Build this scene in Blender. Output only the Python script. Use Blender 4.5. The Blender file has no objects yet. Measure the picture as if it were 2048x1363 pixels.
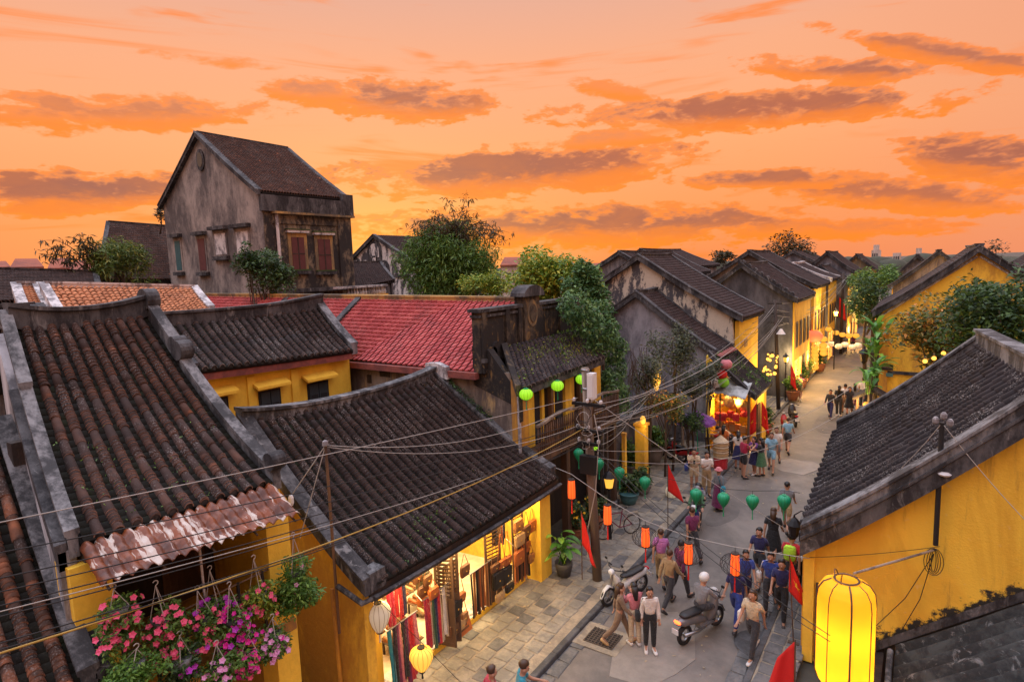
import bpy, bmesh, math, random
import numpy as np
from mathutils import Matrix, Vector
R = math.radians
random.seed(7); np.random.seed(7)
SC = bpy.context.scene
COL = SC.collection

# ------------------------------------------------------------------ camera
CAM_H = 9.0
CAM_F = 1200.0 / 2048.0            # focal length in picture widths
CAM_PITCH = math.atan((681.5 - 535.0) / 1200.0)
CAM_YAW, CAM_ROLL = R(34.5), R(2.0)
_fw = np.array([-math.sin(CAM_YAW)*math.cos(CAM_PITCH), math.cos(CAM_YAW)*math.cos(CAM_PITCH), -math.sin(CAM_PITCH)])
_r0 = np.array([math.cos(CAM_YAW), math.sin(CAM_YAW), 0.0]); _u0 = np.cross(_r0, _fw)
_r = _r0*math.cos(CAM_ROLL) - _u0*math.sin(CAM_ROLL)
_u = _r0*math.sin(CAM_ROLL) + _u0*math.cos(CAM_ROLL)
_C = np.array([0, 0, CAM_H])
cd = bpy.data.cameras.new('camera'); cam = bpy.data.objects.new('camera', cd); COL.objects.link(cam)
cd.sensor_fit = 'HORIZONTAL'; cd.sensor_width = 36.0; cd.lens = 36.0*CAM_F
cd.clip_start = 0.1; cd.clip_end = 6000
cam.matrix_world = Matrix(((_r[0], _u[0], -_fw[0], 0), (_r[1], _u[1], -_fw[1], 0), (_r[2], _u[2], -_fw[2], CAM_H), (0, 0, 0, 1)))
SC.camera = cam
# surveying helpers: where a sight line meets a height, a street-parallel plane or a cross plane
def ray(x, y): return _fw*1200.0 + _r*(x - 1024.0) - _u*(y - 681.5)
def PZ(x, y, z=0.0):
    d = ray(x, y); return _C + d*((z - CAM_H)/d[2])
def PX(x, y, X):
    d = ray(x, y); return _C + d*(X/d[0])
def PY(x, y, Y):
    d = ray(x, y); return _C + d*(Y/d[1])
def azel(x, y):
    d = ray(x, y); d = d/np.linalg.norm(d); return math.atan2(d[0], d[1]), math.asin(d[2])

# ------------------------------------------------------------------ node helpers
class NT:
    def __init__(s, tree): s.t = tree; s.t.nodes.clear()
    def n(s, typ, **kw):
        nd = s.t.nodes.new(typ)
        for k, v in kw.items():
            if k == 'op': nd.operation = v
            elif hasattr(nd, k): setattr(nd, k, v)
        return nd
    def link(s, a, b): s.t.links.new(a, b)
    def set(s, sock, v):
        if hasattr(v, 'is_output') or isinstance(v, bpy.types.NodeSocket): s.link(v, sock)
        elif isinstance(v, (tuple, list)):
            v = tuple(v)
            if sock.type == 'RGBA' and len(v) == 3: v = v + (1,)
            sock.default_value = v
        else: sock.default_value = v
    def math(s, op, a, b=None, c=None, clamp=False):
        nd = s.t.nodes.new('ShaderNodeMath'); nd.operation = op; nd.use_clamp = clamp
        s.set(nd.inputs[0], a)
        if b is not None: s.set(nd.inputs[1], b)
        if c is not None: s.set(nd.inputs[2], c)
        return nd.outputs[0]
    def mix(s, fac, a, b, typ='MIX'):
        nd = s.t.nodes.new('ShaderNodeMix'); nd.data_type = 'RGBA'; nd.blend_type = typ
        s.set(nd.inputs[0], fac); s.set(nd.inputs[6], a); s.set(nd.inputs[7], b)
        return nd.outputs[2]
    def ramp(s, fac, stops, interp='LINEAR'):
        nd = s.t.nodes.new('ShaderNodeValToRGB'); cr = nd.color_ramp; cr.interpolation = interp
        while len(cr.elements) < len(stops): cr.elements.new(0.5)
        for e, (p, c) in zip(cr.elements, stops):
            e.position = p; e.color = (c, c, c, 1) if not isinstance(c, (tuple, list)) else tuple(c) + (1,)
        s.set(nd.inputs[0], fac); return nd.outputs[0]
    def noise(s, vec, scale, detail=4, rough=0.55, dist=0.0):
        nd = s.t.nodes.new('ShaderNodeTexNoise'); s.set(nd.inputs['Vector'], vec)
        nd.inputs['Scale'].default_value = scale; nd.inputs['Detail'].default_value = detail
        nd.inputs['Roughness'].default_value = rough; nd.inputs['Distortion'].default_value = dist
        return nd.outputs[0]
    def smooth(s, x, a, b):
        nd = s.t.nodes.new('ShaderNodeMapRange'); nd.interpolation_type = 'SMOOTHSTEP'
        s.set(nd.inputs[0], x); nd.inputs[1].default_value = a; nd.inputs[2].default_value = b
        return nd.outputs[0]

# ------------------------------------------------------------------ world: dusk sky
SUN_AZ, SUN_EL = azel(735, 478)
SUN_AZ, SUN_EL = SUN_AZ, R(4.0)
wd = bpy.data.worlds.new('World'); SC.world = wd; wd.use_nodes = True
w = NT(wd.node_tree)
tc = w.n('ShaderNodeTexCoord'); gen = tc.outputs['Generated']
sep = w.n('ShaderNodeSeparateXYZ'); w.link(gen, sep.inputs[0])
az = w.math('ARCTAN2', sep.outputs[0], sep.outputs[1])
el = w.math('ARCSINE', sep.outputs[2])
comb = w.n('ShaderNodeCombineXYZ')
w.link(az, comb.inputs[0]); w.link(w.math('MULTIPLY', el, 2.6), comb.inputs[1])
SV = comb.outputs[0]
n_big = w.noise(SV, 3.0, 2, .5); n_med = w.noise(SV, 10.0, 4, .6, .5); n_fin = w.noise(SV, 34.0, 3, .6)
# clear-sky gradient by elevation, warm at the horizon, overhead blue brightened to lift the scene light
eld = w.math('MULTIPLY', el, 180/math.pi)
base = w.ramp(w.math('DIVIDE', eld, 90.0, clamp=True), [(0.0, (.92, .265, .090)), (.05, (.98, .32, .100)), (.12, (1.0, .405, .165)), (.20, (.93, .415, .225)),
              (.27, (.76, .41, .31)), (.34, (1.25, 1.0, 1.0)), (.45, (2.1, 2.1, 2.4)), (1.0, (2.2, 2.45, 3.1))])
# warm glow where the sun has just gone down
dz = w.math('SUBTRACT', az, SUN_AZ)
g = w.math('ADD', w.math('POWER', w.math('DIVIDE', dz, .30), 2.0), w.math('POWER', w.math('DIVIDE', w.math('SUBTRACT', el, R(3)), .075), 2.0))
glow = w.math('POWER', 2.718, w.math('MULTIPLY', g, -1.0))
base = w.mix(w.math('MULTIPLY', glow, .60), base, (1.0, .52, .11))
# pinker to the right
pk = w.smooth(az, -.25, .2)
base = w.mix(w.math('MULTIPLY', pk, .45), base, (.76, .31, .20))
# clouds: (pixel x, y, half width, half height, tilt, strength)
CL = [(170, 385, 230, 40, -.02, 1.0), (240, 225, 290, 36, -.01, .62), (620, 182, 90, 26, .05, .55), (830, 205, 150, 40, .06, .75),
      (1040, 345, 330, 44, -.10, 1.0), (1150, 452, 480, 40, -.02, .8), (1500, 225, 430, 36, -.09, .85), (1520, 360, 190, 20, -.02, .8),
      (1680, 140, 200, 26, .04, .75), (1880, 105, 260, 24, .16, .7), (1960, 320, 170, 52, .06, .9), (1800, 390, 330, 36, .05, .75),
      (420, 120, 120, 14, .1, .25), (1230, 275, 170, 22, -.12, .5), (1640, 455, 300, 22, .0, .5), (1220, 178, 90, 20, .15, .35)]
wob = w.math('MULTIPLY', w.math('SUBTRACT', n_med, .5), 4.0)
wob2 = w.math('MULTIPLY', w.math('SUBTRACT', n_fin, .5), 2.0)
wob = w.math('ADD', wob, wob2)
dens = None; und = None
for (cx, cy, hw, hh, tilt, st) in CL:
    a0, e0 = azel(cx, cy); a1, e1 = azel(cx + hw, cy + tilt*hw)
    ha = 1.05*math.hypot(a1 - a0, 0); he = 1.05*abs(azel(cx, cy + hh)[1] - e0); sl = (e1 - e0)/max(1e-4, (a1 - a0))
    da = w.math('SUBTRACT', az, a0)
    de = w.math('SUBTRACT', w.math('SUBTRACT', el, e0), w.math('MULTIPLY', da, sl))
    u_ = w.math('DIVIDE', da, ha); v_ = w.math('DIVIDE', de, he)
    # flat-ish bottom, billowing top
    q = w.math('SUBTRACT', 1.0, w.math('ADD', w.math('MULTIPLY', u_, u_), w.math('MULTIPLY', v_, v_)))
    q = w.math('ADD', q, wob)
    dd = w.math('MULTIPLY', w.smooth(q, -.45, 1.05), st)
    uu = w.math('MULTIPLY', w.smooth(dd, .05, .4), w.smooth(w.math('ADD', v_, w.math('MULTIPLY', wob, -.35)), .25, -.75))
    dens = dd if dens is None else w.math('MAXIMUM', dens, dd)
    und = uu if und is None else w.math('MAXIMUM', und, uu)
# thin streaks everywhere, going on outside the frame
comb2 = w.n('ShaderNodeCombineXYZ'); w.link(az, comb2.inputs[0]); w.link(w.math('MULTIPLY', el, 9.0), comb2.inputs[1])
streak = w.smooth(w.noise(comb2.outputs[0], 2.2, 4, .62, .6), .50, .74)
fadeup = w.smooth(eld, 55.0, 20.0)
dens = w.math('MAXIMUM', dens, w.math('MULTIPLY', w.math('MULTIPLY', streak, .34), fadeup))
edge = w.math('MULTIPLY', w.smooth(dens, .02, .30), w.smooth(dens, .80, .30))
col = w.mix(w.math('MULTIPLY', edge, .72), base, (1.0, .225, .018))
body = w.mix(w.smooth(n_big, .35, .65), (.62, .150, .050), (.42, .125, .080))
body = w.mix(w.math('MULTIPLY', w.smooth(n_med, .42, .70), .45), body, (.85, .22, .04))
col = w.mix(w.math('MULTIPLY', w.smooth(dens, .22, .85), .90), col, body)
col = w.mix(w.math('MULTIPLY', und, .70), col, (1.05, .25, .014))
col = w.mix(w.math('MULTIPLY', w.math('MULTIPLY', w.smooth(dens, .45, .95), w.smooth(und, .6, .1)), .5), col, (.27, .10, .085))
# below the horizon
col = w.mix(w.smooth(eld, 0.0, -3.0), col, (.30, .17, .10))
sky = w.n('ShaderNodeTexSky'); sky.sky_type = 'NISHITA'; sky.sun_disc = False
sky.sun_elevation = SUN_EL; sky.sun_rotation = SUN_AZ; sky.air_density = 1.0; sky.dust_density = 1.0
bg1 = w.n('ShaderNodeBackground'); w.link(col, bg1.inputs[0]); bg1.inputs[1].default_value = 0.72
bg2 = w.n('ShaderNodeBackground'); w.link(sky.outputs[0], bg2.inputs[0]); bg2.inputs[1].default_value = 0.004
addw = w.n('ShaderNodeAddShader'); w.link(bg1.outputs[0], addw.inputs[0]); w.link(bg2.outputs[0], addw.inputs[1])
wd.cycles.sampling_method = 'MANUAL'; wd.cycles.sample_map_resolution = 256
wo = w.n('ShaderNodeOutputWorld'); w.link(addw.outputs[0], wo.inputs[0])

sun = bpy.data.lights.new('sun', 'SUN'); sun.energy = 0.6; sun.angle = R(8); sun.color = (1.0, .62, .36)
so = bpy.data.objects.new('sun', sun); COL.objects.link(so)
so.rotation_euler = Vector((-math.sin(SUN_AZ)*math.cos(SUN_EL+.1), -math.cos(SUN_AZ)*math.cos(SUN_EL+.1), -math.sin(SUN_EL+.1))).to_track_quat('-Z', 'Y').to_euler()
so.location = (-40, 60, 40)
SC.view_settings.view_transform = 'Standard'; SC.view_settings.look = 'None'
SC.view_settings.exposure = 0.52; SC.view_settings.gamma = 1.0
SC.cycles.max_bounces = 6; SC.cycles.diffuse_bounces = 3; SC.cycles.glossy_bounces = 2; SC.cycles.transparent_max_bounces = 6
SC.cycles.use_denoising = True; SC.cycles.sample_clamp_indirect = 6.0
try: SC.cycles.use_light_tree = True
except Exception: pass

# ------------------------------------------------------------------ materials
MATS = {}
def new_mat(name):
    m = bpy.data.materials.new(name); m.use_nodes = True
    t = NT(m.node_tree); bs = t.n('ShaderNodeBsdfPrincipled'); o = t.n('ShaderNodeOutputMaterial')
    t.link(bs.outputs[0], o.inputs[0]); MATS[name] = m
    return m, t, bs
def pos(t, sx=1, sy=1, sz=1):
    g = t.n('ShaderNodeNewGeometry'); mp = t.n('ShaderNodeMapping'); t.link(g.outputs['Position'], mp.inputs[0])
    mp.inputs['Scale'].default_value = (sx, sy, sz); return mp.outputs[0]
def rnd(t):
    g = t.n('ShaderNodeNewGeometry'); oi = t.n('ShaderNodeObjectInfo')
    return t.math('FRACT', t.math('ADD', t.math('MULTIPLY', oi.outputs['Random'], 7.31), t.math('MULTIPLY', g.outputs['Random Per Island'], 3.77)))
def bump(t, bs, h, strength=.3, dist=.02):
    b = t.n('ShaderNodeBump'); b.inputs['Strength'].default_value = strength; b.inputs['Distance'].default_value = dist
    t.link(h, b.inputs['Height']); t.link(b.outputs[0], bs.inputs['Normal'])
def plain(name, c, rough=.6, metal=0.0, var=.15, scale=6.0, emit=None, est=0.0, alpha=None, trans=0.0):
    m, t, bs = new_mat(name); p = pos(t)
    nz = t.noise(p, scale, 3); k = t.math('ADD', 1.0 - var, t.math('MULTIPLY', nz, 2*var))
    cc = t.n('ShaderNodeVectorMath', op='SCALE'); cc.inputs[0].default_value = c[:3]; t.link(k, cc.inputs['Scale'])
    t.link(cc.outputs[0], bs.inputs['Base Color']); bs.inputs['Roughness'].default_value = rough; bs.inputs['Metallic'].default_value = metal
    if emit: bs.inputs['Emission Color'].default_value = tuple(emit) + (1,); bs.inputs['Emission Strength'].default_value = est
    if trans: bs.inputs['Transmission Weight'].default_value = trans
    return m
def plaster(name, base, dirt, amt=.5, scale=.5, zst=.3, fine=9.0, rough=.85, bmp=.35, spec=None, contrast=.12):
    m, t, bs = new_mat(name); p = pos(t, 1, 1, zst); q = pos(t)
    n1 = t.noise(p, scale, 7, .66, .5); n2 = t.noise(p, scale*5.5, 6, .7); n3 = t.noise(q, fine, 5, .65)
    s = t.math('ADD', t.math('MULTIPLY', n1, .62), t.math('ADD', t.math('MULTIPLY', n2, .26), t.math('MULTIPLY', n3, .12)))
    fac = t.smooth(s, .482 + (.5 - amt)*.22 - contrast*.42, .482 + (.5 - amt)*.22 + contrast*.42)
    k = t.math('ADD', .82, t.math('MULTIPLY', n3, .36))
    c = t.mix(fac, base, dirt)
    if spec: c = t.mix(t.math('MULTIPLY', t.smooth(t.noise(p, scale*2.3, 5, .7, 1.0), .56, .70), .8), c, spec)
    cc = t.n('ShaderNodeVectorMath', op='SCALE'); t.link(c, cc.inputs[0]); t.link(k, cc.inputs['Scale'])
    t.link(cc.outputs[0], bs.inputs['Base Color']); bs.inputs['Roughness'].default_value = rough
    bump(t, bs, t.math('ADD', n3, t.math('MULTIPLY', n2, 1.2)), bmp, .03)
    return m
def tilemat(name, stops, grime=(.018, .016, .016), gamt=.5, lich=.35, rough=.85):
    m, t, bs = new_mat(name); r_ = rnd(t); q = pos(t)
    n0 = t.noise(q, 2.6, 2, .5); c = t.ramp(t.math('ADD', t.math('MULTIPLY', r_, .55), t.math('MULTIPLY', t.smooth(n0, .25, .78), .45)), stops)
    n1 = t.noise(q, 1.1, 5, .6); n2 = t.noise(q, 9.0, 5, .7); n3 = t.noise(q, 38.0, 3, .6)
    s = t.math('ADD', t.math('MULTIPLY', n1, .45), t.math('MULTIPLY', n2, .55))
    c = t.mix(t.math('MULTIPLY', t.smooth(s, .62 - gamt*.25, .70 - gamt*.05), .85), c, grime)
    li = t.math('MULTIPLY', t.smooth(n3, .54, .64), t.smooth(n1, .46, .60))
    c = t.mix(t.math('MULTIPLY', li, lich), c, (.33, .315, .30))
    t.link(c, bs.inputs['Base Color']); bs.inputs['Roughness'].default_value = rough
    bs.inputs['Specular IOR Level'].default_value = .3
    bump(t, bs, t.math('ADD', n2, n3), .4, .012)
    return m
def leafmat(name, stops, rough=.55, tr=.25):
    m, t, bs = new_mat(name)
    c = t.ramp(rnd(t), stops); t.link(c, bs.inputs['Base Color']); bs.inputs['Roughness'].default_value = rough
    tl = t.n('ShaderNodeBsdfTranslucent'); t.link(c, tl.inputs[0]); mx = t.n('ShaderNodeMixShader'); mx.inputs[0].default_value = tr
    t.link(bs.outputs[0], mx.inputs[1]); t.link(tl.outputs[0], mx.inputs[2])
    o = [n for n in t.t.nodes if n.type == 'OUTPUT_MATERIAL'][0]; t.link(mx.outputs[0], o.inputs[0])
    return m
def glowmat(name, c, st, base=None):
    m, t, bs = new_mat(name); bs.inputs['Base Color'].default_value = tuple(base or c) + (1,)
    bs.inputs['Emission Color'].default_value = tuple(c) + (1,); bs.inputs['Emission Strength'].default_value = st
    bs.inputs['Roughness'].default_value = .7
    return m
YEL = (.90, .56, .052)
plaster('yellow', YEL, (.58, .31, .04), .36, .45, .35)
plaster('yellow_clean', (.92, .60, .06), (.78, .46, .04), .28, .5, .5, contrast=.2)
plaster('yellow_worn', (.82, .42, .035), (.30, .15, .05), .40, .55, .25, contrast=.22)
plaster('ochre_old', (.50, .31, .10), (.12, .10, .07), .50, .5, .25, contrast=.18)
plaster('grey_cap', (.22, .222, .23), (.030, .031, .034), .54, 1.6, .4, fine=16, contrast=.20)
plaster('dark_cap', (.095, .095, .10), (.018, .018, .021), .5, 1.6, .4, fine=16, contrast=.2, spec=(.22, .22, .22))
plaster('white_cap', (.62, .60, .60), (.20, .19, .20), .35, 1.6, .5, fine=14)
plaster('white_wall', (.50, .50, .53), (.12, .12, .13), .42, .9, .15, contrast=.2)
plaster('tower_wall', (.36, .315, .285), (.085, .076, .076), .50, .55, .5, fine=9, contrast=.24, spec=(.17, .155, .15))
plaster('tower_front', (.26, .205, .135), (.024, .022, .022), .56, .8, .6, fine=9, contrast=.16)
plaster('grey_wall', (.33, .31, .31), (.06, .06, .07), .50, .5, .18, contrast=.2)
plaster('mottled_wall', (.56, .50, .40), (.07, .07, .08), .50, .8, .35, contrast=.07)
plaster('mottled_grey', (.31, .31, .345), (.075, .075, .09), .5, .6, .40, contrast=.26)
plaster('redhouse_wall', (.30, .25, .20), (.10, .08, .07), .48, .7, .22, contrast=.2, spec=(.46, .33, .15))
plaster('parapet_dark', (.11, .085, .055), (.016, .015, .015), .60, 1.1, .6, contrast=.14, spec=(.30, .18, .05))
plaster('gothic_white', (.60, .57, .55), (.05, .05, .06), .46, .9, .4, contrast=.08)
plaster('asphalt', (.195, .168, .145), (.115, .102, .09), .5, .35, 1, fine=30, rough=.72, bmp=.3, contrast=.22)
plaster('paver', (.30, .27, .215), (.17, .16, .14), .5, 2.0, 1, fine=16, rough=.7, bmp=.4, contrast=.22)
plaster('paver_dark', (.16, .155, .15), (.085, .085, .085), .5, 2.0, 1, fine=16, rough=.7, bmp=.4, contrast=.22)
plaster('mortar', (.36, .30, .215), (.20, .17, .13), .5, 2.0, 1, fine=22, bmp=.3, contrast=.25)
plaster('kerb', (.10, .10, .105), (.05, .05, .05), .5, 2.0, 1, fine=16, contrast=.25)
plaster('earth', (.11, .095, .07), (.05, .05, .04), .5, .3, 1, fine=6, contrast=.25)
plaster('wood_dark', (.055, .036, .026), (.022, .016, .014), .5, 1.2, .12, fine=18, rough=.7)
plaster('wood_mid', (.17, .095, .05), (.07, .04, .025), .5, 1.4, .12, fine=18, rough=.65)
plaster('wood_pole', (.34, .265, .20), (.14, .105, .08), .5, 1.4, .06, fine=22, rough=.8)
plaster('cement_sheet', (.050, .058, .058), (.014, .016, .017), .5, 1.6, 1, fine=20, contrast=.2, spec=(.24, .25, .25))
plaster('floor_tile', (.70, .60, .45), (.50, .40, .28), .4, 1.2, 1, contrast=.3)
m, t, bs = new_mat('rust_sheet'); p_ = pos(t, .8, 9, .8); q_ = pos(t); n1 = t.noise(p_, 1.1, 5, .6, .3); n2 = t.noise(q_, 3.0, 5, .6); n3 = t.noise(q_, 24, 4, .6)
sA = t.math('ADD', t.math('MULTIPLY', n1, .6), t.math('MULTIPLY', n2, .4))
cA = t.mix(t.smooth(n2, .35, .65), (.075, .020, .008), (.24, .062, .016)); cA = t.mix(t.smooth(sA, .525, .56), cA, (.58, .50, .44)); t.link(cA, bs.inputs['Base Color']); bs.inputs['Roughness'].default_value = .42; bump(t, bs, n3, .2, .01)  # pale streaks paint highlights of the wave crests over the rust
plaster('red_sheet', (.30, .085, .065), (.16, .05, .045), .4, 1.2, 1, contrast=.2)
tilemat('tile_brown', [(0, (.030, .021, .019)), (.6, (.060, .036, .030)), (.88, (.11, .056, .040)), (.95, (.26, .10, .050)), (1, (.44, .17, .080))], gamt=.5, lich=.6)
tilemat('tile_orange', [(0, (.035, .022, .018)), (.5, (.075, .042, .030)), (.75, (.26, .10, .050)), (1, (.46, .16, .065))], gamt=.55)
tilemat('tile_dark', [(0, (.020, .017, .018)), (.6, (.040, .030, .029)), (.95, (.065, .045, .040)), (1, (.16, .085, .06))], gamt=.45, lich=.9)
tilemat('tile_black', [(0, (.018, .017, .020)), (.7, (.035, .030, .033)), (1, (.060, .048, .048))], gamt=.4, lich=.9)
tilemat('tile_terra', [(0, (.36, .135, .06)), (.5, (.50, .19, .08)), (1, (.62, .26, .12))], grime=(.12, .07, .05), gamt=.30, lich=.3)
tilemat('tile_red', [(0, (.30, .050, .052)), (.5, (.44, .082, .082)), (1, (.56, .14, .13))], grime=(.12, .035, .036), gamt=.42, lich=.25)
tilemat('tile_far', [(0, (.030, .023, .024)), (.6, (.055, .039, .038)), (1, (.085, .056, .05))], gamt=.35, lich=.3)
tilemat('pan_moss', [(0, (.006, .006, .005)), (.7, (.010, .011, .007)), (1, (.014, .022, .007))], grime=(.005, .005, .005), gamt=.4, lich=.04)  # mossy pans, near-black: shade of the troughs put into the colour
for k_, c_ in (('tile_brown', (.30, .175, .13)), ('tile_orange', (.36, .17, .10)), ('tile_dark', (.25, .20, .175)), ('tile_black', (.24, .21, .205)), ('tile_terra', (.62, .30, .16)), ('tile_far', (.09, .066, .06))): plaster(k_ + '_edge', c_, tuple(q*.22 for q in c_), .5, 3.0, 1, fine=30, contrast=.25)
tilemat('roof_under', [(0, (.016, .016, .016)), (1, (.022, .021, .020))], gamt=.3, lich=.0)
leafmat('leaf_dark', [(0, (0.022, 0.049, 0.018)), (.6, (0.050, 0.114, 0.032)), (1, (0.109, 0.194, 0.038))])
leafmat('leaf_mid', [(0, (0.050, 0.109, 0.021)), (.6, (0.109, 0.227, 0.038)), (1, (0.231, 0.364, 0.056))])
leafmat('leaf_bright', [(0, (0.081, 0.170, 0.025)), (.5, (0.203, 0.342, 0.038)), (1, (0.542, 0.501, 0.052))])
leafmat('leaf_vine', [(0, (0.028, 0.079, 0.028)), (.6, (0.081, 0.194, 0.056)), (1, (0.203, 0.342, 0.096))])
leafmat('leaf_bamboo', [(0, (0.054, 0.103, 0.025)), (.6, (0.136, 0.216, 0.042)), (1, (0.326, 0.319, 0.052))])
leafmat('leaf_autumn', [(0, (0.054, 0.091, 0.028)), (.55, (0.149, 0.194, 0.044)), (.85, (0.434, 0.251, 0.044)), (1, (0.705, 0.227, 0.035))])
leafmat('leaf_silhouette', [(0, (0.038, 0.038, 0.018)), (1, (0.105, 0.079, 0.025))])
leafmat('leaf_tropic', [(0, (0.052, 0.175, 0.035)), (.6, (0.149, 0.385, 0.052)), (1, (0.350, 0.630, 0.088))], rough=.4)
leafmat('leaf_shrub', [(0, (0.032, 0.045, 0.028)), (.6, (0.079, 0.102, 0.052)), (1, (0.166, 0.175, 0.079))])
plain('bark', (.075, .055, .040), .9, var=.4, scale=9)
# ------------------------------------------------------------------ mesh collector and scene-tree helpers
class MB:
    def __init__(s): s.v = []; s.f = []
    def add(s, verts, faces):
        o = len(s.v); s.v.extend([tuple(map(float, p)) for p in verts]); s.f.extend([tuple(i + o for i in f) for f in faces]); return s
    def box(s, a, b, rz=0.0, c=None):
        x0, y0, z0 = a; x1, y1, z1 = b
        vs = [(x0, y0, z0), (x1, y0, z0), (x1, y1, z0), (x0, y1, z0), (x0, y0, z1), (x1, y0, z1), (x1, y1, z1), (x0, y1, z1)]
        if rz:
            cx, cy = c if c else ((x0+x1)/2, (y0+y1)/2); ca, sa = math.cos(rz), math.sin(rz)
            vs = [(cx + (x-cx)*ca - (y-cy)*sa, cy + (x-cx)*sa + (y-cy)*ca, z) for x, y, z in vs]
        return s.add(vs, [(0, 3, 2, 1), (4, 5, 6, 7), (0, 1, 5, 4), (1, 2, 6, 5), (2, 3, 7, 6), (3, 0, 4, 7)])
    def hexa(s, p8): return s.add(p8, [(0, 3, 2, 1), (4, 5, 6, 7), (0, 1, 5, 4), (1, 2, 6, 5), (2, 3, 7, 6), (3, 0, 4, 7)])
    def prism(s, pts, ax, a0, a1):
        """polygon pts (2-D) extruded along axis ax ('x': pts are (y,z); 'y': pts are (x,z); 'z': (x,y))"""
        def mk(p, a): return (a, p[0], p[1]) if ax == 'x' else (p[0], a, p[1]) if ax == 'y' else (p[0], p[1], a)
        n = len(pts); vs = [mk(p, a0) for p in pts] + [mk(p, a1) for p in pts]
        return s.add(vs, [tuple(range(n))[::-1], tuple(range(n, 2*n))] + [(i, (i+1) % n, n + (i+1) % n, n + i) for i in range(n)])
    def tube(s, path, r, n=6, cap=True):
        path = [Vector(p) for p in path]; m = len(path); rs = r if isinstance(r, (list, tuple)) else [r]*m
        vs = []; prev = None
        for i, p in enumerate(path):
            t = (path[min(i+1, m-1)] - path[max(i-1, 0)])
            if t.length < 1e-9: t = Vector((0, 0, 1))
            t.normalize()
            if prev is None:
                a = Vector((0, 0, 1)) if abs(t.z) < .9 else Vector((1, 0, 0)); s1 = t.cross(a).normalized()
            else:
                s1 = prev - t*prev.dot(t); s1 = s1.normalized() if s1.length > 1e-6 else t.orthogonal().normalized()
            prev = s1; s2 = t.cross(s1)
            for k in range(n):
                th = 2*math.pi*k/n; vs.append(p + (s1*math.cos(th) + s2*math.sin(th))*rs[i])
        fs = [(i*n + k, i*n + (k+1) % n, (i+1)*n + (k+1) % n, (i+1)*n + k) for i in range(m-1) for k in range(n)]
        if cap: fs += [tuple(range(n))[::-1], tuple(range((m-1)*n, m*n))]
        return s.add(vs, fs)
    def lathe(s, prof, c=(0, 0, 0), n=12, sx=1.0, sy=1.0, wave=0.0, nw=0):
        vs = []; m = len(prof)
        for (r_, z) in prof:
            for k in range(n):
                th = 2*math.pi*k/n; rr = r_*(1 + (wave*math.cos(nw*th) if nw else 0))
                vs.append((c[0] + rr*math.cos(th)*sx, c[1] + rr*math.sin(th)*sy, c[2] + z))
        fs = [(i*n + k, i*n + (k+1) % n, (i+1)*n + (k+1) % n, (i+1)*n + k) for i in range(m-1) for k in range(n)]
        fs += [tuple(range(n))[::-1], tuple(range((m-1)*n, m*n))]
        return s.add(vs, fs)
    def sweep(s, prof, path, side):
        """profile [(s, up)] swept along a path; side = horizontal sideways unit vector; up is z"""
        side = Vector(side); n = len(prof); vs = []
        for p in path:
            p = Vector(p)
            for (a, b) in prof: vs.append(p + side*a + Vector((0, 0, b)))
        m = len(path)
        fs = [(i*n + k, i*n + (k+1) % n, (i+1)*n + (k+1) % n, (i+1)*n + k) for i in range(m-1) for k in range(n)]
        fs += [tuple(range(n))[::-1], tuple(range((m-1)*n, m*n))]
        return s.add(vs, fs)
    def sheet(s, grid, th=.04):
        """grid of points [i][j]; a sheet with thickness downwards"""
        a = len(grid); b = len(grid[0]); top = [p for row in grid for p in row]
        vs = [tuple(p) for p in top] + [(p[0], p[1], p[2] - th) for p in top]; N = a*b; fs = []
        for i in range(a-1):
            for j in range(b-1):
                q = (i*b + j, i*b + j+1, (i+1)*b + j+1, (i+1)*b + j); fs.append(q); fs.append(tuple(N + k for k in q[::-1]))
        rim = [j for j in range(b)] + [i*b + b-1 for i in range(1, a)] + [(a-1)*b + j for j in range(b-2, -1, -1)] + [i*b for i in range(a-2, 0, -1)]
        for k in range(len(rim)):
            p, q = rim[k], rim[(k+1) % len(rim)]; fs.append((p, N + p, N + q, q))
        return s.add(vs, fs)
    def ball(s, c, rx, ry=None, rz=None, n=8, m=5):
        ry = ry or rx; rz = rz or rx; prof = []
        vs = [(c[0], c[1], c[2] - rz)]
        for i in range(1, m):
            ph = -math.pi/2 + math.pi*i/m
            for k in range(n):
                th = 2*math.pi*k/n; vs.append((c[0] + rx*math.cos(ph)*math.cos(th), c[1] + ry*math.cos(ph)*math.sin(th), c[2] + rz*math.sin(ph)))
        vs.append((c[0], c[1], c[2] + rz)); fs = []
        for k in range(n):
            fs.append((0, 1 + (k+1) % n, 1 + k))
            for i in range(m-2): fs.append((1 + i*n + k, 1 + i*n + (k+1) % n, 1 + (i+1)*n + (k+1) % n, 1 + (i+1)*n + k))
            fs.append((1 + (m-2)*n + k, 1 + (m-2)*n + (k+1) % n, len(vs)-1))
        return s.add(vs, fs)
    def mesh(s, name, mat, smooth=False, off=(0, 0, 0)):
        me = bpy.data.meshes.new(name)
        vs = np.array(s.v, dtype=np.float64).reshape(-1, 3) - np.array(off)
        me.from_pydata(vs.tolist(), [], s.f); 
        if mat: me.materials.append(MATS[mat] if isinstance(mat, str) else mat)
        if smooth: me.polygons.foreach_set('use_smooth', [True]*len(me.polygons))
        me.update(); return me

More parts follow.
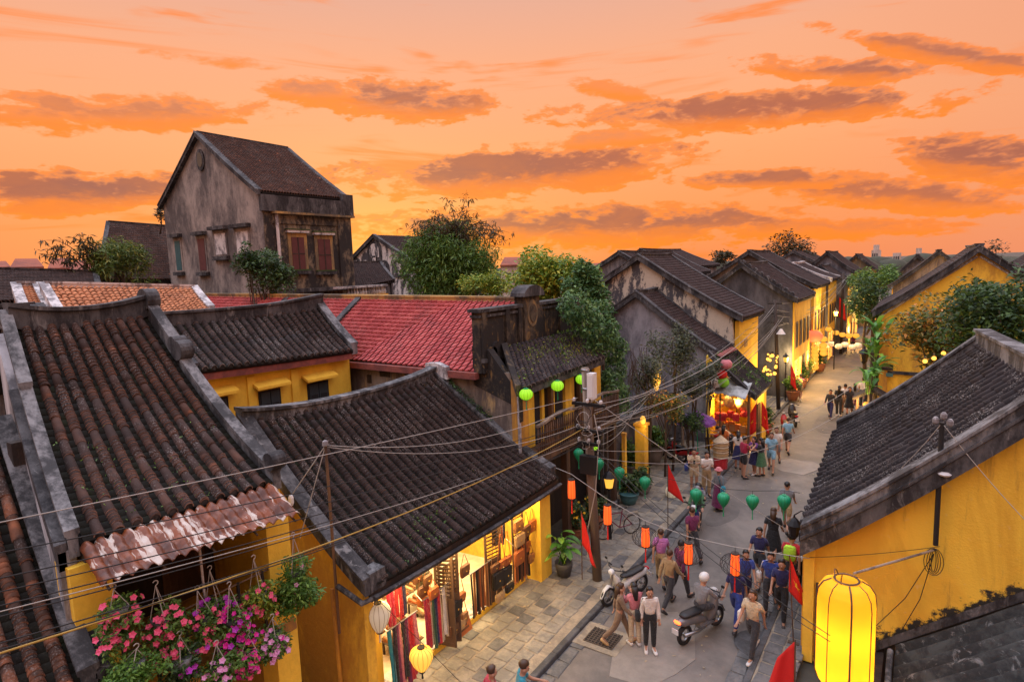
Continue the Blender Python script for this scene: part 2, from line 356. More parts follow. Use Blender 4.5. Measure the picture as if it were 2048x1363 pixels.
ORG = {}
def origin(o): return ORG.get(o.name, (0, 0, 0)) if o else (0, 0, 0)
def thing(name, label, cat, loc=(0, 0, 0), rotz=0.0, group=None, local=False):
    o = bpy.data.objects.new(name, None); COL.objects.link(o); o.empty_display_size = .1
    o.location = loc; o.rotation_euler = (0, 0, rotz); o['label'] = label; o['category'] = cat
    if group: o['group'] = group
    ORG[o.name] = (0, 0, 0) if local else tuple(map(float, loc))
    return o
def tag(o, label, cat, group=None):
    o['label'] = label; o['category'] = cat
    if group: o['group'] = group
    return o
def part(mb, name, mat, parent=None, smooth=False, kind=None, label=None):
    """mesh part; coordinates are world coordinates (or local ones when the thing was opened with local=True)"""
    me = mb.mesh(name, mat, smooth, origin(parent)) if isinstance(mb, MB) else mb
    o = bpy.data.objects.new(name, me); COL.objects.link(o)
    if parent: o.parent = parent; ORG[o.name] = origin(parent)
    if kind: o['kind'] = kind
    if label: o['label'] = label
    return o
def struct(mb, name, mat, smooth=False): return part(mb, name, mat, None, smooth, 'structure')
def solo(mb, name, mat, label, cat, group=None, smooth=False, loc=None):
    """a thing that is one mesh; its origin is moved to loc"""
    me = mb.mesh(name, mat, smooth, loc or (0, 0, 0)); o = bpy.data.objects.new(name, me); COL.objects.link(o)
    if loc is not None: o.location = loc
    return tag(o, label, cat, group)
def inst(me, name, M, parent):
    o = bpy.data.objects.new(name, me); COL.objects.link(o)
    if parent:
        o.parent = parent; M = Matrix.Translation(Vector(origin(parent))*-1.0) @ M
    o.matrix_basis = M; return o
def copy_tree(o, parent=None):
    c = o.copy(); COL.objects.link(c); c.parent = parent
    for ch in o.children: copy_tree(ch, c)
    return c
def place(o, loc, rz=None, sc=None):
    o.location = loc
    if rz is not None: o.rotation_euler = (0, 0, rz)
    if sc is not None: o.scale = (sc,)*3 if not isinstance(sc, tuple) else sc
    return o
def setmat(o, mat, names=None):
    for ch in o.children_recursive:
        if names and ch.name.split('.')[0] not in names: continue
        for s_ in ch.material_slots: s_.link = 'OBJECT'; s_.material = MATS[mat]
def join_template(tv, tf, Ms, name, mat, parent, smooth=False, kind='stuff', rim=None):
    tv = np.array(tv, float); n = len(tv); tv4 = np.c_[tv, np.ones(n)]
    V = np.concatenate([tv4 @ np.array(M).T[:, :3] for M in Ms]) - np.array(origin(parent))
    me = bpy.data.meshes.new(name); nf = len(tf); k = len(Ms)
    loops = np.array([i for f in tf for i in f], dtype=np.int64); lens = np.array([len(f) for f in tf])
    L = (loops[None, :] + (np.arange(k)*n)[:, None]).ravel(); ls = np.tile(lens, k); st = np.concatenate([[0], np.cumsum(ls)[:-1]])
    me.vertices.add(len(V)); me.vertices.foreach_set('co', V.astype(np.float32).ravel())
    me.loops.add(len(L)); me.loops.foreach_set('vertex_index', L.astype(np.int32))
    me.polygons.add(nf*k); me.polygons.foreach_set('loop_start', st.astype(np.int32))
    try: me.polygons.foreach_set('loop_total', ls.astype(np.int32))
    except Exception: pass
    if smooth: me.polygons.foreach_set('use_smooth', [True]*(nf*k))
    me.materials.append(MATS[mat])
    if rim: me.materials.append(MATS[mat + '_edge']); me.polygons.foreach_set('material_index', np.tile(np.array(rim, dtype=np.int32), k))
    me.update(calc_edges=True); me.validate()
    o = bpy.data.objects.new(name, me); COL.objects.link(o)
    if parent: o.parent = parent
    if kind: o['kind'] = kind
    return o
def in_view(p, mx=60):
    d = np.array(p, float) - _C; z = d @ _fw
    if z < .5: return False
    x = 1024 + 1200*(d @ _r)/z; y = 681.5 - 1200*(d @ _u)/z
    return -mx < x < 2048 + mx and -mx < y < 1363 + mx
def cdist(p): return float(np.linalg.norm(np.array(p, float) - _C))

# ------------------------------------------------------------------ roofs
def cover_template(seg=6):
    tv = []; tf = []
    for (x, rr) in ((0, .84), (1, 1.0)):
        for k in range(seg + 1):
            th = math.pi*k/seg; tv.append((x, rr*math.cos(th), rr*math.sin(th)))
    for k in range(seg + 1):
        th = math.pi*k/seg; tv.append((1, .78*math.cos(th), .78*math.sin(th) - .02))
    n = seg + 1
    for k in range(seg): tf.append((k, n + k, n + k + 1, k + 1)); tf.append((n + k, 2*n + k, 2*n + k + 1, n + k + 1))
    return tv, tf
CTV, CTF = cover_template(); CRIM = [0, 1]*6
_tm = {}
def tile_mesh(mat, tv=None, tf=None, key='cover'):
    k = (mat, key)
    if k not in _tm:
        m = MB(); m.add(tv or CTV, tf or CTF); _tm[k] = m.mesh('tile', mat, smooth=(key == 'cover'))
        if key == 'cover': _tm[k].materials.append(MATS[mat + '_edge']); _tm[k].polygons.foreach_set('material_index', CRIM)
    return _tm[k]
def quad_surface(R0, R1, E1, E0, sag=.12, up=.0):
    R0, R1, E1, E0 = [Vector(p) for p in (R0, R1, E1, E0)]
    def S(u, v):
        p = R0.lerp(R1, u).lerp(E0.lerp(E1, u), v)
        p.z += -sag*4*v*(1 - v)*(.6 + .4*v) + up*((2*u - 1)**2)*(1 - .6*v); return p
    return S
def frame_at(S, u, v):
    e = 1e-3; du = S(min(u+e, 1), v) - S(max(u-e, 0), v); dv = S(u, min(v+e, 1)) - S(u, max(v-e, 0))
    t = dv.normalized(); s_ = (du - t*du.dot(t)).normalized(); n = s_.cross(t)
    if n.z < 0: n = -n
    s_ = n.cross(t); return t, s_, n
def tile_roof(parent, S, ncol, mat, rad, bands=None, ring=.085, smooth_len=.26, u0=.02, u1=.98, nobj=300, pan='pan_moss', th=.10, jit=.012, endcap=True, name='roof', seed=1):
    """base sheet, pan tiles in the troughs, cover tiles: nearest ones as objects, the rest joined"""
    rn = random.Random(seed)
    g = [[S(i/ncol, j/14) for j in range(15)] for i in range(ncol + 1)]
    b = MB(); b.sheet(g, th); ro = part(b, name, 'roof_under', parent, True)
    Ms = []; pans = []
    L = (S(.5, 1) - S(.5, 0)).length
    for i in range(ncol):
        u = u0 + (u1 - u0)*(i + .5)/ncol; v = 0.0; wob = rn.uniform(-1, 1)
        while v < .999:
            sm = any(a <= v + rn.uniform(-.01, .01) < c for a, c in bands) if bands is not None else rn.random() < .13
            l = (smooth_len if sm else ring)*rn.uniform(.92, 1.08)/L
            if v + l > 1.0: l = 1.0 - v
            if l < .004: break
            p = S(u, v); t, s_, n = frame_at(S, min(.999, u), min(.995, v + .5*l))
            q = p + s_*rn.uniform(-jit, jit) + n*(.02 + rn.uniform(-.004, .004))
            ll = l*L*1.06 + (.03 if not sm else .02); rr = rad*rn.uniform(.97, 1.04)*(1.0 if sm else 1.03)
            tt = (t + n*.03 + s_*rn.uniform(-.012, .012)).normalized() if sm else (t + n*.17 + s_*rn.uniform(-.015, .015)).normalized()
            rh = rr*1.15; M = Matrix(((tt.x*ll, s_.x*rr, n.x*rh, q.x), (tt.y*ll, s_.y*rr, n.y*rh, q.y), (tt.z*ll, s_.z*rr, n.z*rh, q.z), (0, 0, 0, 1)))
            Ms.append(M); v += l
    # pans
    for i in range(ncol + 1):
        u = u0 + (u1 - u0)*i/ncol
        if not 0.001 <= u <= .999: continue
        k = max(6, int(L/.16))
        for j in range(k):
            v = j/k; p = S(u, v); t, s_, n = frame_at(S, u, v + .5/k); rr = rad*.95; ll = L/k*1.25
            tt = (t + n*.06).normalized(); p = p + n*.012
            pans.append(Matrix(((tt.x*ll, s_.x*rr, n.x*rr, p.x), (tt.y*ll, s_.y*rr, n.y*rr, p.y), (tt.z*ll, s_.z*rr, n.z*rr, p.z), (0, 0, 0, 1))))
    join_template([(0, -1, .12), (0, 0, 0), (0, 1, .12), (1, -1, .12), (1, 0, 0), (1, 1, .12), (1, -1, 0), (1, 0, -.15), (1, 1, 0)],
                  [(0, 3, 4, 1), (1, 4, 5, 2), (3, 6, 7, 4), (4, 7, 8, 5)], pans, 'pan_tiles', pan, ro)
    Ms.sort(key=lambda M: cdist(M.translation) if in_view(M.translation) else 1e6 + cdist(M.translation))
    me = tile_mesh(mat)
    for M in Ms[:nobj]: inst(me, 'tile', M, ro)
    if Ms[nobj:]: join_template(CTV, CTF, Ms[nobj:], 'cover_tiles', mat, ro, True, rim=CRIM)
    if endcap:      # plaster plugs that close the last cover tile of each column
        caps = []
        for i in range(ncol):
            u = u0 + (u1 - u0)*(i + .5)/ncol; p = S(u, 1.0); t, s_, n = frame_at(S, u, .99); h = Vector((0, 0, 1)); hd = Vector((t.x, t.y, 0)).normalized()
            m = MB(); a = rad*.92
            base = p + t*.015
            for k in range(1):
                pts = [base + s_*(a*math.cos(math.pi*j/6)) + n*(a*1.05*math.sin(math.pi*j/6) + .015) for j in range(7)]
                pts += [base - s_*a - n*.09, base + s_*a - n*.09]
                back = [q - t*.05 for q in pts]; nn = len(pts)
                m.add(pts + back, [tuple(range(nn)), tuple(range(2*nn-1, nn-1, -1))] + [(j, nn + j, nn + (j+1) % nn, (j+1) % nn) for j in range(nn)])
            part(m, 'eave_plug', 'dark_cap' if pan == 'pan_moss' else 'white_cap', ro)
    return ro
def ribbed_roof(parent, S, ncol, mat, rad, name='roof', steps=14, th=.12, bumps=True):
    steps = int(steps*1.7); ncol = int(ncol*1.15)
    """roof seen from afar: sheet plus one ribbed mesh of tile columns"""
    g = [[S(i/ncol, j/10) for j in range(11)] for i in range(ncol + 1)]
    b = MB(); b.sheet(g, th); ro = part(b, name, 'roof_under', parent, True)
    Ms = []
    for i in range(ncol):
        u = (i + .5)/ncol
        for j in range(steps):
            p = S(u, j/steps); q = S(u, min(1, (j+1)/steps)); t, s_, n = frame_at(S, u, (j+.5)/steps); d = (q - p)
            ll = d.length*1.05; tt = (d.normalized() + n*(.06 if bumps else 0)).normalized(); p = p + n*.01
            Ms.append(Matrix(((tt.x*ll, s_.x*rad, n.x*rad, p.x), (tt.y*ll, s_.y*rad, n.y*rad, p.y), (tt.z*ll, s_.z*rad, n.z*rad, p.z), (0, 0, 0, 1))))
    join_template(CTV, CTF, Ms, 'cover_tiles', mat, ro, True, rim=CRIM)
    return ro
RIBP = lambda w_, h_, lip=.04: [(-w_/2 - lip, h_), (-w_/2 - lip, h_ - .07), (-w_/2, h_ - .10), (-w_/2, -.15), (w_/2, -.15), (w_/2, h_ - .10), (w_/2 + lip, h_ - .07), (w_/2 + lip, h_)][::-1]
def rib(parent, pts, w_, h_, mat, side, name='gable_rib', lip=.04):
    m = MB(); m.sweep(RIBP(w_, h_, lip), pts, side); return part(m, name, mat, parent)
def spath(S, u=None, v=None, n=12, off=(0, 0, 0), a=0.0, b=1.0):
    o = Vector(off); return [(S(u, a + (b-a)*k/n) if u is not None else S(a + (b-a)*k/n, v)) + o for k in range(n + 1)]

# ------------------------------------------------------------------ foliage
def leaf_template(l=1.0, w_=.42):
    return [(0, 0, 0), (l*.45, w_*.5, .06), (l*.45, -w_*.5, .06), (l, 0, -.06)], [(0, 2, 3, 1)]
LTV, LTF = leaf_template()
LTV2, LTF2 = [(0, 0, 0), (.5, .10, .02), (.5, -.10, .02), (1, 0, -.1)], [(0, 2, 3, 1)]
def rot_any(rn, down=.0):
    yaw = rn.uniform(0, 2*math.pi); pit = rn.uniform(-.9, .7) + down; rol = rn.uniform(-1.0, 1.0)
    return Matrix.Rotation(yaw, 4, 'Z') @ Matrix.Rotation(pit, 4, 'Y') @ Matrix.Rotation(rol, 4, 'X')
def leaves(clumps, n, size, rn, down=.0, hollow=.5):
    """clumps: (centre, rx, ry, rz); leaves sit towards each clump's shell"""
    vol = [c[1]*c[2]*c[3] for c in clumps]; tot = sum(v**.72 for v in vol); Ms = []
    for c, v in zip(clumps, vol):
        for _ in range(max(6, int(n*(v**.72)/tot))):
            d = Vector((rn.gauss(0, 1), rn.gauss(0, 1), rn.gauss(0, 1))).normalized(); r_ = hollow + (1 - hollow)*rn.random()**.5
            if rn.random() < .12: r_ *= 1.18
            p = Vector(c[0]) + Vector((d.x*c[1], d.y*c[2], d.z*c[3]))*r_
            s_ = size*rn.uniform(.6, 1.35)
            Ms.append(Matrix.Translation(p) @ rot_any(rn, down) @ Matrix.Scale(s_, 4))
    return Ms
def crown_clumps(c, rx, ry, rz, k, rn, rmin=.28, rmax=.48):
    out = []
    for _ in range(k):
        d = Vector((rn.gauss(0, 1), rn.gauss(0, 1), rn.gauss(0, 1))).normalized()*rn.uniform(.35, .85)
        q = rn.uniform(rmin, rmax); out.append(((c[0] + d.x*rx, c[1] + d.y*ry, c[2] + d.z*rz), rx*q, ry*q, rz*q))
    return out
def tree(name, label, base, c, rx, ry, rz, n, size, mat, cat='tree', k=22, trunk=.15, seed=1, tmpl=None, down=.15, group=None, hollow=.45, rmin=.28, rmax=.48):
    rn = random.Random(seed); t = thing(name, label, cat, base, group=group)
    cl = crown_clumps(c, rx, ry, rz, k, rn, rmin, rmax)
    m = MB(); top = Vector(c) + Vector((0, 0, rz*.2)); b0 = Vector(base)
    mid = b0.lerp(top, .5) + Vector((rn.uniform(-.2, .2), rn.uniform(-.2, .2), 0))
    m.tube([b0, mid, top], [trunk, trunk*.7, trunk*.3], 7)
    for q in cl[::2]:
        st = b0.lerp(top, rn.uniform(.35, .85)); e = Vector(q[0]); m.tube([st, st.lerp(e, .5) + Vector((0, 0, .1)), e], [trunk*.4, trunk*.25, trunk*.08], 5)
    part(m, 'trunk', 'bark', t, True)
    tv, tf = tmpl or (LTV, LTF)
    join_template(tv, tf, leaves(cl, n, size, rn, down, hollow), 'crown', mat, t, kind=None)
    return t
ORDN = ['first', 'second', 'third', 'fourth', 'fifth', 'sixth', 'seventh', 'eighth', 'ninth', 'tenth', 'eleventh', 'twelfth']
# ------------------------------------------------------------------ setting: ground, road, pavements
V3 = Vector
m = MB(); m.add([(-1500, -300, -.05), (1500, -300, -.05), (1500, 3000, -.05), (-1500, 3000, -.05)], [(0, 1, 2, 3)]); struct(m, 'ground', 'earth')
KX, RX = -6.62, -2.85          # left kerb face, right kerb face
m = MB(); m.sheet([[(KX - .05 + (RX - KX + .1)*i/8, -4 + 154*j/40, .02 + .03*math.sin(math.pi*i/8)) for j in range(41)] for i in range(9)], .06); road = struct(m, 'road', 'asphalt', True)
m = MB(); m.box((-9.6, -4, -.04), (KX - .17, 150, .125)); pav = struct(m, 'pavement_left', 'mortar')
m = MB(); m.box((RX + .16, -4, -.04), (-1.95, 150, .125)); pavr = struct(m, 'pavement_right', 'mortar')
rn = random.Random(5)
def paver_mesh(w_, l_, k, mat):
    r2 = random.Random(k); c = [(-w_/2, -l_/2), (w_/2, -l_/2), (w_/2, l_/2), (-w_/2, l_/2)]
    c = [(x + r2.uniform(-.028, .028), y + r2.uniform(-.028, .028)) for x, y in c]
    h = .012 + r2.uniform(0, .008); b = .022
    top = [(x*(1 - 2*b/w_), y*(1 - 2*b/l_), h) for x, y in c]; mid = [(x, y, h - .010) for x, y in c]; bot = [(x, y, -.03) for x, y in c]
    m = MB(); m.add(top + mid + bot, [(0, 1, 2, 3)] + [(4+i, 4+(i+1) % 4, (i+1) % 4, i) for i in range(4)] + [(8+i, 8+(i+1) % 4, 4+(i+1) % 4, 4+i) for i in range(4)])
    return m
PM = [paver_mesh(.355, .375, k, 'paver') for k in range(6)]; PMm = [q.mesh('paving_stone', 'paver') for q in PM]; PMd = [q.mesh('paving_stone', 'paver_dark') for q in PM]
spots = []
y = 5.2
while y < 60:
    for c in range(6):
        x = -9.0 + .395*c + .18
        if x > KX - .36: continue
        spots.append((x + rn.uniform(-.012, .012), y + rn.uniform(-.012, .012) + (.2 if c % 2 else 0)))
    y += .415
    
far_sp = spots[300:]
for i, (x, y) in enumerate(spots[:300]):
    inst(rn.choice(PMm if rn.random() < .8 else PMd), 'paving_stone', Matrix.Translation((x, y, .128)) @ Matrix.Rotation(rn.choice((0, math.pi)) + rn.uniform(-.03, .03), 4, 'Z'), pav)
join_template(PM[0].v, PM[0].f, [Matrix.Translation((x, y, .128)) for x, y in far_sp], 'far_paving_stones', 'paver_dark', pav)
for i in range(44):          # kerb stones, both sides
    y0 = 3.0 + 1.15*i
    m = MB(); m.prism([(KX - .165, -.02), (KX, -.02), (KX - .012, .118), (KX - .03, .14), (KX - .165, .142)], 'y', y0 + .006, y0 + 1.144); part(m, 'kerb_stone', 'kerb', pav)
    m = MB(); m.prism([(RX + .155, -.02), (RX, -.02), (RX + .012, .118), (RX + .03, .14), (RX + .155, .142)], 'y', y0 + .006, y0 + 1.144); part(m, 'kerb_stone', 'kerb', pavr)
gm = [q.mesh('gutter_stone', 'paver_dark') for q in (paver_mesh(.30, .52, 11, ''), paver_mesh(.30, .52, 12, ''), paver_mesh(.30, .52, 13, ''))]
for i in range(52):
    inst(gm[i % 3], 'gutter_stone', Matrix.Translation((KX + .17, 4 + .56*i, .034)), road)
for i in range(40):
    inst(gm[i % 3], 'gutter_stone', Matrix.Translation((RX - .17, 9 + .56*i, .034)), road)
k = 0
for i in range(70):
    for c in range(2):
        inst(PMd[(i*2 + c) % 6], 'paving_stone', Matrix.Translation((RX + .37 + .395*c, 8 + .415*i, .128)), pavr)
plaster('asphalt_patch', (.15, .135, .12), (.10, .09, .082), .5, .9, 1, fine=34, contrast=.3); plaster('asphalt_pale', (.27, .235, .20), (.19, .165, .14), .5, .9, 1, fine=34, contrast=.3)
rp = random.Random(77)
for (x, y, a, b, mt) in ((-4.9, 12.6, .9, 1.6, 'asphalt_pale'), (-3.6, 17.5, .6, 2.4, 'asphalt_patch'), (-5.6, 21.0, .5, 1.2, 'asphalt_patch'), (-4.2, 27.5, .9, 1.1, 'asphalt_pale'), (-5.0, 16.0, .35, .5, 'asphalt_patch'), (-3.9, 36.0, .8, 2.2, 'asphalt_patch')):
    m = MB(); zz = .02 + .03*math.sin(math.pi*(x - KX + .05)/(RX - KX + .1)) + .004; pts = [(x + a*math.cos(k*math.pi/6)*rp.uniform(.8, 1.15), y + b*math.sin(k*math.pi/6)*rp.uniform(.8, 1.15)) for k in range(12)]; m.prism(pts, 'z', zz - .02, zz + .002); part(m, 'patch', mt, road)
lit = []
for _ in range(220):
    x, y = rp.uniform(-9.0, -2.3), 6 + 34*rp.random()**1.3; lit.append(Matrix.Translation((x, y, .152 if (x < KX - .2 or x > RX + .2) else .062)) @ Matrix.Rotation(rp.uniform(0, 6.28), 4, 'Z') @ Matrix.Rotation(rp.uniform(-.25, .25), 4, 'X') @ Matrix.Scale(rp.uniform(.03, .085), 4))
plain('litter', (.34, .27, .17), .8, var=.5, scale=3); lo = join_template([(-.5, -.3, 0), (.5, -.25, .04), (.45, .3, 0), (-.4, .25, .05)], [(0, 1, 2, 3)], lit, 'fallen_leaves', 'litter', None); lo['label'] = 'scattered fallen leaves and scraps on the road and pavement'
# iron drain grate set in a concrete frame
gx, gy = PZ(1207, 1279)[:2]
gr = thing('drain_grate', 'rusty iron drain grate in a concrete frame in the road', 'drain grate', (gx, gy, .05))
m = MB(); m.box((gx - .62, gy - .52, .045), (gx + .55, gy + .45, .062)); part(m, 'concrete_frame', 'mortar', gr)
m = MB(); m.box((gx - .36, gy - .34, .06), (gx + .36, gy + .30, .066)); part(m, 'pit', 'roof_under', gr)
plain('rust_iron', (.10, .075, .055), .7, .4, .3)
for i in range(9):
    a = -.36 + .09*i
    m = MB(); m.box((gx + a - .012, gy - .34, .066), (gx + a + .012, gy + .30, .082)); part(m, 'bar', 'rust_iron', gr)
for i in range(8):
    a = -.32 + .08*i
    m = MB(); m.box((gx - .36, gy + a - .012, .067), (gx + .36, gy + a + .012, .079)); part(m, 'bar', 'rust_iron', gr)

def curtain(parent, pts, z0, th, side, mat, name='wall'):
    """wall hanging from a path of points down to z0, thickness th towards side"""
    s_ = V3(side)*th; m = MB(); n = len(pts)
    P_ = [V3(p) for p in pts]
    vs = P_ + [V3((p.x, p.y, z0)) for p in P_] + [p + s_ for p in P_] + [V3((p.x + s_.x, p.y + s_.y, z0)) for p in P_]
    fs = []
    for i in range(n-1):
        fs += [(i, i+1, n+i+1, n+i), (2*n+i+1, 2*n+i, 3*n+i, 3*n+i+1), (i+1, i, 2*n+i, 2*n+i+1), (n+i, n+i+1, 3*n+i+1, 3*n+i)]
    fs += [(0, n, 3*n, 2*n), (n-1, 3*n-1, 4*n-1, 2*n-1)]
    m.add(vs, fs); return part(m, name, mat, parent)

# ------------------------------------------------------------------ house with the flower balcony (terracotta-brown roof)
R0, R1, E1, E0 = (-13.4, 3.78, 8.22), (-13.4, 6.02, 8.25), (-9.2, 5.88, 5.48), (-9.2, 3.0, 5.55)
hA = thing('townhouse', 'yellow townhouse with brown ribbed tile roof and flower balcony under a rusty awning', 'house', (-11, 4.5, 0))
SA = quad_surface(R0, R1, E1, E0, .26, .0)
tile_roof(hA, SA, 11, 'tile_brown', .074, u0=.035, u1=.965, seed=3, ring=.074, smooth_len=.30, jit=.006)
SAb = quad_surface(R1, R0, (-17, 3.9, 5.9), (-17, 6.1, 5.9), .15, 0); ribbed_roof(hA, SAb, 10, 'tile_far', .09, 'rear_roof')
for nm, a, h_ in (('ridge', 0, .30),):
    pth = [SA(-.03 + 1.06*k/14, 0) + V3((0, 0, .02 + .16*abs(2*k/14 - 1)**2.2)) for k in range(15)]
    rib(hA, pth, .24, .30, 'dark_cap', (1, 0, 0), 'ridge', .05)
rib(hA, spath(SA, 1.0, off=(0, .08, .02), b=.30), .15, .38, 'grey_cap', (0, 1, 0), 'gable_rib', .03)
rib(hA, spath(SA, 1.0, off=(0, .08, .0), a=.27, b=1.01), .15, .25, 'grey_cap', (0, 1, 0), 'gable_rib', .03)
for v, r_ in ((.30, .20), (.26, .15), (0.0, .24), (1.0, .16)):      # scrolls at the steps
    p = SA(1.0, v) + V3((0, .10, .34)); m = MB()
    m.prism([(p.x + r_*math.cos(t*math.pi/8), p.z + r_*math.sin(t*math.pi/8)) for t in range(16)], 'y', p.y - .14, p.y + .12); part(m, 'scroll', 'dark_cap', hA)
rib(hA, spath(SA, 0.0, off=(0, -.08, .0), b=.36), .13, .36, 'grey_cap', (0, 1, 0), 'gable_rib', .03)
rib(hA, spath(SA, 0.0, off=(0, -.08, .0), a=.30, b=1.01), .12, .24, 'grey_cap', (0, 1, 0), 'gable_rib', .03)
rib(hA, spath(SA, 0.0, off=(0, -.22, -.16), a=.3, b=1.0), .10, .22, 'dark_cap', (0, 1, 0), 'side_band', .02)
curtain(hA, spath(SA, 0.0, off=(0, -.26, -.06)), 0, .20, (0, 1, 0), 'white_wall', 'gable_wall')
curtain(hA, spath(SA, 1.0, off=(0, .14, -.02)), 0, .20, (0, -1, 0), 'yellow', 'gable_wall')
m = MB(); m.sweep([(-.10, -.26), (.10, -.26), (.12, .02), (-.10, .02)], [SA(k/6, 1.0) + V3((-.02, 0, -.12)) for k in range(7)], (1, 0, 0)); part(m, 'eave_beam', 'dark_cap', hA)
# awning of pressed metal tile sheet
a0, a1 = PX(158, 1098, -9.12), PX(546, 972, -9.12); b0, b1 = PX(207, 1182, -8.42), PX(604, 1036, -8.42)
a0, a1, b0, b1 = [V3(p) for p in (a0, a1, b0, b1)]
NU, NV = 100, 16; g = []
for i in range(NU + 1):
    row = []
    for j in range(NV + 1):
        u, v = i/NU, j/NV; p = a0.lerp(a1, u).lerp(b0.lerp(b1, u), v); ph = (u*17) % 1.0
        p.z += .085*(abs(math.sin(math.pi*ph))**.8) + .055*((v*4) % 1.0 if j < NV else 1.0); row.append(p)
    g.append(row)
m = MB(); m.sheet(g, .012); aw = part(m, 'awning', 'rust_sheet', hA, True)
for k in range(5):
    p = b0.lerp(b1, .03 + .235*k) + V3((-.05, 0, -.03)); q = a0.lerp(a1, .03 + .235*k) + V3((-.05, 0, -.10)); m = MB(); m.tube([p, q], .018, 5); part(m, 'awning_bracket', 'rust_iron', hA)
# balcony storey: posts, slab, dark room behind, railing
m = MB(); m.box((-9.55, 2.80, 0), (-9.08, 3.28, 5.28)); part(m, 'pillar', 'yellow_clean', hA)
m = MB(); m.box((-9.55, 5.62, 0), (-9.08, 6.06, 5.12)); part(m, 'pillar', 'yellow_clean', hA)
m = MB(); m.box((-13.2, 3.0, 2.75), (-9.0, 6.0, 2.95)); part(m, 'balcony_slab', 'yellow_worn', hA)
m = MB(); m.box((-11.6, 3.0, 2.95), (-11.4, 5.9, 6.6)); part(m, 'back_wall', 'wood_dark', hA)
m = MB(); m.box((-11.4, 4.9, 2.95), (-11.36, 5.7, 5.0)); part(m, 'door', 'wood_mid', hA)
for z in (3.55, 3.78, 4.0): m = MB(); m.tube([(-9.12, 3.28, z), (-9.12, 5.62, z)], .016, 6); part(m, 'rail', 'wood_mid', hA)
for i in range(6): m = MB(); m.box((-9.14, 3.28 + .44*i, 2.95), (-9.10, 3.32 + .44*i, 4.02)); part(m, 'rail_post', 'wood_dark', hA)
m = MB(); m.tube([(-9.2, 4.55, 4.0), (-9.2, 4.55, 5.3)], .02, 6); part(m, 'steel_post', 'white_cap', hA)
# ground floor opening with a lit room below the flowers
m = MB(); m.box((-9.35, 3.28, 0), (-9.25, 4.3, 2.7)); part(m, 'ground_wall', 'yellow', hA)

# ------------------------------------------------------------------ nearest house at the left edge
q0, q1 = PX(14, 858, -12.2), PX(188, 1363, -8.55)
R1l, E1l = V3(q0), V3(q1)
d = V3((0, -2.6, 0)); R0l, E0l = R1l + d, E1l + d
hL = thing('neighbour_house', 'house at the bottom left edge with orange and brown tile columns', 'house', (-11, 1.5, 0))
SL = quad_surface(R0l, R1l + V3((0, -.1, 0)), E1l + V3((0, -.1, 0)), E0l, .18, 0)
tile_roof(hL, SL, 10, 'tile_orange', .078, u0=.0, u1=.98, seed=8, ring=.085, smooth_len=.34, jit=.006)
rib(hL, spath(SL, 1.0, off=(0, .06, .0)), .17, .24, 'grey_cap', (0, 1, 0), 'gable_rib')
rib(hL, spath(SL, 1.0, off=(0, .23, -.16)), .12, .26, 'dark_cap', (0, 1, 0), 'side_band')
curtain(hL, spath(SL, 1.0, off=(0, -.04, -.08)), 0, .18, (0, -1, 0), 'yellow', 'gable_wall')
m = MB(); m.box((-12.3, R0l.y, 0), (-8.9, R0l.y + .15, 3.7)); part(m, 'gable_wall', 'yellow', hL)
m = MB(); m.box((-9.05, E0l.y, 0), (-8.85, E1l.y - .18, E1l.z - .12)); part(m, 'front_wall', 'yellow', hL)
m = MB(); m.box((E1l.x - .22, E1l.y - .02, 0), (E1l.x + .02, E1l.y + .22, E1l.z - .10)); part(m, 'corner_pillar', 'yellow_clean', hL)
p = SL(1, 1.0); m = MB(); m.tube([(p.x + .1, p.y - 2.4, p.z - .06), (p.x + .1, p.y + .1, p.z - .06)], .06, 8); part(m, 'gutter', 'dark_cap', hL)

# ------------------------------------------------------------------ leather shop: low house with the dark roof
R0, R1, E1, E0 = (-12.5, 7.45, 5.66), (-12.5, 13.85, 5.62), (-8.4, 14.3, 2.98), (-8.4, 7.22, 3.06)
hS = thing('shop_house', 'low yellow shop house with dark tile roof and goods hung at its open front', 'shop', (-10.5, 11, 0))
SS = quad_surface(R0, R1, E1, E0, .22, .14)
tile_roof(hS, SS, 25, 'tile_dark', .080, bands=[(0, .10), (.985, 1.1)], u0=.03, u1=.985, seed=4, ring=.080, jit=.006)
SSb = quad_surface(R1, R0, (-15.6, 7.3, 4.2), (-15.6, 14.0, 4.2), .12, .1); ribbed_roof(hS, SSb, 22, 'tile_far', .11, 'rear_roof')
pth = [SS(-.02 + 1.04*k/16, 0) + V3((0, 0, .02 + .12*abs(2*k/16 - 1)**3)) for k in range(17)]; rib(hS, pth, .24, .17, 'grey_cap', (1, 0, 0), 'ridge', .05)
p = SS(1, 0); m = MB(); m.prism([(p.x - .35, p.z + .1), (p.x + .55, p.z - .1), (p.x + .5, p.z + .28), (p.x + .1, p.z + .40), (p.x - .3, p.z + .36)], 'y', p.y - .06, p.y + .16); part(m, 'ridge_end', 'white_cap', hS)
rib(hS, spath(SS, 0.0, off=(0, -.02, .0)), .24, .20, 'dark_cap', (0, 1, 0), 'gable_rib')
rib(hS, spath(SS, 1.0, off=(0, -.02, .0), b=.97), .22, .22, 'grey_cap', (0, 1, 0), 'gable_rib')
for u, w_ in ((0.03, .34),):
    p = SS(u, 1.0); m = MB(); m.box((p.x - .30, p.y - .22, p.z - .12), (p.x + .02, p.y + .16, p.z + .26)); part(m, 'rib_foot', 'grey_cap', hS)
curtain(hS, spath(SS, 0.0, off=(0, .06, -.10), b=.92), 0, .24, (0, 1, 0), 'yellow', 'gable_wall')
curtain(hS, spath(SS, 1.0, off=(0, -.15, -.10), b=.85), 0, .2, (0, -1, 0), 'yellow', 'gable_wall')
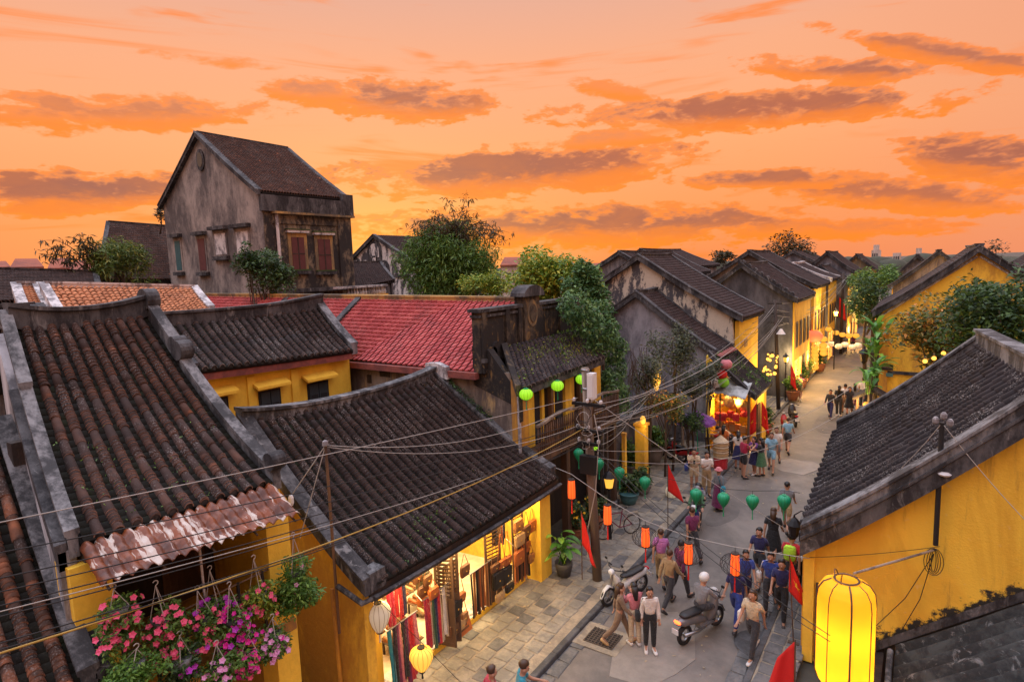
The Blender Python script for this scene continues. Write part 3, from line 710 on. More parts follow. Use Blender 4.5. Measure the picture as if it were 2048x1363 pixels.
m = MB(); m.sweep([(-.06, -.30), (.02, -.30), (.03, -.06), (-.06, -.04)], [SS(k/8, 1.0) + V3((-.02, 0, -.02)) for k in range(9)], (1, 0, 0)); part(m, 'fascia', 'wood_dark', hS)
m = MB(); m.sweep([(-.02, -.24), (.07, -.26), (.12, -.17), (.06, -.14), (.0, -.17)], [SS(k/8, 1.0) + V3((.02, 0, -.02)) for k in range(9)], (1, 0, 0)); part(m, 'gutter', 'dark_cap', hS)
p = SS(0, 1.0); m = MB(); m.tube([(p.x + .06, p.y + .1, p.z - .22), (p.x - .1, p.y - .14, p.z - .30), (p.x - .75, p.y - .17, p.z - .12)], .055, 8); part(m, 'drain_pipe', 'grey_cap', hS)
m = MB(); m.tube([(-9.55, 7.27, .1), (-9.62, 7.27, 2.7)], .045, 8); part(m, 'drain_pipe', 'yellow_worn', hS)
# front pillars and floor
SX = -9.10
m = MB(); m.box((SX - .40, 7.42, 0), (SX + .05, 7.98, 2.86)); part(m, 'pillar', 'yellow_clean', hS)
m = MB(); m.box((SX - .50, 13.56, 0), (-8.58, 14.12, 2.70)); part(m, 'pillar', 'yellow_clean', hS)
m = MB(); m.box((-13.6, 7.6, .1), (SX + .02, 13.9, .27)); part(m, 'floor', 'floor_tile', hS)
for i in range(7):
    m = MB(); m.box((SX - .28, 7.99 + .775*i, .272), (SX + .04, 8.755 + .775*i, .30)); part(m, 'sill_slab', 'white_cap', hS)
m = MB(); m.box((SX + .02, 7.99, .11), (SX + .06, 13.41, .26)); part(m, 'step_face', 'yellow_clean', hS)
m = MB(); m.box((-13.75, 7.6, .1), (-13.6, 13.9, 3.6)); part(m, 'back_wall', 'yellow_clean', hS)
m = MB(); m.box((-13.6, 7.68, 2.86), (SX - .1, 13.9, 2.94)); part(m, 'ceiling', 'wood_mid', hS)

# ------------------------------------------------------------------ yellow rear house with three shuttered windows
R0, R1, E1, E0 = PX(318, 652, -18.), PX(636, 618, -18.), PX(706, 701, -16.), PX(392, 742, -16.)
hD = thing('rear_house', 'yellow rear house with dark tile roof and three small shuttered windows', 'house', (-17, 11, 0))
SD = quad_surface(R0, R1, E1, E0, .10, .05)
tile_roof(hD, SD, 21, 'tile_dark', .080, bands=[(0, .06), (.46, .56), (.985, 1.1)], ring=.12, seed=6, nobj=300, jit=.006)
pth = [SD(-.03 + 1.06*k/14, 0) + V3((0, 0, .02 + .14*max(0, 2*k/14 - 1)**2)) for k in range(15)]; rib(hD, pth, .24, .34, 'dark_cap', (1, 0, 0), 'ridge', .05)
rib(hD, spath(SD, 1.0, off=(0, .08, 0)), .24, .26, 'grey_cap', (0, 1, 0), 'gable_rib'); rib(hD, spath(SD, 0.0, off=(0, -.05, 0)), .2, .2, 'dark_cap', (0, 1, 0), 'gable_rib')
e0, e1 = V3(E0), V3(E1); WD = -16.35; y0, y1 = e0.y + .05, e1.y + .05; zt = e1.z - .1
m = MB(); m.box((WD - .25, y0, 1.5), (WD, y1, zt + .05)); part(m, 'front_wall', 'yellow_clean', hD)
curtain(hD, spath(SD, 1.0, off=(0, .10, -.06), b=.8), 1.5, .2, (0, -1, 0), 'yellow_clean', 'gable_wall')
SDb = quad_surface(V3(R1) + V3((-.1, 0, 0)), V3(R0) + V3((-.1, 0, 0)), (-20.4, y0, 6.2), (-20.4, y1, 6.2), .05); ribbed_roof(hD, SDb, 18, 'tile_far', .1, 'rear_roof')
m = MB(); m.sweep([(-.04, -.30), (.03, -.30), (.03, -.10), (-.04, -.10)], [SD(k/6, 1.0) + V3((-.06, 0, 0)) for k in range(7)], (1, 0, 0)); part(m, 'fascia', 'red_sheet', hD)
def box_px(parent, x0, y0_, x1, y1_, X, d0, d1, name, mat):
    """box on a street-parallel wall spanning two surveyed corners; d0..d1 = how far it stands out"""
    p, q = PX(x0, y0_, X), PX(x1, y1_, X)
    m = MB(); m.box((X + d0, min(p[1], q[1]), min(p[2], q[2])), (X + d1, max(p[1], q[1]), max(p[2], q[2]))); return part(m, name, mat, parent)
plain('shutter_blue', (.030, .042, .050), .6, var=.3)
plain('shutter_frame', (.012, .012, .014), .7)
for (x0, x1, ya, yb, hx0, hx1, hy) in ((519, 561, 786, 828, 503, 572, 776), (616, 656, 770, 806, 607, 666, 757), (430, 456, 800, 842, 418, 470, 790)):
    p, q = PX(x0, ya, WD), PX(x1, yb, WD); yc0, yc1, zc0, zc1 = p[1], q[1], min(p[2], q[2]) - .1, p[2]
    m = MB(); m.box((WD - .02, yc0 - .05, zc0 - .05), (WD + .03, yc1 + .05, zc1 + .05)); wn = part(m, 'window', 'shutter_frame', hD)
    for s_ in range(2):
        a = yc0 + (yc1 - yc0)*.5*s_; m = MB(); m.box((WD + .03, a + .015, zc0), (WD + .06, a + (yc1 - yc0)*.5 - .015, zc1)); part(m, 'shutter', 'shutter_blue', wn)
        m = MB(); m.box((WD + .06, a + .06, zc0 + .06), (WD + .075, a + (yc1 - yc0)*.5 - .06, zc0 + (zc1 - zc0)*.6)); part(m, 'panel', 'shutter_frame', wn)
    h0, h1 = PX(hx0, hy, WD), PX(hx1, hy, WD); hz = zc1 + .28; yc_ = (yc0 + yc1)/2; hw = (yc1 - yc0)*.5 + .24
    m = MB(); m.prism([(WD, hz), (WD + .34, hz - .13), (WD + .34, hz - .05), (WD, hz + .09)], 'y', yc_ - hw, yc_ + hw); part(m, 'hood', 'yellow_clean', hD)
for px_ in (500, 588):
    yy = PX(px_, 760, WD)[1]; m = MB(); m.box((WD, yy - .13, 1.5), (WD + .07, yy + .13, zt - .2)); part(m, 'pilaster', 'yellow_clean', hD)

# ------------------------------------------------------------------ red-roofed house with parapet front and balcony
hB = thing('balcony_house', 'old house with long red tile roof, dark parapet crest and wooden balcony', 'house', (-12, 16, 0))
R0, R1, E1, E0 = (-31.0, 17.0, 8.10), (-11.1, 17.0, 7.88), (-10.95, 14.05, 5.92), (-31.0, 14.05, 6.15)
SR = quad_surface(R0, R1, E1, E0, .03, 0)
g = [[SR(i/20, j/4) for j in range(5)] for i in range(21)]
m = MB(); m.sheet(g, .10); rr = part(m, 'roof', 'roof_under', hB)  # dark base sheet deepens the weak row shadows by colour
NC, NR = 84, 17; Ms = []
for i in range(NC):
    for j in range(NR):
        u, v = i/NC, j/NR; p = SR(u, v); du = SR((i+1)/NC, v) - p; dv = (SR(u, (j+1)/NR) - p); n = du.cross(dv).normalized(); n = n if n.z > 0 else -n
        tt = dv*1.04 + n*.055; p = p + n*(.012 + rn.uniform(-.003, .003))
        Ms.append(Matrix(((tt.x, du.x, n.x, p.x), (tt.y, du.y, n.y, p.y), (tt.z, du.z, n.z, p.z), (0, 0, 0, 1))))
RTV = [(0, .02, 0), (0, .62, .0), (0, .72, .026), (0, .90, .026), (0, .985, .0)]; RTV = RTV + [(1, b, c) for a, b, c in RTV] + [(1, b, c - .05) for a, b, c in RTV]
RTF = [(i, i+5, i+6, i+1) for i in range(4)] + [(i+5, i+10, i+11, i+6) for i in range(4)]
Ms.sort(key=lambda M: cdist(M.translation))
rme = tile_mesh('tile_red', RTV, RTF, 'flat')
for M in Ms[:300]: inst(rme, 'tile', M, rr)
join_template(RTV, RTF, Ms[300:], 'roof_tiles', 'tile_red', rr)
SRb = quad_surface(R1, R0, (-31, 20, 6.2), (-11, 20, 6.0), .02); m = MB(); m.sheet([[SRb(i/10, j/3) for j in range(4)] for i in range(11)], .1); part(m, 'rear_roof', 'tile_red', hB)
rib(hB, [(-31, 17, 8.08), (-24, 17, 8.02), (-19, 17, 7.96), (-11.0, 17, 7.86)], .26, .15, 'ochre_old', (0, 1, 0), 'ridge', .03)
for X in (-19.2, -24.0):
    rib(hB, [(X, 17, 7.95), (X + .15, 15.5, 7.0), (X + .3, 14.0, 6.02)], .26, .16, 'dark_cap', (1, 0, 0), 'roof_rib', .02)
m = MB(); m.box((-31, 13.86, 5.72), (-10.9, 14.06, 5.92)); part(m, 'eave_board', 'red_sheet', hB)
m = MB(); m.box((-31, 14.16, 0), (-9.75, 14.42, 5.95)); part(m, 'side_wall', 'redhouse_wall', hB)
m = MB(); m.prism([(-11.2, 5.5), (-9.75, 5.0), (-9.75, 5.6), (-10.6, 6.6), (-11.2, 6.7)], 'y', 14.15, 14.43); part(m, 'side_wall', 'parapet_dark', hB)
# exposed brick patch holes
for (x, y, w_, h_) in ((760, 752, .5, .22), (735, 765, .22, .30)):
    p = PY(x, y, 14.16); m = MB(); m.box((p[0], 14.145, p[2]), (p[0] + w_, 14.17, p[2] + h_)); part(m, 'plaster_hole', 'wood_dark', hB)
# parapet
PXX = -10.75; py0, py1 = 14.0, 20.2; pz0, pz1 = 5.9, 7.72
m = MB(); m.box((PXX - .3, py0, pz0), (PXX, py1, pz1)); pp = part(m, 'parapet', 'parapet_dark', hB)
m = MB(); m.box((PXX - .38, py0 - .10, pz1), (PXX + .10, py1 + .05, pz1 + .10)); part(m, 'cornice', 'dark_cap', pp)
m = MB(); m.box((PXX - .34, py0 - .05, pz1 - .16), (PXX + .06, py1 + .02, pz1 - .08)); part(m, 'cornice', 'dark_cap', pp)
yc = PX(1058, 640, PXX)[1]
for yy in (py0 + .12, py0 + 1.35, yc - .62, yc + .62, py1 - 1.5, py1 - .2):
    m = MB(); m.box((PXX, yy - .10, pz0), (PXX + .09, yy + .10, pz1 - .002)); part(m, 'pilaster', 'parapet_dark', pp)
m = MB(); m.box((PXX, py0, pz0 + .32), (PXX + .13, py1, pz0 + .44)); part(m, 'moulding', 'dark_cap', pp)
m = MB(); m.prism([(yc - .46, pz0 + .45), (yc + .46, pz0 + .45), (yc + .46, pz1 + .35), (yc - .46, pz1 + .35)], 'x', PXX - .25, PXX + .14); part(m, 'crest', 'parapet_dark', pp)
m = MB(); m.prism([(yc + .62*math.cos(t*math.pi/10), pz1 + .34 + .36*math.sin(t*math.pi/10)) for t in range(11)], 'x', PXX - .3, PXX + .26); part(m, 'crest_hood', 'dark_cap', pp)
for r_, d0, mt in ((.30, .16, 'ochre_old'), (.20, .19, 'parapet_dark')):
    m = MB(); m.prism([(yc + r_*math.cos(t*math.pi/10), pz1 - .22 + 1.5*r_*math.sin(t*math.pi/10)) for t in range(20)], 'x', PXX + .14, PXX + d0); part(m, 'medallion', mt, pp)
for yy, r_ in ((py0 + .75, .34), (py0 + .45, .22)):
    m = MB(); m.prism([(yy + r_*math.cos(t*math.pi/8), pz0 + .55 + r_*math.sin(t*math.pi/8)) for t in range(16)], 'x', PXX, PXX + .12); part(m, 'scroll', 'parapet_dark', pp)
# front roof over the balcony
R0, R1, E1, E0 = PX(1012, 698, -10.6), PX(1172, 660, -10.6), PX(1208, 715, -9.35), PX(1040, 780, -9.35)
R0[2] += .05; R1[2] += .05
SB = quad_surface(R0, R1, E1, E0, .05, 0)
tile_roof(hB, SB, 22, 'tile_black', .082, bands=[], ring=.12, u0=.01, u1=.99, nobj=300, seed=9, name='front_roof')
rib(hB, spath(SB, 0.0, off=(0, -.08, 0), b=1.0), .22, .16, 'parapet_dark', (0, 1, 0), 'gable_rib')
curtain(hB, spath(SB, 0.0, off=(0, -.06, .02)), 4.6, .18, (0, 1, 0), 'parapet_dark', 'side_wall')
m = MB(); m.sweep([(-.05, -.22), (.02, -.22), (.03, -.04), (-.05, -.03)], [SB(k/6, 1.0) for k in range(7)], (1, 0, 0)); part(m, 'fascia', 'dark_cap', hB)
BX = -9.75; by0, by1 = 14.2, 19.8; bz = 3.55
m = MB(); m.box((BX - .2, by0, bz), (BX, by1, 5.6)); part(m, 'front_wall', 'wood_dark', hB)
m = MB(); m.prism([(-9.75, bz), (-9.45, bz), (-9.45, 5.45), (-9.75, 5.8)], 'y', by0 - .16, by0 + .28); part(m, 'corner_pier', 'yellow_worn', hB)
for a, b in ((.30, .62), (1.35, .16), (1.95, .20), (2.85, .62), (4.2, .20), (5.0, .5)):
    m = MB(); m.box((BX, by0 + a, bz), (BX + .10, by0 + a + b, 5.5)); part(m, 'wall_panel', 'yellow', hB)
for a in (1.72, 3.6):
    m = MB(); m.box((BX + .10, by0 + a, bz), (BX + .24, by0 + a + .14, 5.45)); part(m, 'post', 'wood_mid', hB)
for a in (.95, 2.3, 3.75, 4.5):
    m = MB(); m.box((BX + .0, by0 + a, bz), (BX + .05, by0 + a + .36, 5.15)); dr = part(m, 'door', 'shutter_frame', hB)
    m = MB(); m.box((BX + .05, by0 + a + .05, bz + .1), (BX + .065, by0 + a + .31, bz + .75)); part(m, 'panel', 'shutter_blue', dr)
m = MB(); m.box((-9.75, by0 - .1, bz - .22), (-8.95, by1, bz)); part(m, 'balcony_floor', 'wood_mid', hB)
rb = MB(); pts = [(-9.0, by0 + (by1 - by0)*k/40, bz + .86 + .14*abs(math.sin(math.pi*2*k/40))**2) for k in range(41)]
rb.sweep([(-.05, 0), (.05, 0), (.05, .07), (-.05, .07)], pts, (1, 0, 0)); part(rb, 'handrail', 'wood_pole', hB)
bal = MB(); bal.lathe([(.02, 0), (.035, .1), (.045, .25), (.02, .42), (.035, .55), (.022, .86)], n=6); bme = bal.mesh('baluster', 'wood_mid', True)
for k in range(46): inst(bme, 'baluster', Matrix.Translation((-9.0, by0 + .06 + (by1 - by0 - .1)*k/45, bz)), hB)
# ground floor: timber posts, lattice, dark inside
m = MB(); m.box((-10.6, by0, 0), (-10.4, by1, bz - .2)); part(m, 'ground_wall', 'wood_dark', hB)
for a in (.25, 1.9, 3.6, 5.4):
    m = MB(); m.box((-9.28, by0 + a - .11, .13), (-9.06, by0 + a + .11, bz - .2)); part(m, 'timber_post', 'wood_mid', hB)
    m = MB(); m.box((-9.34, by0 + a - .18, .12), (-9.0, by0 + a + .18, .34)); part(m, 'post_base', 'grey_cap', hB)
m = MB(); m.box((-9.75, by0 + .3, 1.9), (-9.68, by0 + 1.5, 3.2)); part(m, 'panel', 'yellow', hB)
for k in range(7): m = MB(); m.box((-9.67, by0 + .32 + .17*k, 1.0), (-9.64, by0 + .36 + .17*k, 3.2)); part(m, 'lattice_bar', 'wood_mid', hB)
m = MB(); m.tube([(-9.42, by0 - .26, 5.5), (-9.42, by0 - .26, .2)], .05, 8); part(m, 'drain_pipe', 'white_cap', hB)
# ------------------------------------------------------------------ the tall old gabled tower house
hT = thing('tower_house', 'tall weathered grey gable house with bricked-up windows rising above the roofs', 'house', (-35, 23, 0))
TX, TY = -30.0, 20.0; ty1 = 25.9; bx = -40.6; ax, azp = -35.6, 17.35; ez = 13.45
m = MB(); m.prism([(bx, 0), (TX, 0), (TX, ez), (ax, azp), (bx, ez + .25)], 'y', TY, ty1); part(m, 'wall', 'tower_wall', hT)
ST = quad_surface((ax, TY - .05, azp + .10), (ax, ty1 + .1, azp + .02), (TX + .05, ty1 + .1, ez + .15), (TX + .05, TY - .05, ez + .12), .10, 0); ribbed_roof(hT, ST, 30, 'tile_brown', .11, 'roof', 22)
STb = quad_surface((ax, ty1, azp + .1), (ax, TY, azp + .1), (bx - .2, TY, ez + .2), (bx - .2, ty1, ez + .2), .05); ribbed_roof(hT, STb, 24, 'tile_far', .11, 'rear_roof')
rib(hT, spath(ST, 0.0, off=(0, -.08, 0)), .34, .14, 'dark_cap', (0, 1, 0), 'gable_rib'); rib(hT, spath(STb, 1.0, off=(0, -.08, 0)), .34, .14, 'dark_cap', (0, 1, 0), 'gable_rib')
rib(hT, spath(ST, 1.0, off=(0, .0, 0)), .3, .14, 'dark_cap', (0, 1, 0), 'gable_rib')
m = MB(); m.sweep([(-.12, 0), (.12, 0), (.12, .2), (-.12, .2)], [(ax, TY - .15, azp + .05), (ax, ty1 + .1, azp)], (1, 0, 0)); part(m, 'ridge', 'dark_cap', hT)
# street front: plaster face, cornice and attic band, pilaster, two windows
m = MB(); m.box((TX, TY + .02, 7.0), (TX + .04, ty1 - .02, ez - .3)); part(m, 'front_face', 'tower_front', hT)
m = MB(); m.box((TX - .1, TY - .1, ez - .9), (TX + .22, ty1 + .2, ez - .02)); part(m, 'attic_band', 'dark_cap', hT)
m = MB(); m.box((TX - .1, TY + .5, ez - 1.02), (TX + .36, ty1 + .3, ez - .9)); part(m, 'cornice', 'ochre_old', hT)
m = MB(); m.box((TX, TY + .5, ez - 1.55), (TX + .10, ty1 + .1, ez - 1.02)); part(m, 'frieze', 'tower_front', hT)
m = MB(); m.box((TX - .3, ty1 - .9, 6.5), (TX + .16, ty1 + .12, ez - 1.02)); part(m, 'pilaster', 'tower_front', hT)
m = MB(); m.box((TX - .2, ty1 - .55, ez - .9), (TX + .34, ty1 + .25, ez + .38)); part(m, 'corner_block', 'dark_cap', hT)
m = MB(); m.box((TX, TY, 8.0), (TX + .30, ty1 + .1, 8.22)); part(m, 'string_course', 'dark_cap', hT)
plain('shutter_red', (.105, .030, .030), .7, var=.35, scale=4)
plain('shutter_teal', (.03, .10, .11), .7, var=.3)
def twin(x0, x1, yt, yb):
    p, q = PX(x0, yt, TX), PX(x1, yb, TX); a, b, z0, z1 = p[1], q[1], q[2], p[2]
    m = MB(); m.box((TX + .04, a - .22, z0 - .02), (TX + .09, b + .22, z1 + .25)); wn = part(m, 'window', 'ochre_old', hT)
    m = MB(); m.box((TX + .09, a, z0), (TX + .12, b, z1)); part(m, 'shutter', 'shutter_red', wn)
    m = MB(); m.box((TX + .12, (a+b)/2 - .03, z0), (TX + .14, (a+b)/2 + .03, z1)); part(m, 'mullion', 'wood_dark', wn)
    m = MB(); m.box((TX + .12, a, (z0+z1)/2 - .03), (TX + .138, b, (z0+z1)/2 + .03)); part(m, 'rail', 'wood_dark', wn)
    m = MB(); m.box((TX + .04, a - .30, z1 + .25), (TX + .26, b + .30, z1 + .40)); part(m, 'hood', 'white_cap', wn)
    m = MB(); m.box((TX + .04, a - .34, z1 + .40), (TX + .30, b + .34, z1 + .46)); part(m, 'hood_moss', 'leaf_dark', wn)
    m = MB(); m.box((TX + .04, a - .25, z0 - .22), (TX + .24, b + .25, z0 - .02)); part(m, 'sill', 'dark_cap', wn)
    m = MB(); m.box((TX + .05, a - .25, z0 - .02), (TX + .25, b + .25, z0 + .05)); part(m, 'sill_moss', 'leaf_dark', wn)
twin(580, 610, 474, 540); twin(633, 662, 478, 541)
m = MB(); m.tube([(TX + .16, TY + .75, ez - 1.0), (TX + .16, TY + .75, 7.5)], .09, 8); part(m, 'drain_pipe', 'white_cap', hT)
def gwin(x0, x1, yt, yb, mat, lab):
    p, q = PY(x0, yt, TY), PY(x1, yb, TY); a, b, z0, z1 = p[0], q[0], q[2], p[2]
    m = MB(); m.box((a - .15, TY - .04, z0 - .1), (b + .15, TY - .005, z1 + .15)); wn = part(m, 'window', 'tower_wall', hT, label=lab)
    m = MB(); m.box((a, TY - .06, z0), (b, TY - .04, z1)); part(m, 'infill', mat, wn)
    m = MB(); m.box((a - .3, TY - .32, z1 + .22), (b + .3, TY - .0, z1 + .42)); part(m, 'hood', 'dark_cap', wn)
    m = MB(); m.box((a - .2, TY - .24, z0 - .32), (b + .25, TY - .0, z0 - .1)); part(m, 'sill', 'dark_cap', wn)
gwin(350, 366, 482, 540, 'shutter_teal', 'window with blue-green shutter'); gwin(396, 415, 478, 540, 'shutter_red', 'window with closed dark red shutter')
gwin(430, 455, 468, 508, 'white_cap', 'bricked-up window painted white'); gwin(473, 500, 464, 505, 'white_cap', 'bricked-up window painted white beside the corner')
p = PY(402, 320, TY); m = MB(); m.prism([(p[0] + .42*math.cos(t*math.pi/10), p[2] + .62*math.sin(t*math.pi/10)) for t in range(20)], 'y', TY - .08, TY - .01); rd = part(m, 'roundel', 'dark_cap', hT)
m = MB(); m.prism([(p[0] + .27*math.cos(t*math.pi/10), p[2] + .42*math.sin(t*math.pi/10)) for t in range(20)], 'y', TY - .10, TY - .085); part(m, 'roundel_glass', 'ochre_old', rd)

# ------------------------------------------------------------------ other roofs on the left
def plain_house(name, label, R0, R1, E1, E0, ncol, mat, rad, wall, capm, sag=.08, floor=0.0, group=None, steps=12, ribs=True, objs=0, ring=.2):
    R0, R1, E1, E0 = [V3(p) for p in (R0, R1, E1, E0)]; c = (R0 + E1)*.5
    h = thing(name, label, 'house', (c.x, c.y, floor), group=group); S = quad_surface(R0, R1, E1, E0, sag)
    if objs: tile_roof(h, S, ncol, mat, rad, bands=[], ring=ring, nobj=objs, seed=ncol, endcap=False)
    else: ribbed_roof(h, S, ncol, mat, rad, 'roof', steps)
    hz = V3((R0.x - E0.x, R0.y - E0.y, 0)); b0 = R0 + hz*.8; b1 = R1 + hz*.8; dzv = (R0.z - E0.z)*.8; b0.z -= dzv; b1.z -= dzv
    Sb = quad_surface(R1, R0, b0, b1, sag); ribbed_roof(h, Sb, ncol, mat, rad, 'rear_roof', 8)
    sd = (R1 - R0); sd.z = 0; sd.normalize()
    if ribs:
        for u, o_ in ((0.0, -.03), (1.0, .03)): rib(h, spath(S, u, off=sd*o_), .24, .20, capm, sd, 'gable_rib', .02)
        rib(h, spath(S, v=0.0), .24, .22, capm, hz.normalized(), 'ridge', .03)
    for u, s_ in ((0.02, sd), (.98, -sd)):
        pts = [S(u, 1.0), S(u, .5), S(u, 0.0)] + [Sb(1 - u, .5), Sb(1 - u, 1.0)]; curtain(h, [p - V3((0, 0, .06)) for p in pts], floor, .2, s_, wall, 'gable_wall')
    f0, f1 = S(.02, .95), S(.98, .95); curtain(h, [f0 - V3((0, 0, .16)), f1 - V3((0, 0, .16))], floor, .2, hz.normalized(), wall, 'front_wall')
    return h, S, Sb
plain_house('orange_roof_house', 'house with bright orange tile roof edged in white plaster', PX(90, 575, -24), PX(388, 580, -24), PX(422, 622, -21), PX(132, 645, -21), 26, 'tile_terra', .092, 'yellow_clean', 'white_cap', .04, objs=300, ring=.30)
plain_house('orange_roof_house', 'narrow orange tile roof strip with white edge at the far left', PX(34, 575, -25), PX(72, 575, -25), PX(108, 645, -21.8), PX(62, 650, -21.8), 4, 'tile_terra', .1, 'yellow_clean', 'white_cap', .03)
plain_house('rear_cottage', 'small dark roof tucked behind the brown tile roof at the left edge', PX(-40, 632, -17), PX(72, 622, -17), PX(92, 655, -15.2), PX(-40, 672, -15.2), 6, 'tile_dark', .12, 'grey_wall', 'dark_cap', .03)
plain_house('rear_cottage', 'small grey-ridged roof just below the orange tiles', PX(165, 632, -20), PX(285, 628, -20), PX(290, 650, -18.8), PX(168, 660, -18.8), 9, 'tile_dark', .11, 'grey_wall', 'grey_cap', .02)
plain_house('long_roof_house', 'long low dark roof behind the white-edged orange roofs', PX(-60, 542, -36), PX(190, 548, -36), PX(200, 596, -32), PX(-60, 610, -32), 30, 'tile_far', .16, 'grey_wall', 'dark_cap', .04)
plain_house('warehouse', 'mossy brown-roofed house behind the tower house', PX(218, 447, -47), PX(342, 456, -47), PX(352, 560, -41.5), PX(196, 560, -41.5), 26, 'tile_brown', .14, 'tower_wall', 'dark_cap', .1, steps=18)
plaster('far_white', (.58, .52, .47), (.40, .34, .30), .4, .4); plaster('far_red', (.30, .085, .045), (.20, .06, .04), .4, .4)
def far_house(x0, x1, yr, ye, X, label, wallh=6, red=True):
    p0, p1 = V3(PX(x0 + (x1 - x0)*.15, yr, X - 4)), V3(PX(x1 - (x1 - x0)*.2, yr, X - 4)); e0, e1 = V3(PX(x0, ye, X)), V3(PX(x1, ye, X)); p1.z = p0.z; e1.z = e0.z
    h = thing('distant_house', label, 'house', (e0.x, e0.y, 0), group='distant houses on the skyline')
    m = MB(); m.sheet([[p0, e0], [p1, e1]], .2); part(m, 'roof', 'far_red' if red else 'tile_far', h)
    b0, b1 = p0*2 - e0, p1*2 - e1; b0.z, b1.z = e0.z, e1.z; m = MB(); m.sheet([[b0, p0], [b1, p1]], .2); part(m, 'rear_roof', 'far_red' if red else 'tile_far', h)
    m = MB(); i0, i1 = e0.lerp(p0, .06), e1.lerp(p1, .06); m.hexa([(i0.x, i0.y, 0), (i1.x, i1.y, 0), (b1.x, b1.y, 0), (b0.x, b0.y, 0), (i0.x, i0.y, e0.z), (i1.x, i1.y, e1.z), (b1.x, b1.y, b1.z), (b0.x, b0.y, b0.z)]); part(m, 'wall', 'far_white', h)
    m = MB(); m.add([e0, p0, b0, e1, p1, b1], [(0, 1, 2), (3, 5, 4)]); part(m, 'gable', 'far_white', h)
    for k in range(3):
        q = i0.lerp(i1, .2 + .25*k); m = MB(); m.box((q.x - .1, q.y, e0.z - 2.6), (q.x + .12, q.y + .9, e0.z - 1.2)); part(m, 'window', 'shutter_blue', h)
    return h
far_house(-30, 22, 522, 534, -95, 'far white house with red roof at the left picture edge')
far_house(20, 88, 517, 534, -92, 'far white house with red roof beside the leftmost one')
far_house(95, 150, 516, 536, -100, 'far pale house behind the bamboo sprays')
far_house(138, 200, 521, 540, -88, 'far cream house with rust roof beside the green bush')
# ornate white gable house between tower and bamboo
GY = 40.0
p0, p1, p2 = PY(700, 530, GY), PY(750, 474, GY), PY(838, 534, GY)
hG = thing('ornate_gable_house', 'white ornate gable with dark arched niches and dark roof beside the bamboo', 'house', (p1[0], GY, 0))
m = MB(); m.prism([(p0[0] - 1, 0), (p2[0], 0), (p2[0], p2[2]), (p1[0], p1[2]), (p0[0] - 1, p0[2] - .3)], 'y', GY, GY + .4); part(m, 'gable_wall', 'gothic_white', hG)
SG = quad_surface((p1[0], GY - .1, p1[2] + .1), (p1[0], GY + 9, p1[2] + .1), (p2[0] + .3, GY + 9, p2[2]), (p2[0] + .3, GY - .1, p2[2]), .05); ribbed_roof(hG, SG, 24, 'tile_far', .16)
SGb = quad_surface((p1[0], GY + 9, p1[2] + .1), (p1[0], GY - .1, p1[2] + .1), (p0[0] - 1.2, GY - .1, p0[2] - .4), (p0[0] - 1.2, GY + 9, p0[2] - .4), .05); ribbed_roof(hG, SGb, 24, 'tile_far', .16, 'rear_roof')
rib(hG, spath(SG, 0.0), .35, .2, 'dark_cap', (0, 1, 0)); rib(hG, spath(SGb, 1.0), .35, .2, 'dark_cap', (0, 1, 0))
for (x, y, r_) in ((750, 500, .9), (712, 530, .75), (742, 536, .75), (768, 536, .75), (797, 536, .75), (750, 516, .35)):
    p = PY(x, y, GY)
    for rr_, d, mt in ((1.0, .10, 'dark_cap'), (.68, .14, 'gothic_white')):
        q = r_*rr_; pts = [(p[0] + q*math.cos(t*math.pi/8), p[2] + q*math.sin(t*math.pi/8)) for t in range(9)] + [(p[0] - q, p[2] - 1.1*q), (p[0] + q, p[2] - 1.1*q)]
        m = MB(); m.prism(pts, 'y', GY - d, GY - .002); part(m, 'arch', mt, hG)
plain_house('low_dark_house', 'dark tiled house directly right of the tower house', PX(690, 528, -36), PX(760, 527, -36), PX(788, 562, -33), PX(700, 580, -33), 18, 'tile_far', .14, 'grey_wall', 'dark_cap', .05)
bl = thing('balustrade_terrace', 'cream balustrade on a terrace right of the tower house', 'balustrade', (-29, 27, 0))
q0, q1 = V3(PX(700, 592, -29)), V3(PX(775, 592, -29))
m = MB(); m.box((-29.3, q0.y - 1, 0), (-28.9, q1.y, q0.z)); part(m, 'wall', 'yellow_worn', bl)
m = MB(); m.box((-29.3, q0.y - 1, q0.z + .48), (-28.9, q1.y, q0.z + .6)); part(m, 'handrail', 'white_cap', bl)
for k in range(14): m = MB(); m.lathe([(.06, 0), (.10, .15), (.05, .3), (.08, .48)], (-29.1, q0.y + (q1.y - q0.y)*k/13.5, q0.z), 6); part(m, 'baluster', 'white_cap', bl)

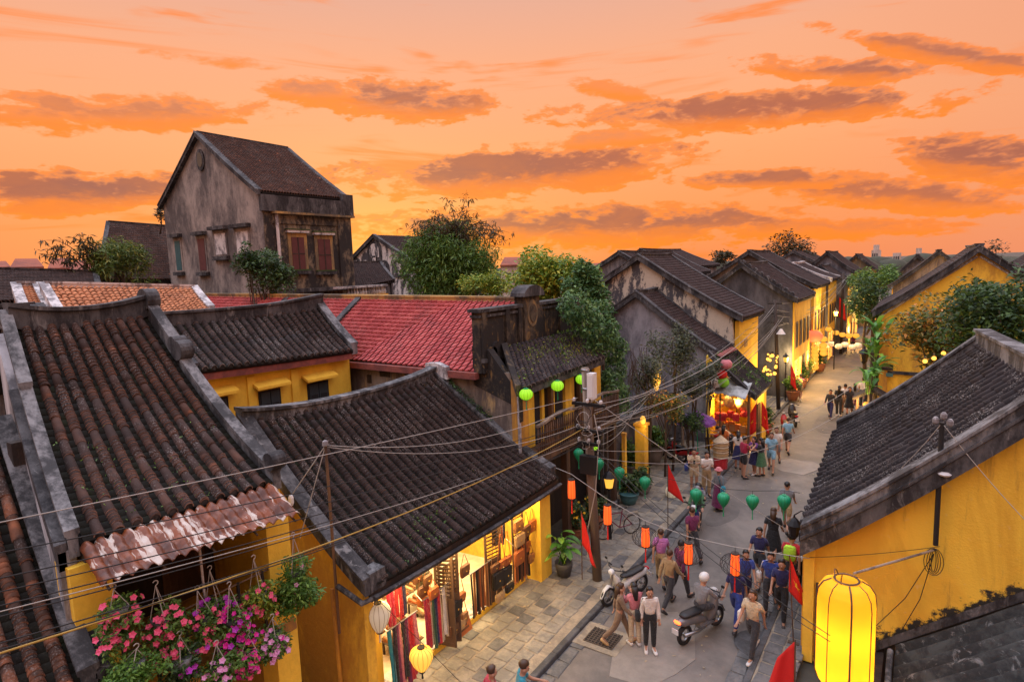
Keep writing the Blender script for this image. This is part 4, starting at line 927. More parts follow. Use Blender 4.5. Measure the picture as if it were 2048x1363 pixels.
# ------------------------------------------------------------------ row of gabled houses down the left side of the street, and the right side
mm, t, bs = new_mat('goods_glow'); v_ = t.n('ShaderNodeTexVoronoi'); t.link(pos(t), v_.inputs['Vector']); v_.inputs['Scale'].default_value = 4.5; hs_ = t.mix(t.smooth(t.noise(pos(t), 6, 3), .4, .6), (.9, .20, .03), (1.0, .55, .12)); hs_ = t.mix(.6, hs_, v_.outputs['Color'], 'MULTIPLY'); t.link(hs_, bs.inputs['Base Color']); t.link(hs_, bs.inputs['Emission Color']); bs.inputs['Emission Strength'].default_value = .9  # flat glowing panels stand in for lit goods inside
mm, t, bs = new_mat('lit_shop'); bs.inputs['Base Color'].default_value = (.8, .45, .1, 1); bs.inputs['Emission Color'].default_value = (1, .50, .10, 1); bs.inputs['Emission Strength'].default_value = 1.0  # door faces glow in place of lit rooms behind them
def row_house(name, label, y0, y1, eave, ridge_, back, ncol, gable='grey_wall', front='yellow', roofm='tile_far', cap='dark_cap', rad=.13, sag=.14, group=None, ridge_y=None, doors=True, left=True, steps=16):
    (xe, ze), (xr, zr), (xb, zb) = eave, ridge_, back; sgn = 1 if left else -1
    h = thing(name, label, 'house', ((xe + xb)/2, (y0 + y1)/2, 0), group=group)
    S = quad_surface((xr, y0 - .12, zr + .08), (xr, y1 + .12, zr + .08), (xe + sgn*.25, y1 + .12, ze), (xe + sgn*.25, y0 - .12, ze), sag, .05)
    Sb = quad_surface((xr, y1 + .12, zr + .08), (xr, y0 - .12, zr + .08), (xb - sgn*.3, y0 - .12, zb), (xb - sgn*.3, y1 + .12, zb), sag, .05)
    ribbed_roof(h, S, ncol, roofm, rad, 'roof', steps); ribbed_roof(h, Sb, ncol, roofm, rad, 'rear_roof', steps)
    for q, u in ((S, 0.0), (S, 1.0), (Sb, 1.0), (Sb, 0.0)): rib(h, spath(q, u), .30, .20, cap, (0, 1, 0), 'gable_rib', .03)
    rib(h, spath(S, v=0.0, n=8), .30, .24, cap, (1, 0, 0), 'ridge', .03)
    for yy, th in ((y0, .22), (y1 - .22, .22)):
        pts = [(xb, 0), (xe, 0)] + [(S(.02, v).x, S(.02, v).z - .10) for v in (.9, .7, .5, .3, .12)] + [(xr, zr - .02)] + [(Sb(.98, v).x, Sb(.98, v).z - .10) for v in (.12, .5, .9)]
        if not left: pts = pts[::-1]
        m = MB(); m.prism(pts, 'y', yy, yy + th); part(m, 'gable_wall', gable, h)
    m = MB(); a, b = sorted((xe - sgn*.22, xe)); m.box((a, y0 + .22, 0), (b, y1 - .22, ze - .12)); part(m, 'front_wall', front, h)
    if doors:
        n = max(2, int((y1 - y0)/1.6)); fx = xe if left else xe - .0
        for k in range(n):
            yc_ = y0 + .4 + (y1 - y0 - .8)*(k + .5)/n
            for z0, z1 in ((.15, 2.4), (3.2, min(4.9, ze - .5))):
                if z1 - z0 < .6: continue
                a, b = sorted((fx, fx + sgn*.04)); m = MB(); m.box((a, yc_ - .42, z0), (b, yc_ + .42, z1)); dr = part(m, 'door' if z0 < 1 else 'window', 'lit_shop' if (z0 < 1 and k % 3 != 2 and y0 > 29) else 'wood_mid', h)  # ground-floor doors given a glow to suggest lit shops
                for s_ in (-.21, .21): a2, b2 = sorted((fx + sgn*.04, fx + sgn*.06)); m = MB(); m.box((a2, yc_ + s_ - .16, z0 + .1), (b2, yc_ + s_ + .16, z1 - .1)); part(m, 'panel', 'goods_glow' if (z0 < 1 and k % 3 != 2 and y0 > 29) else 'wood_dark', dr)
    return h, S, Sb
plaster('night_grey', (.115, .115, .135), (.035, .035, .042), .5, .6, .4, contrast=.26)
hC1, SC1, _ = row_house('gabled_house', 'low grey gabled house behind the shrub garden', 29.0, 31.4, (-8.15, 4.5), (-12.05, 7.32), (-15.6, 5.2), 9, 'mottled_grey', 'yellow')
hC2, SC2, _ = row_house('gabled_house', 'large house with mottled cream gable and yellow street wall', 31.6, 36.3, (-7.7, 6.0), (-13.0, 9.2), (-18.0, 6.4), 22, 'mottled_wall', 'yellow_clean', doors=False)
m = MB(); p = PX(1491, 700, -7.53); m.box((-7.55, p[1] - .3, 4.5), (-7.50, p[1] + .3, 4.9)); part(m, 'notice_board', 'ochre_old', hC2)
hC3, _, _ = row_house('gabled_house', 'house with dark scalloped gable beyond the cream-gabled one', 41.0, 48.0, (-6.65, 6.3), (-9.8, 8.5), (-13.0, 6.2), 22, 'night_grey', 'yellow')
for k in range(9):      # scalloped crest along the gable
    t_ = k/8; xx = -9.8 + 3.0*t_; zz = 8.5 - 2.1*t_
    m = MB(); m.prism([(xx + .22*math.cos(a*math.pi/5), zz + .30 + .2*math.sin(a*math.pi/5)) for a in range(10)], 'y', 40.85, 41.2); part(m, 'scallop', 'dark_cap', hC3)
row_house('gabled_house', 'house with tall pale gable seen over the scalloped one', 50.0, 57.0, (-6.75, 6.75), (-11.4, 9.4), (-16, 6.7), 24, 'redhouse_wall', 'yellow')
row_house('gabled_house', 'narrow yellow-fronted house with a white eave down the street', 57.4, 63.0, (-6.6, 7.0), (-9.5, 8.3), (-13, 6.7), 18, 'grey_wall', 'yellow_clean', cap='white_cap')
row_house('gabled_house', 'grey peaked gable of the far left street row', 70.0, 78.0, (-6.0, 7.35), (-8.3, 9.25), (-10.2, 7.6), 20, 'mottled_grey', 'ochre_old', rad=.16)
row_house('gabled_house', 'lower dark gable in front of the far grey peak', 64.0, 69.6, (-5.8, 6.2), (-8.1, 7.9), (-10.4, 6.4), 18, 'mottled_grey', 'yellow', rad=.15)
row_house('gabled_house', 'rust-brown gable at the bend of the street', 88.0, 95.0, (-4.9, 7.0), (-7.1, 8.9), (-9.2, 7.0), 18, 'ochre_old', 'ochre_old', rad=.18)
row_house('gabled_house', 'long dark roof rising behind the cream-gabled house', 46.0, 58.0, (-17.0, 7.9), (-20.6, 9.75), (-24, 8), 34, 'grey_wall', 'grey_wall', rad=.15, doors=False)
row_house('gabled_house', 'second dark roof further behind the cream-gabled house', 60.0, 72.0, (-20.0, 8.4), (-24.5, 10.2), (-28, 8.4), 34, 'grey_wall', 'grey_wall', rad=.15, doors=False)
row_house('gabled_house', 'dim dark gable behind the grey peaks', 82.0, 94.0, (-9.5, 7.6), (-13.5, 9.6), (-17, 7.8), 30, 'mottled_grey', 'grey_wall', rad=.18, doors=False)
# right side
hY, SY, SYb = row_house('gabled_house', 'big yellow gabled house on the right behind the tree', 34.0, 41.5, (-1.72, 6.15), (2.0, 8.98), (5.7, 6.15), 24, 'yellow', 'yellow', left=False, rad=.14)
m = MB(); m.box((-1.74, 33.86, 0), (-1.26, 34.01, 5.25)); part(m, 'pilaster', 'yellow_worn', hY)
m = MB(); m.box((-1.28, 33.9, 3.25), (1.2, 34.01, 3.40)); part(m, 'band', 'dark_cap', hY)
m = MB(); m.tube([(-1.72, 33.98, 6.0), (1.95, 33.98, 8.78)], .06, 6); part(m, 'verge', 'white_cap', hY)
m = MB(); m.tube([(2.05, 33.98, 8.78), (5.7, 33.98, 5.98)], .06, 6); part(m, 'verge', 'white_cap', hY)
row_house('gabled_house', 'worn cream gabled house behind the big yellow one', 58.0, 66.0, (-2.1, 6.3), (.95, 8.9), (4.0, 6.4), 22, 'redhouse_wall', 'yellow', left=False, rad=.16)
row_house('gabled_house', 'small dark gable up the right side of the street', 74.0, 82.0, (-2.6, 6.4), (-.6, 8.6), (1.6, 6.5), 20, 'mottled_grey', 'yellow', left=False, rad=.18)
row_house('gabled_house', 'small grey roof at the right picture edge beyond the yellow gable', 52.0, 60.0, (4.6, 7.2), (7.0, 8.9), (9.4, 7.2), 20, 'grey_wall', 'grey_wall', left=False, rad=.16, doors=False)
# pale apartment towers far off
def flats(label, x0, x1, yt, y, cols):
    p, q = PY(x0, yt, y), PY(x1, yt, y); h = thing('apartment_block', label, 'building', (p[0], y, 0))
    ws = (q[0] - p[0])/cols
    for c in range(cols):
        zt = p[2] - (c*37 % 5)*1.7; m = MB(); m.box((p[0] + ws*c, y + (c % 2)*2, 0), (p[0] + ws*(c+1) - .02, y + 22, zt)); wl = part(m, 'wing', 'far_white', h)
        for r_ in range(5):
            for k in range(3):
                m = MB(); m.box((p[0] + ws*(c + .12 + .3*k), y + (c % 2)*2 - .12, zt - 3.2 - 3.3*r_), (p[0] + ws*(c + .28 + .3*k), y + (c % 2)*2 - .001, zt - 1.6 - 3.3*r_)); part(m, 'window', 'shutter_blue', wl)
    m = MB(); m.box((p[0] + ws*.2, y + 3, p[2]), (p[0] + ws*.9, y + 12, p[2] + 2.4)); part(m, 'roof_box', 'far_white', h)
flats('cluster of pale apartment towers on the skyline beyond the street', 1743, 1800, 500, 330, 4)
flats('low pale flat-roofed block right of the apartment towers', 1828, 1862, 508, 300, 2)
for i, (x0, x1, yr, ye, X) in enumerate(((1195, 1250, 521, 533, -62), (1225, 1270, 519, 531, -75), (1180, 1215, 526, 540, -50), (1000, 1060, 514, 530, -50))):
    far_house(x0, x1, yr, ye, X, ['far red roof just left of the cream-gabled house', 'second far red roof left of the cream-gabled house', 'dark-walled far house above the leafy tree', 'far maroon roof between bamboo and leafy tree'][i])
hor = random.Random(31)
wood = MB()
for i in range(90):      # the low belt of distant trees that closes the view
    a = -1.35 + 1.6*i/89; d = 260 + hor.uniform(-30, 60); wood.ball((d*math.sin(a), d*math.cos(a), 2.0), hor.uniform(7, 13), hor.uniform(7, 13), hor.uniform(4.5, 7.5), 9, 6)
plain('far_wood', (.045, .050, .030), .9, var=.5, scale=.6); part(wood, 'distant_woodland', 'far_wood', None, True, 'stuff')['label'] = 'distant belt of low trees along the horizon'

# ------------------------------------------------------------------ near house on the right
hN = thing('corner_house', 'near yellow house on the right with dark tile roof and grey plaster ribs', 'house', (0, 17, 0))
R0, R1, E1, E0 = (2.02, 13.9, 6.55), (1.33, 20.0, 6.55), (-2.13, 21.5, 3.40), (-1.98, 13.85, 3.02)
SN = quad_surface(R0, R1, E1, E0, .16, .0)
tile_roof(hN, SN, 19, 'tile_black', .102, bands=[(0, .13), (.38, .52), (.93, 1.1)], jit=.006, ring=.10, u0=.03, u1=.97, seed=12)
SNb = quad_surface(R1, R0, (5.4, 13.9, 3.6), (5.0, 20.2, 3.6), .1); ribbed_roof(hN, SNb, 22, 'tile_far', .11, 'rear_roof')
rib(hN, spath(SN, 0.0, off=(0, -.05, .0), b=1.0), .34, .26, 'grey_cap', (0, 1, 0), 'gable_rib')
rib(hN, spath(SN, 0.0, off=(0, -.13, -.30), b=1.0), .22, .30, 'dark_cap', (0, 1, 0), 'gable_band')
rib(hN, spath(SN, 1.0, off=(0, .05, .0)), .28, .34, 'grey_cap', (0, 1, 0), 'gable_rib')
rib(hN, spath(SNb, 0.0, off=(0, .05, .0)), .28, .34, 'grey_cap', (0, 1, 0), 'gable_rib')
rib(hN, spath(SN, v=0.0, off=(0, 0, .02)), .26, .40, 'grey_cap', (1, 0, 0), 'ridge', .05)
pts = [(6, 0), (-1.92, 0)] + [(SN(0, v).x, SN(0, v).z - .22) for v in (.96, .8, .6, .4, .2, 0)] + [(SNb(1, v).x, SNb(1, v).z - .2) for v in (.3, .6, 1.0)]
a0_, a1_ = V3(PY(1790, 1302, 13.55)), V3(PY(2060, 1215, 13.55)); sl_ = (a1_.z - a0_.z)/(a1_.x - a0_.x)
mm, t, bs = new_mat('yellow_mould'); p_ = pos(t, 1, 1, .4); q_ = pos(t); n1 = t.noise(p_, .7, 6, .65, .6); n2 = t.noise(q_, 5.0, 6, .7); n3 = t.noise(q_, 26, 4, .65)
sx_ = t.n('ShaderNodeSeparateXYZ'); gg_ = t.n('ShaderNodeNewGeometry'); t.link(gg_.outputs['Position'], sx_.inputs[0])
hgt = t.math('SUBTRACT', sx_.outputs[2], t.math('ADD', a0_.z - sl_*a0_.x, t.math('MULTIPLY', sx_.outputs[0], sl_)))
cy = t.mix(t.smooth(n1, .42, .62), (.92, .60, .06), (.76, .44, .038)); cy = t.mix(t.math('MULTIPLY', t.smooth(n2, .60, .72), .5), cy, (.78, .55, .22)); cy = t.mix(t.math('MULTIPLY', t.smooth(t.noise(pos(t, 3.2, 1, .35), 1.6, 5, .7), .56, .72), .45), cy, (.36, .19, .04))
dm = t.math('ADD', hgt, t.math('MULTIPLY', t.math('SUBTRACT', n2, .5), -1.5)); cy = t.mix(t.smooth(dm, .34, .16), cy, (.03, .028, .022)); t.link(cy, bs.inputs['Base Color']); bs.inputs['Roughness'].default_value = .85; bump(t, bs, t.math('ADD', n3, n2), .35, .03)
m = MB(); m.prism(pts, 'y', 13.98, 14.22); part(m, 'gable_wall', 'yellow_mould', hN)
m = MB(); m.prism([(SN(1, v).x, SN(1, v).z - .25) for v in (1, .5, 0)] + [(5, 3.4), (5, 0), (-2, 0)], 'y', 19.9, 20.1); part(m, 'gable_wall', 'yellow', hN)
m = MB(); m.box((-2.0, 14.22, 0), (-1.78, 20.8, 3.0)); part(m, 'front_wall', 'yellow_worn', hN)
m = MB(); m.sweep([(-.06, -.22), (.04, -.22), (.04, -.02), (-.06, -.02)], [SN(k/6, 1.0) for k in range(7)], (1, 0, 0)); part(m, 'fascia', 'dark_cap', hN)
m = MB(); m.box((-1.93, 13.90, 0), (-1.72, 13.98, 2.75)); part(m, 'corner_strip', 'yellow_clean', hN)
m = MB(); m.tube([(-1.66, 13.93, .1), (-1.66, 13.93, 1.9)], .03, 6); part(m, 'drain_pipe', 'wood_mid', hN)
# mast with insulators on the near rib
px_, pz_ = PY(1884, 850, 13.7)[0], PY(1884, 850, 13.7)[2]
mast = thing('cable_mast', 'thin dark steel mast with white insulators on the yellow gable', 'mast', (px_, 13.72, 3.9))
m = MB(); m.tube([(px_, 13.72, PY(1884, 1092, 13.72)[2]), (px_, 13.72, pz_ + .05)], .045, 8); part(m, 'pole', 'shutter_frame', mast)
for dx, dz in ((-.10, .02), (.02, .12), (.12, .0)): m = MB(); m.lathe([(.03, 0), (.055, .03), (.055, .10), (.03, .14)], (px_ + dx, 13.68, pz_ + dz), 8); part(m, 'insulator', 'white_cap', mast)
m = MB(); m.lathe([(.10, 0), (.12, .03), (.06, .07)], (px_ + .08, 13.66, PY(1884, 948, 13.7)[2]), 8); part(m, 'bracket', 'white_cap', mast)
# corrugated lean-to roof at the bottom right, with its gutter pipe
hK = thing('lean_to_shed', 'grey corrugated lean-to roof at the bottom right corner', 'shed', (1, 11, 0))
a0_, a1_ = V3(PY(1790, 1302, 13.55)), V3(PY(2060, 1215, 13.55)); sl_ = (a1_.z - a0_.z)/(a1_.x - a0_.x)
NU, NV = 12, 180; g = []
for i in range(NU + 1):
    xx = a0_.x + 5.2*i/NU; g.append([(xx, 13.6 - 6.0*j/NV, a0_.z + sl_*(xx - a0_.x) + .10*math.cos(2*math.pi*j/10.0) - .004*j + (.02 if i % 4 == 0 else 0)) for j in range(NV + 1)])
m = MB(); m.sheet(g, .012); part(m, 'corrugated_roof', 'cement_sheet', hK, True)
m = MB(); m.box((a0_.x - .35, 7, 0), (a0_.x - .2, 13.95, a0_.z - .25)); part(m, 'wall', 'wood_dark', hK)
m = MB(); m.tube([(a0_.x - .08, 13.5, a0_.z + .02), (a0_.x - .08, 7.0, a0_.z - .6)], .055, 8); part(m, 'gutter_pipe', 'grey_cap', hK)
m = MB(); m.sweep([(-.14, 0), (.02, 0), (.02, .10), (-.14, .20)], [(a0_.x - .6, 13.90, a0_.z - .45), (a0_.x, 13.90, a0_.z + .05), (a0_.x + 5, 13.90, a0_.z + sl_*5 + .08)], (0, 1, 0)); part(m, 'flashing', 'dark_cap', hK)
p = PY(1990, 1262, 13.7); m = MB(); m.lathe([(.10, -.18), (.17, .0), (.19, .12), (.15, .13)], (p[0], 13.75, p[2]), 12); part(m, 'clay_pot', 'grey_cap', hK)
# ------------------------------------------------------------------ small materials
plain('steel', (.35, .35, .36), .35, .9, .1); plain('black_metal', (.015, .015, .017), .5, .3); plain('rubber', (.012, .012, .013), .8)
plain('white_plastic', (.72, .72, .72), .4, var=.06); plain('cable_black', (.012, .012, .013), .6); plain('cable_pale', (.38, .36, .33), .6); plain('cable_yellow', (.42, .27, .05), .6)
plain('silk_green', (.006, .30, .135), .45, var=.12); plain('silk_lime', (.22, .62, .02), .5, var=.1); plain('silk_white', (.66, .60, .50), .6, var=.08)
plain('flag_red', (.62, .015, .012), .7, var=.12); plain('flag_gold', (.85, .55, .03), .6)
plain('gold', (.70, .42, .06), .4, .3)
glowmat('lamp_orange', (1.0, .11, .012), .85, (.7, .10, .02)); glowmat('lamp_orange_core', (1.0, .45, .10), 3.0)
glowmat('lamp_yellow', (1.0, .50, .06), .72, (.8, .45, .08))
m, t, bs = new_mat('lamp_big'); bs.inputs['Base Color'].default_value = (.86, .50, .03, 1); bs.inputs['Roughness'].default_value = .7
tl_ = t.n('ShaderNodeBsdfTranslucent'); tl_.inputs[0].default_value = (.95, .62, .05, 1); mx_ = t.n('ShaderNodeMixShader'); mx_.inputs[0].default_value = .62; t.link(bs.outputs[0], mx_.inputs[1]); t.link(tl_.outputs[0], mx_.inputs[2])
em_ = t.n('ShaderNodeEmission'); em_.inputs[0].default_value = (1.0, .48, .02, 1); em_.inputs[1].default_value = .10; ad_ = t.n('ShaderNodeAddShader'); t.link(mx_.outputs[0], ad_.inputs[0]); t.link(em_.outputs[0], ad_.inputs[1]); t.link(ad_.outputs[0], [n for n in t.t.nodes if n.type == 'OUTPUT_MATERIAL'][0].inputs[0])
glowmat('lamp_white', (1.0, .82, .55), .14, (.66, .62, .50)); glowmat('lamp_lime', (.34, .80, .02), .5, (.25, .60, .02))
glowmat('bulb', (1.0, .66, .28), 9.0); glowmat('far_lamp', (1.0, .40, .035), .80, (.10, .04, .01)); glowmat('far_bulb', (1.0, .44, .06), 1.9, (.10, .04, .01)); glowmat('far_red_lamp', (1.0, .08, .03), 1.6); glowmat('tail_light', (1.0, .10, .02), 4.0); glowmat('led_blue', (.15, .12, 1.0), 3.0); glowmat('sign_white', (1.0, .9, .7), 1.6)
def lamp(loc, energy, color=(1.0, .66, .28), r_=.08, name='lamp_light', parent=None):
    l = bpy.data.lights.new(name, 'POINT'); l.energy = energy; l.color = color; l.shadow_soft_size = r_
    o = bpy.data.objects.new(name, l); COL.objects.link(o)
    if parent: o.parent = parent; o.location = V3(loc) - V3(origin(parent))
    else: o.location = loc
    return o
def area(loc, energy, sx, sy, color=(1.0, .68, .30), rot=(0, 0, 0), parent=None, name='ceiling_light'):
    l = bpy.data.lights.new(name, 'AREA'); l.shape = 'RECTANGLE'; l.size = sx; l.size_y = sy; l.energy = energy; l.color = color
    o = bpy.data.objects.new(name, l); COL.objects.link(o); o.rotation_euler = rot
    if parent: o.parent = parent; o.location = V3(loc) - V3(origin(parent))
    else: o.location = loc
    return o
def at_depth(x, y, d):
    v = ray(x, y); return _C + v*(d/1200.0)
def depth_of(p): return float((np.array(p, float) - _C) @ _fw)
def pxy(p):
    d = np.array(p, float) - _C; z = d @ _fw; return 1024 + 1200*(d @ _r)/z, 681.5 - 1200*(d @ _u)/z
def cat_path(A, B, sag, n=18):
    A, B = V3(A), V3(B); return [A.lerp(B, k/n) - V3((0, 0, sag*4*(k/n)*(1 - k/n))) for k in range(n + 1)]
def wire(A, B, sag, r_, mat, label, group=None, n=18, name='cable'):
    m = MB(); m.tube(cat_path(A, B, sag, n), r_*.74, 5); A = tuple(map(float, A)); return solo(m, name, mat, label, 'cable', group, True, loc=A)

# ------------------------------------------------------------------ timber utility poles
pb = PZ(1195, 1168)
pt = PY(1170, 735, pb[1]); ptop = V3((pt[0], pb[1], pt[2])); pbase = V3((pb[0], pb[1], .1))
pole = thing('utility_pole', 'weathered timber utility pole with white junction box and tangled cables', 'utility pole', tuple(pbase))
m = MB(); m.tube([pbase, pbase.lerp(ptop, .5), ptop], [.135, .12, .105], 12); part(m, 'post', 'wood_pole', pole, True)
def onpole(t): return pbase.lerp(ptop, t)
p = onpole(.93); m = MB(); m.box((p.x + .10, p.y - .14, p.z - .40), (p.x + .29, p.y + .08, p.z + .30)); bx_ = part(m, 'junction_box', 'white_plastic', pole)
m = MB(); m.box((p.x + .12, p.y - .155, p.z - .36), (p.x + .27, p.y - .14, p.z + .26)); part(m, 'lid', 'white_plastic', bx_)
for t in (.985, .90): q = onpole(t); m = MB(); m.lathe([(.112, 0), (.125, .02), (.125, .05), (.112, .07)], q, 12); part(m, 'strap', 'steel', pole)
for t, w_ in ((.84, .62), (.72, .5), (.66, .45)):
    q = onpole(t); m = MB(); m.box((q.x - w_*.6, q.y - .2, q.z - .04), (q.x + w_, q.y - .12, q.z + .04)); ar = part(m, 'cross_arm', 'black_metal', pole)
    for s_ in (-.5, .15, .8): m = MB(); m.lathe([(.03, 0), (.05, .03), (.05, .08), (.03, .11)], (q.x + s_*w_, q.y - .16, q.z + .04), 8); part(m, 'insulator', 'white_cap', ar)
q = onpole(.57); m = MB(); m.box((q.x - .16, q.y - .34, q.z - .26), (q.x + .30, q.y - .14, q.z + .24)); part(m, 'meter_box', 'black_metal', pole)
rn = random.Random(2)
for k in range(6):      # loops of spare cable
    q = onpole(.655 + .03*k) + V3((.04*(k % 3), -.22, 0)); r_ = .10 + .022*k; e_ = rn.uniform(.5, 1.3)
    m = MB(); m.tube([(q.x + r_*math.cos(a*math.pi/8) + .03*math.sin(a*1.7 + k), q.y - .03*k, q.z + r_*e_*math.sin(a*math.pi/8) + .02*math.sin(a*2.3)) for a in range(17)], .009, 5, False); part(m, 'cable_loop', 'cable_black' if k % 2 else 'cable_pale', pole)
m = MB(); m.tube([onpole(.80) + V3((.3, -.2, 0)), onpole(.72) + V3((.42, -.22, -.2)), onpole(.45) + V3((.22, -.22, 0)), onpole(.25) + V3((-.12, -.2, 0)), onpole(.12) + V3((-.16, -.2, 0))], .014, 5); part(m, 'down_cable', 'cable_pale', pole)
pb2 = PZ(1557, 822); pt2 = PY(1550, 600, pb2[1]); p2b, p2t = V3((pb2[0], pb2[1], .1)), V3((pt2[0], pb2[1], pt2[2]))
pole2 = thing('utility_pole', 'dark utility pole halfway down the street beside parked motorbikes', 'utility pole', tuple(p2b))
m = MB(); m.tube([p2b, p2t], [.12, .09], 8); part(m, 'post', 'wood_dark', pole2, True)
for t in (.97, .88, .80): q = p2b.lerp(p2t, t); m = MB(); m.box((q.x - .4, q.y - .05, q.z - .035), (q.x + .4, q.y + .05, q.z + .035)); part(m, 'cross_arm', 'black_metal', pole2)
q = p2b.lerp(p2t, .70); m = MB(); m.lathe([(.06, .3), (.22, .05), (.26, 0)], (q.x + .3, q.y - .2, q.z), 10); part(m, 'lamp_shade', 'white_plastic', pole2)
pb3 = V3((-6.0, 62.0, .1)); pole3 = thing('utility_pole', 'far thin utility pole carrying cables at the street bend', 'utility pole', tuple(pb3))
m = MB(); m.tube([pb3, pb3 + V3((0, 0, 7.4))], [.14, .10], 8); part(m, 'post', 'wood_dark', pole3, True)
m = MB(); m.box((-6.7, 61.95, 6.9), (-5.3, 62.05, 7.0)); part(m, 'cross_arm', 'black_metal', pole3)

# ------------------------------------------------------------------ cables
c0 = onpole(.70); GW = 'cables strung low past the left houses'
for i, (yl, t, sg) in enumerate(((1098, .76, .30), (1150, .74, .38), (1178, .72, .42), (1206, .70, .46), (1228, .69, .48), (1282, .66, .55), (1296, .655, .50))):
    a = PX(-40, yl + 14, -7.35 + .05*i); wire(a, onpole(t) + V3((-.1, -.1, 0)), sg*.5, .010, 'cable_black', 'black cable to the timber pole, %s from the top at the left edge' % ORDN[i], GW)
wire(PX(-40, 1318, -7.2), onpole(.73) + V3((-.05, -.15, 0)), .30, .016, 'cable_yellow', 'yellowish cable running from the lower left edge to the timber pole')
wire(PX(-40, 1232, -7.5), onpole(.68) + V3((-.05, -.15, 0)), .20, .009, 'cable_pale', 'pale cable crossing just below the rusty awning to the timber pole')
wire(PX(-40, 1052, -9.0), onpole(.865) + V3((-.2, -.15, 0)), .05, .011, 'cable_pale', 'thin pale wire across the brown roof up to the pole top')
# mast on the alley side with guy wires
mx, mz = PY(651, 890, 7.05)[0], PY(651, 890, 7.05)[2]
ms = thing('cable_mast', 'slim dark mast rising by the shop gable with pale guy wires', 'mast', (mx, 7.05, 2.2))
m = MB(); m.tube([(mx, 7.05, 2.0), (mx, 7.05, mz)], .03, 6); part(m, 'pole', 'wood_mid', ms)
m = MB(); m.lathe([(.03, 0), (.06, .02), (.05, .10), (.02, .12)], (mx, 7.05, mz - .02), 8); part(m, 'insulator', 'white_cap', ms)
for (x, y) in ((575, 1002), (600, 1075)): m = MB(); m.tube([(mx, 7.05, mz), PY(x, y, 6.6)], .010, 5); part(m, 'guy_wire', 'cable_pale', ms)
m = MB(); m.lathe([(.03, 0), (.05, .05), (.05, .15), (.03, .2)], PY(583, 1010, 6.5), 8); part(m, 'reel', 'white_plastic', ms)
wire((mx, 7.05, mz), onpole(.83) + V3((-.3, -.15, 0)), .42, .011, 'cable_pale', 'upper pale cable drooping from the slim mast to the timber pole')
wire((mx, 7.05, mz - .03), onpole(.74) + V3((-.2, -.15, 0)), .40, .011, 'cable_pale', 'lower pale cable drooping from the slim mast to the timber pole')
# from the timber pole down the street
GS = 'cables fanning from the timber pole down the street'
for i in range(11):
    t = .70 + .013*i; b = p2b.lerp(p2t, .74 + .022*i) + V3((rn.uniform(-.6, .5), 0, 0))
    wire(onpole(t) + V3((.15, .12, 0)), b, .9 + rn.uniform(-.35, .55), .011, 'cable_pale' if i % 3 else 'cable_black', 'one of the sagging cables between the timber pole and the next pole', GS, 22)
for i in range(7):
    wire(onpole(.62 + .02*i) + V3((.1, .1, 0)), (-9.3, 21 + 1.1*i, 3.0 + .25*i), .35, .010, 'cable_pale' if i % 2 else 'cable_black', 'one of the cables dropping from the timber pole into the garden', 'garden cables', 14)
for i in range(9):
    a = p2b.lerp(p2t, .76 + .026*i); wire(a, (-6.2 + rn.uniform(-.5, .6), 62, 6.2 + .12*i), .8 + rn.uniform(-.3, .5), .014, 'cable_black' if i % 2 else 'cable_pale', 'one of the cables between the second pole and the street bend', 'cables further down the street', 16)
for i in range(4):
    wire(p2b.lerp(p2t, .85 + .03*i), (-7.5 - .4*i, 31.8, 5.2 + .2*i), .3, .012, 'cable_black', 'one of the service cables from the second pole to the yellow street wall', 'service cables at the second pole')
nc = V3((-1.98, 13.95, 2.75))
wire(onpole(.86) + V3((.3, -.1, 0)), PX(1640, 1098, -2.0), .12, .012, 'cable_pale', 'pale cable crossing above the street to the right house corner')
wire(onpole(.66) + V3((.1, -.1, 0)), PY(1660, 1270, 10.5), .25, .010, 'cable_black', 'dark cable slanting down across the road to the big lantern', None)
wire(onpole(.64) + V3((.1, -.1, 0)), PY(1660, 1282, 10.5), .32, .010, 'cable_black', 'second dark cable slanting down towards the big lantern', None)
wire(onpole(.63) + V3((.1, -.1, 0)), (-2.2, 26, 3.9), .8, .010, 'cable_pale', 'pale cable sagging over the road towards the right houses')
wire(onpole(.60) + V3((.1, -.1, 0)), (-2.2, 23, 3.6), .8, .010, 'cable_pale', 'second pale cable sagging over the road towards the right houses')
for (x0, y0, x1, y1, lab) in ((1880, 850, 1780, 955, 'pale wire from the steel mast down over the tiles'), (1888, 850, 2080, 1070, 'pale wire from the steel mast to the right edge')):
    wire(PY(x0, y0, 13.68), PY(x1, y1, 14.6 if x1 < 1900 else 13.4), .06, .010, 'cable_pale', lab)
wire(PY(1618, 1114, 13.85), PY(1880, 1092, 13.85), .04, .008, 'cable_black', 'thin dark wire along the yellow gable wall')
q = PY(1868, 1105, 13.85)
cl = thing('cable_coil', 'coil of thin black cable hanging on the yellow gable wall', 'cable', tuple(q))
for k in range(4): m = MB(); m.tube([(q[0] + (.10 + .03*k)*math.sin(a*math.pi/8)*(.4 + .15*k), q[1] - .02 - .012*k, q[2] - .16 + (.22 + .02*k)*math.cos(a*math.pi/8)) for a in range(17)], .007, 5, False); part(m, 'loop', 'cable_black', cl)
for (x, y) in ((1740, 1262), (1800, 1265)): m = MB(); m.tube([q + np.array((0, -.02, 0)), PY((1868 + x)/2 + 6, (1105 + y)/2 + 12, 13.83), PY(x, y, 13.83)], .008, 5); part(m, 'loose_end', 'cable_black', cl)

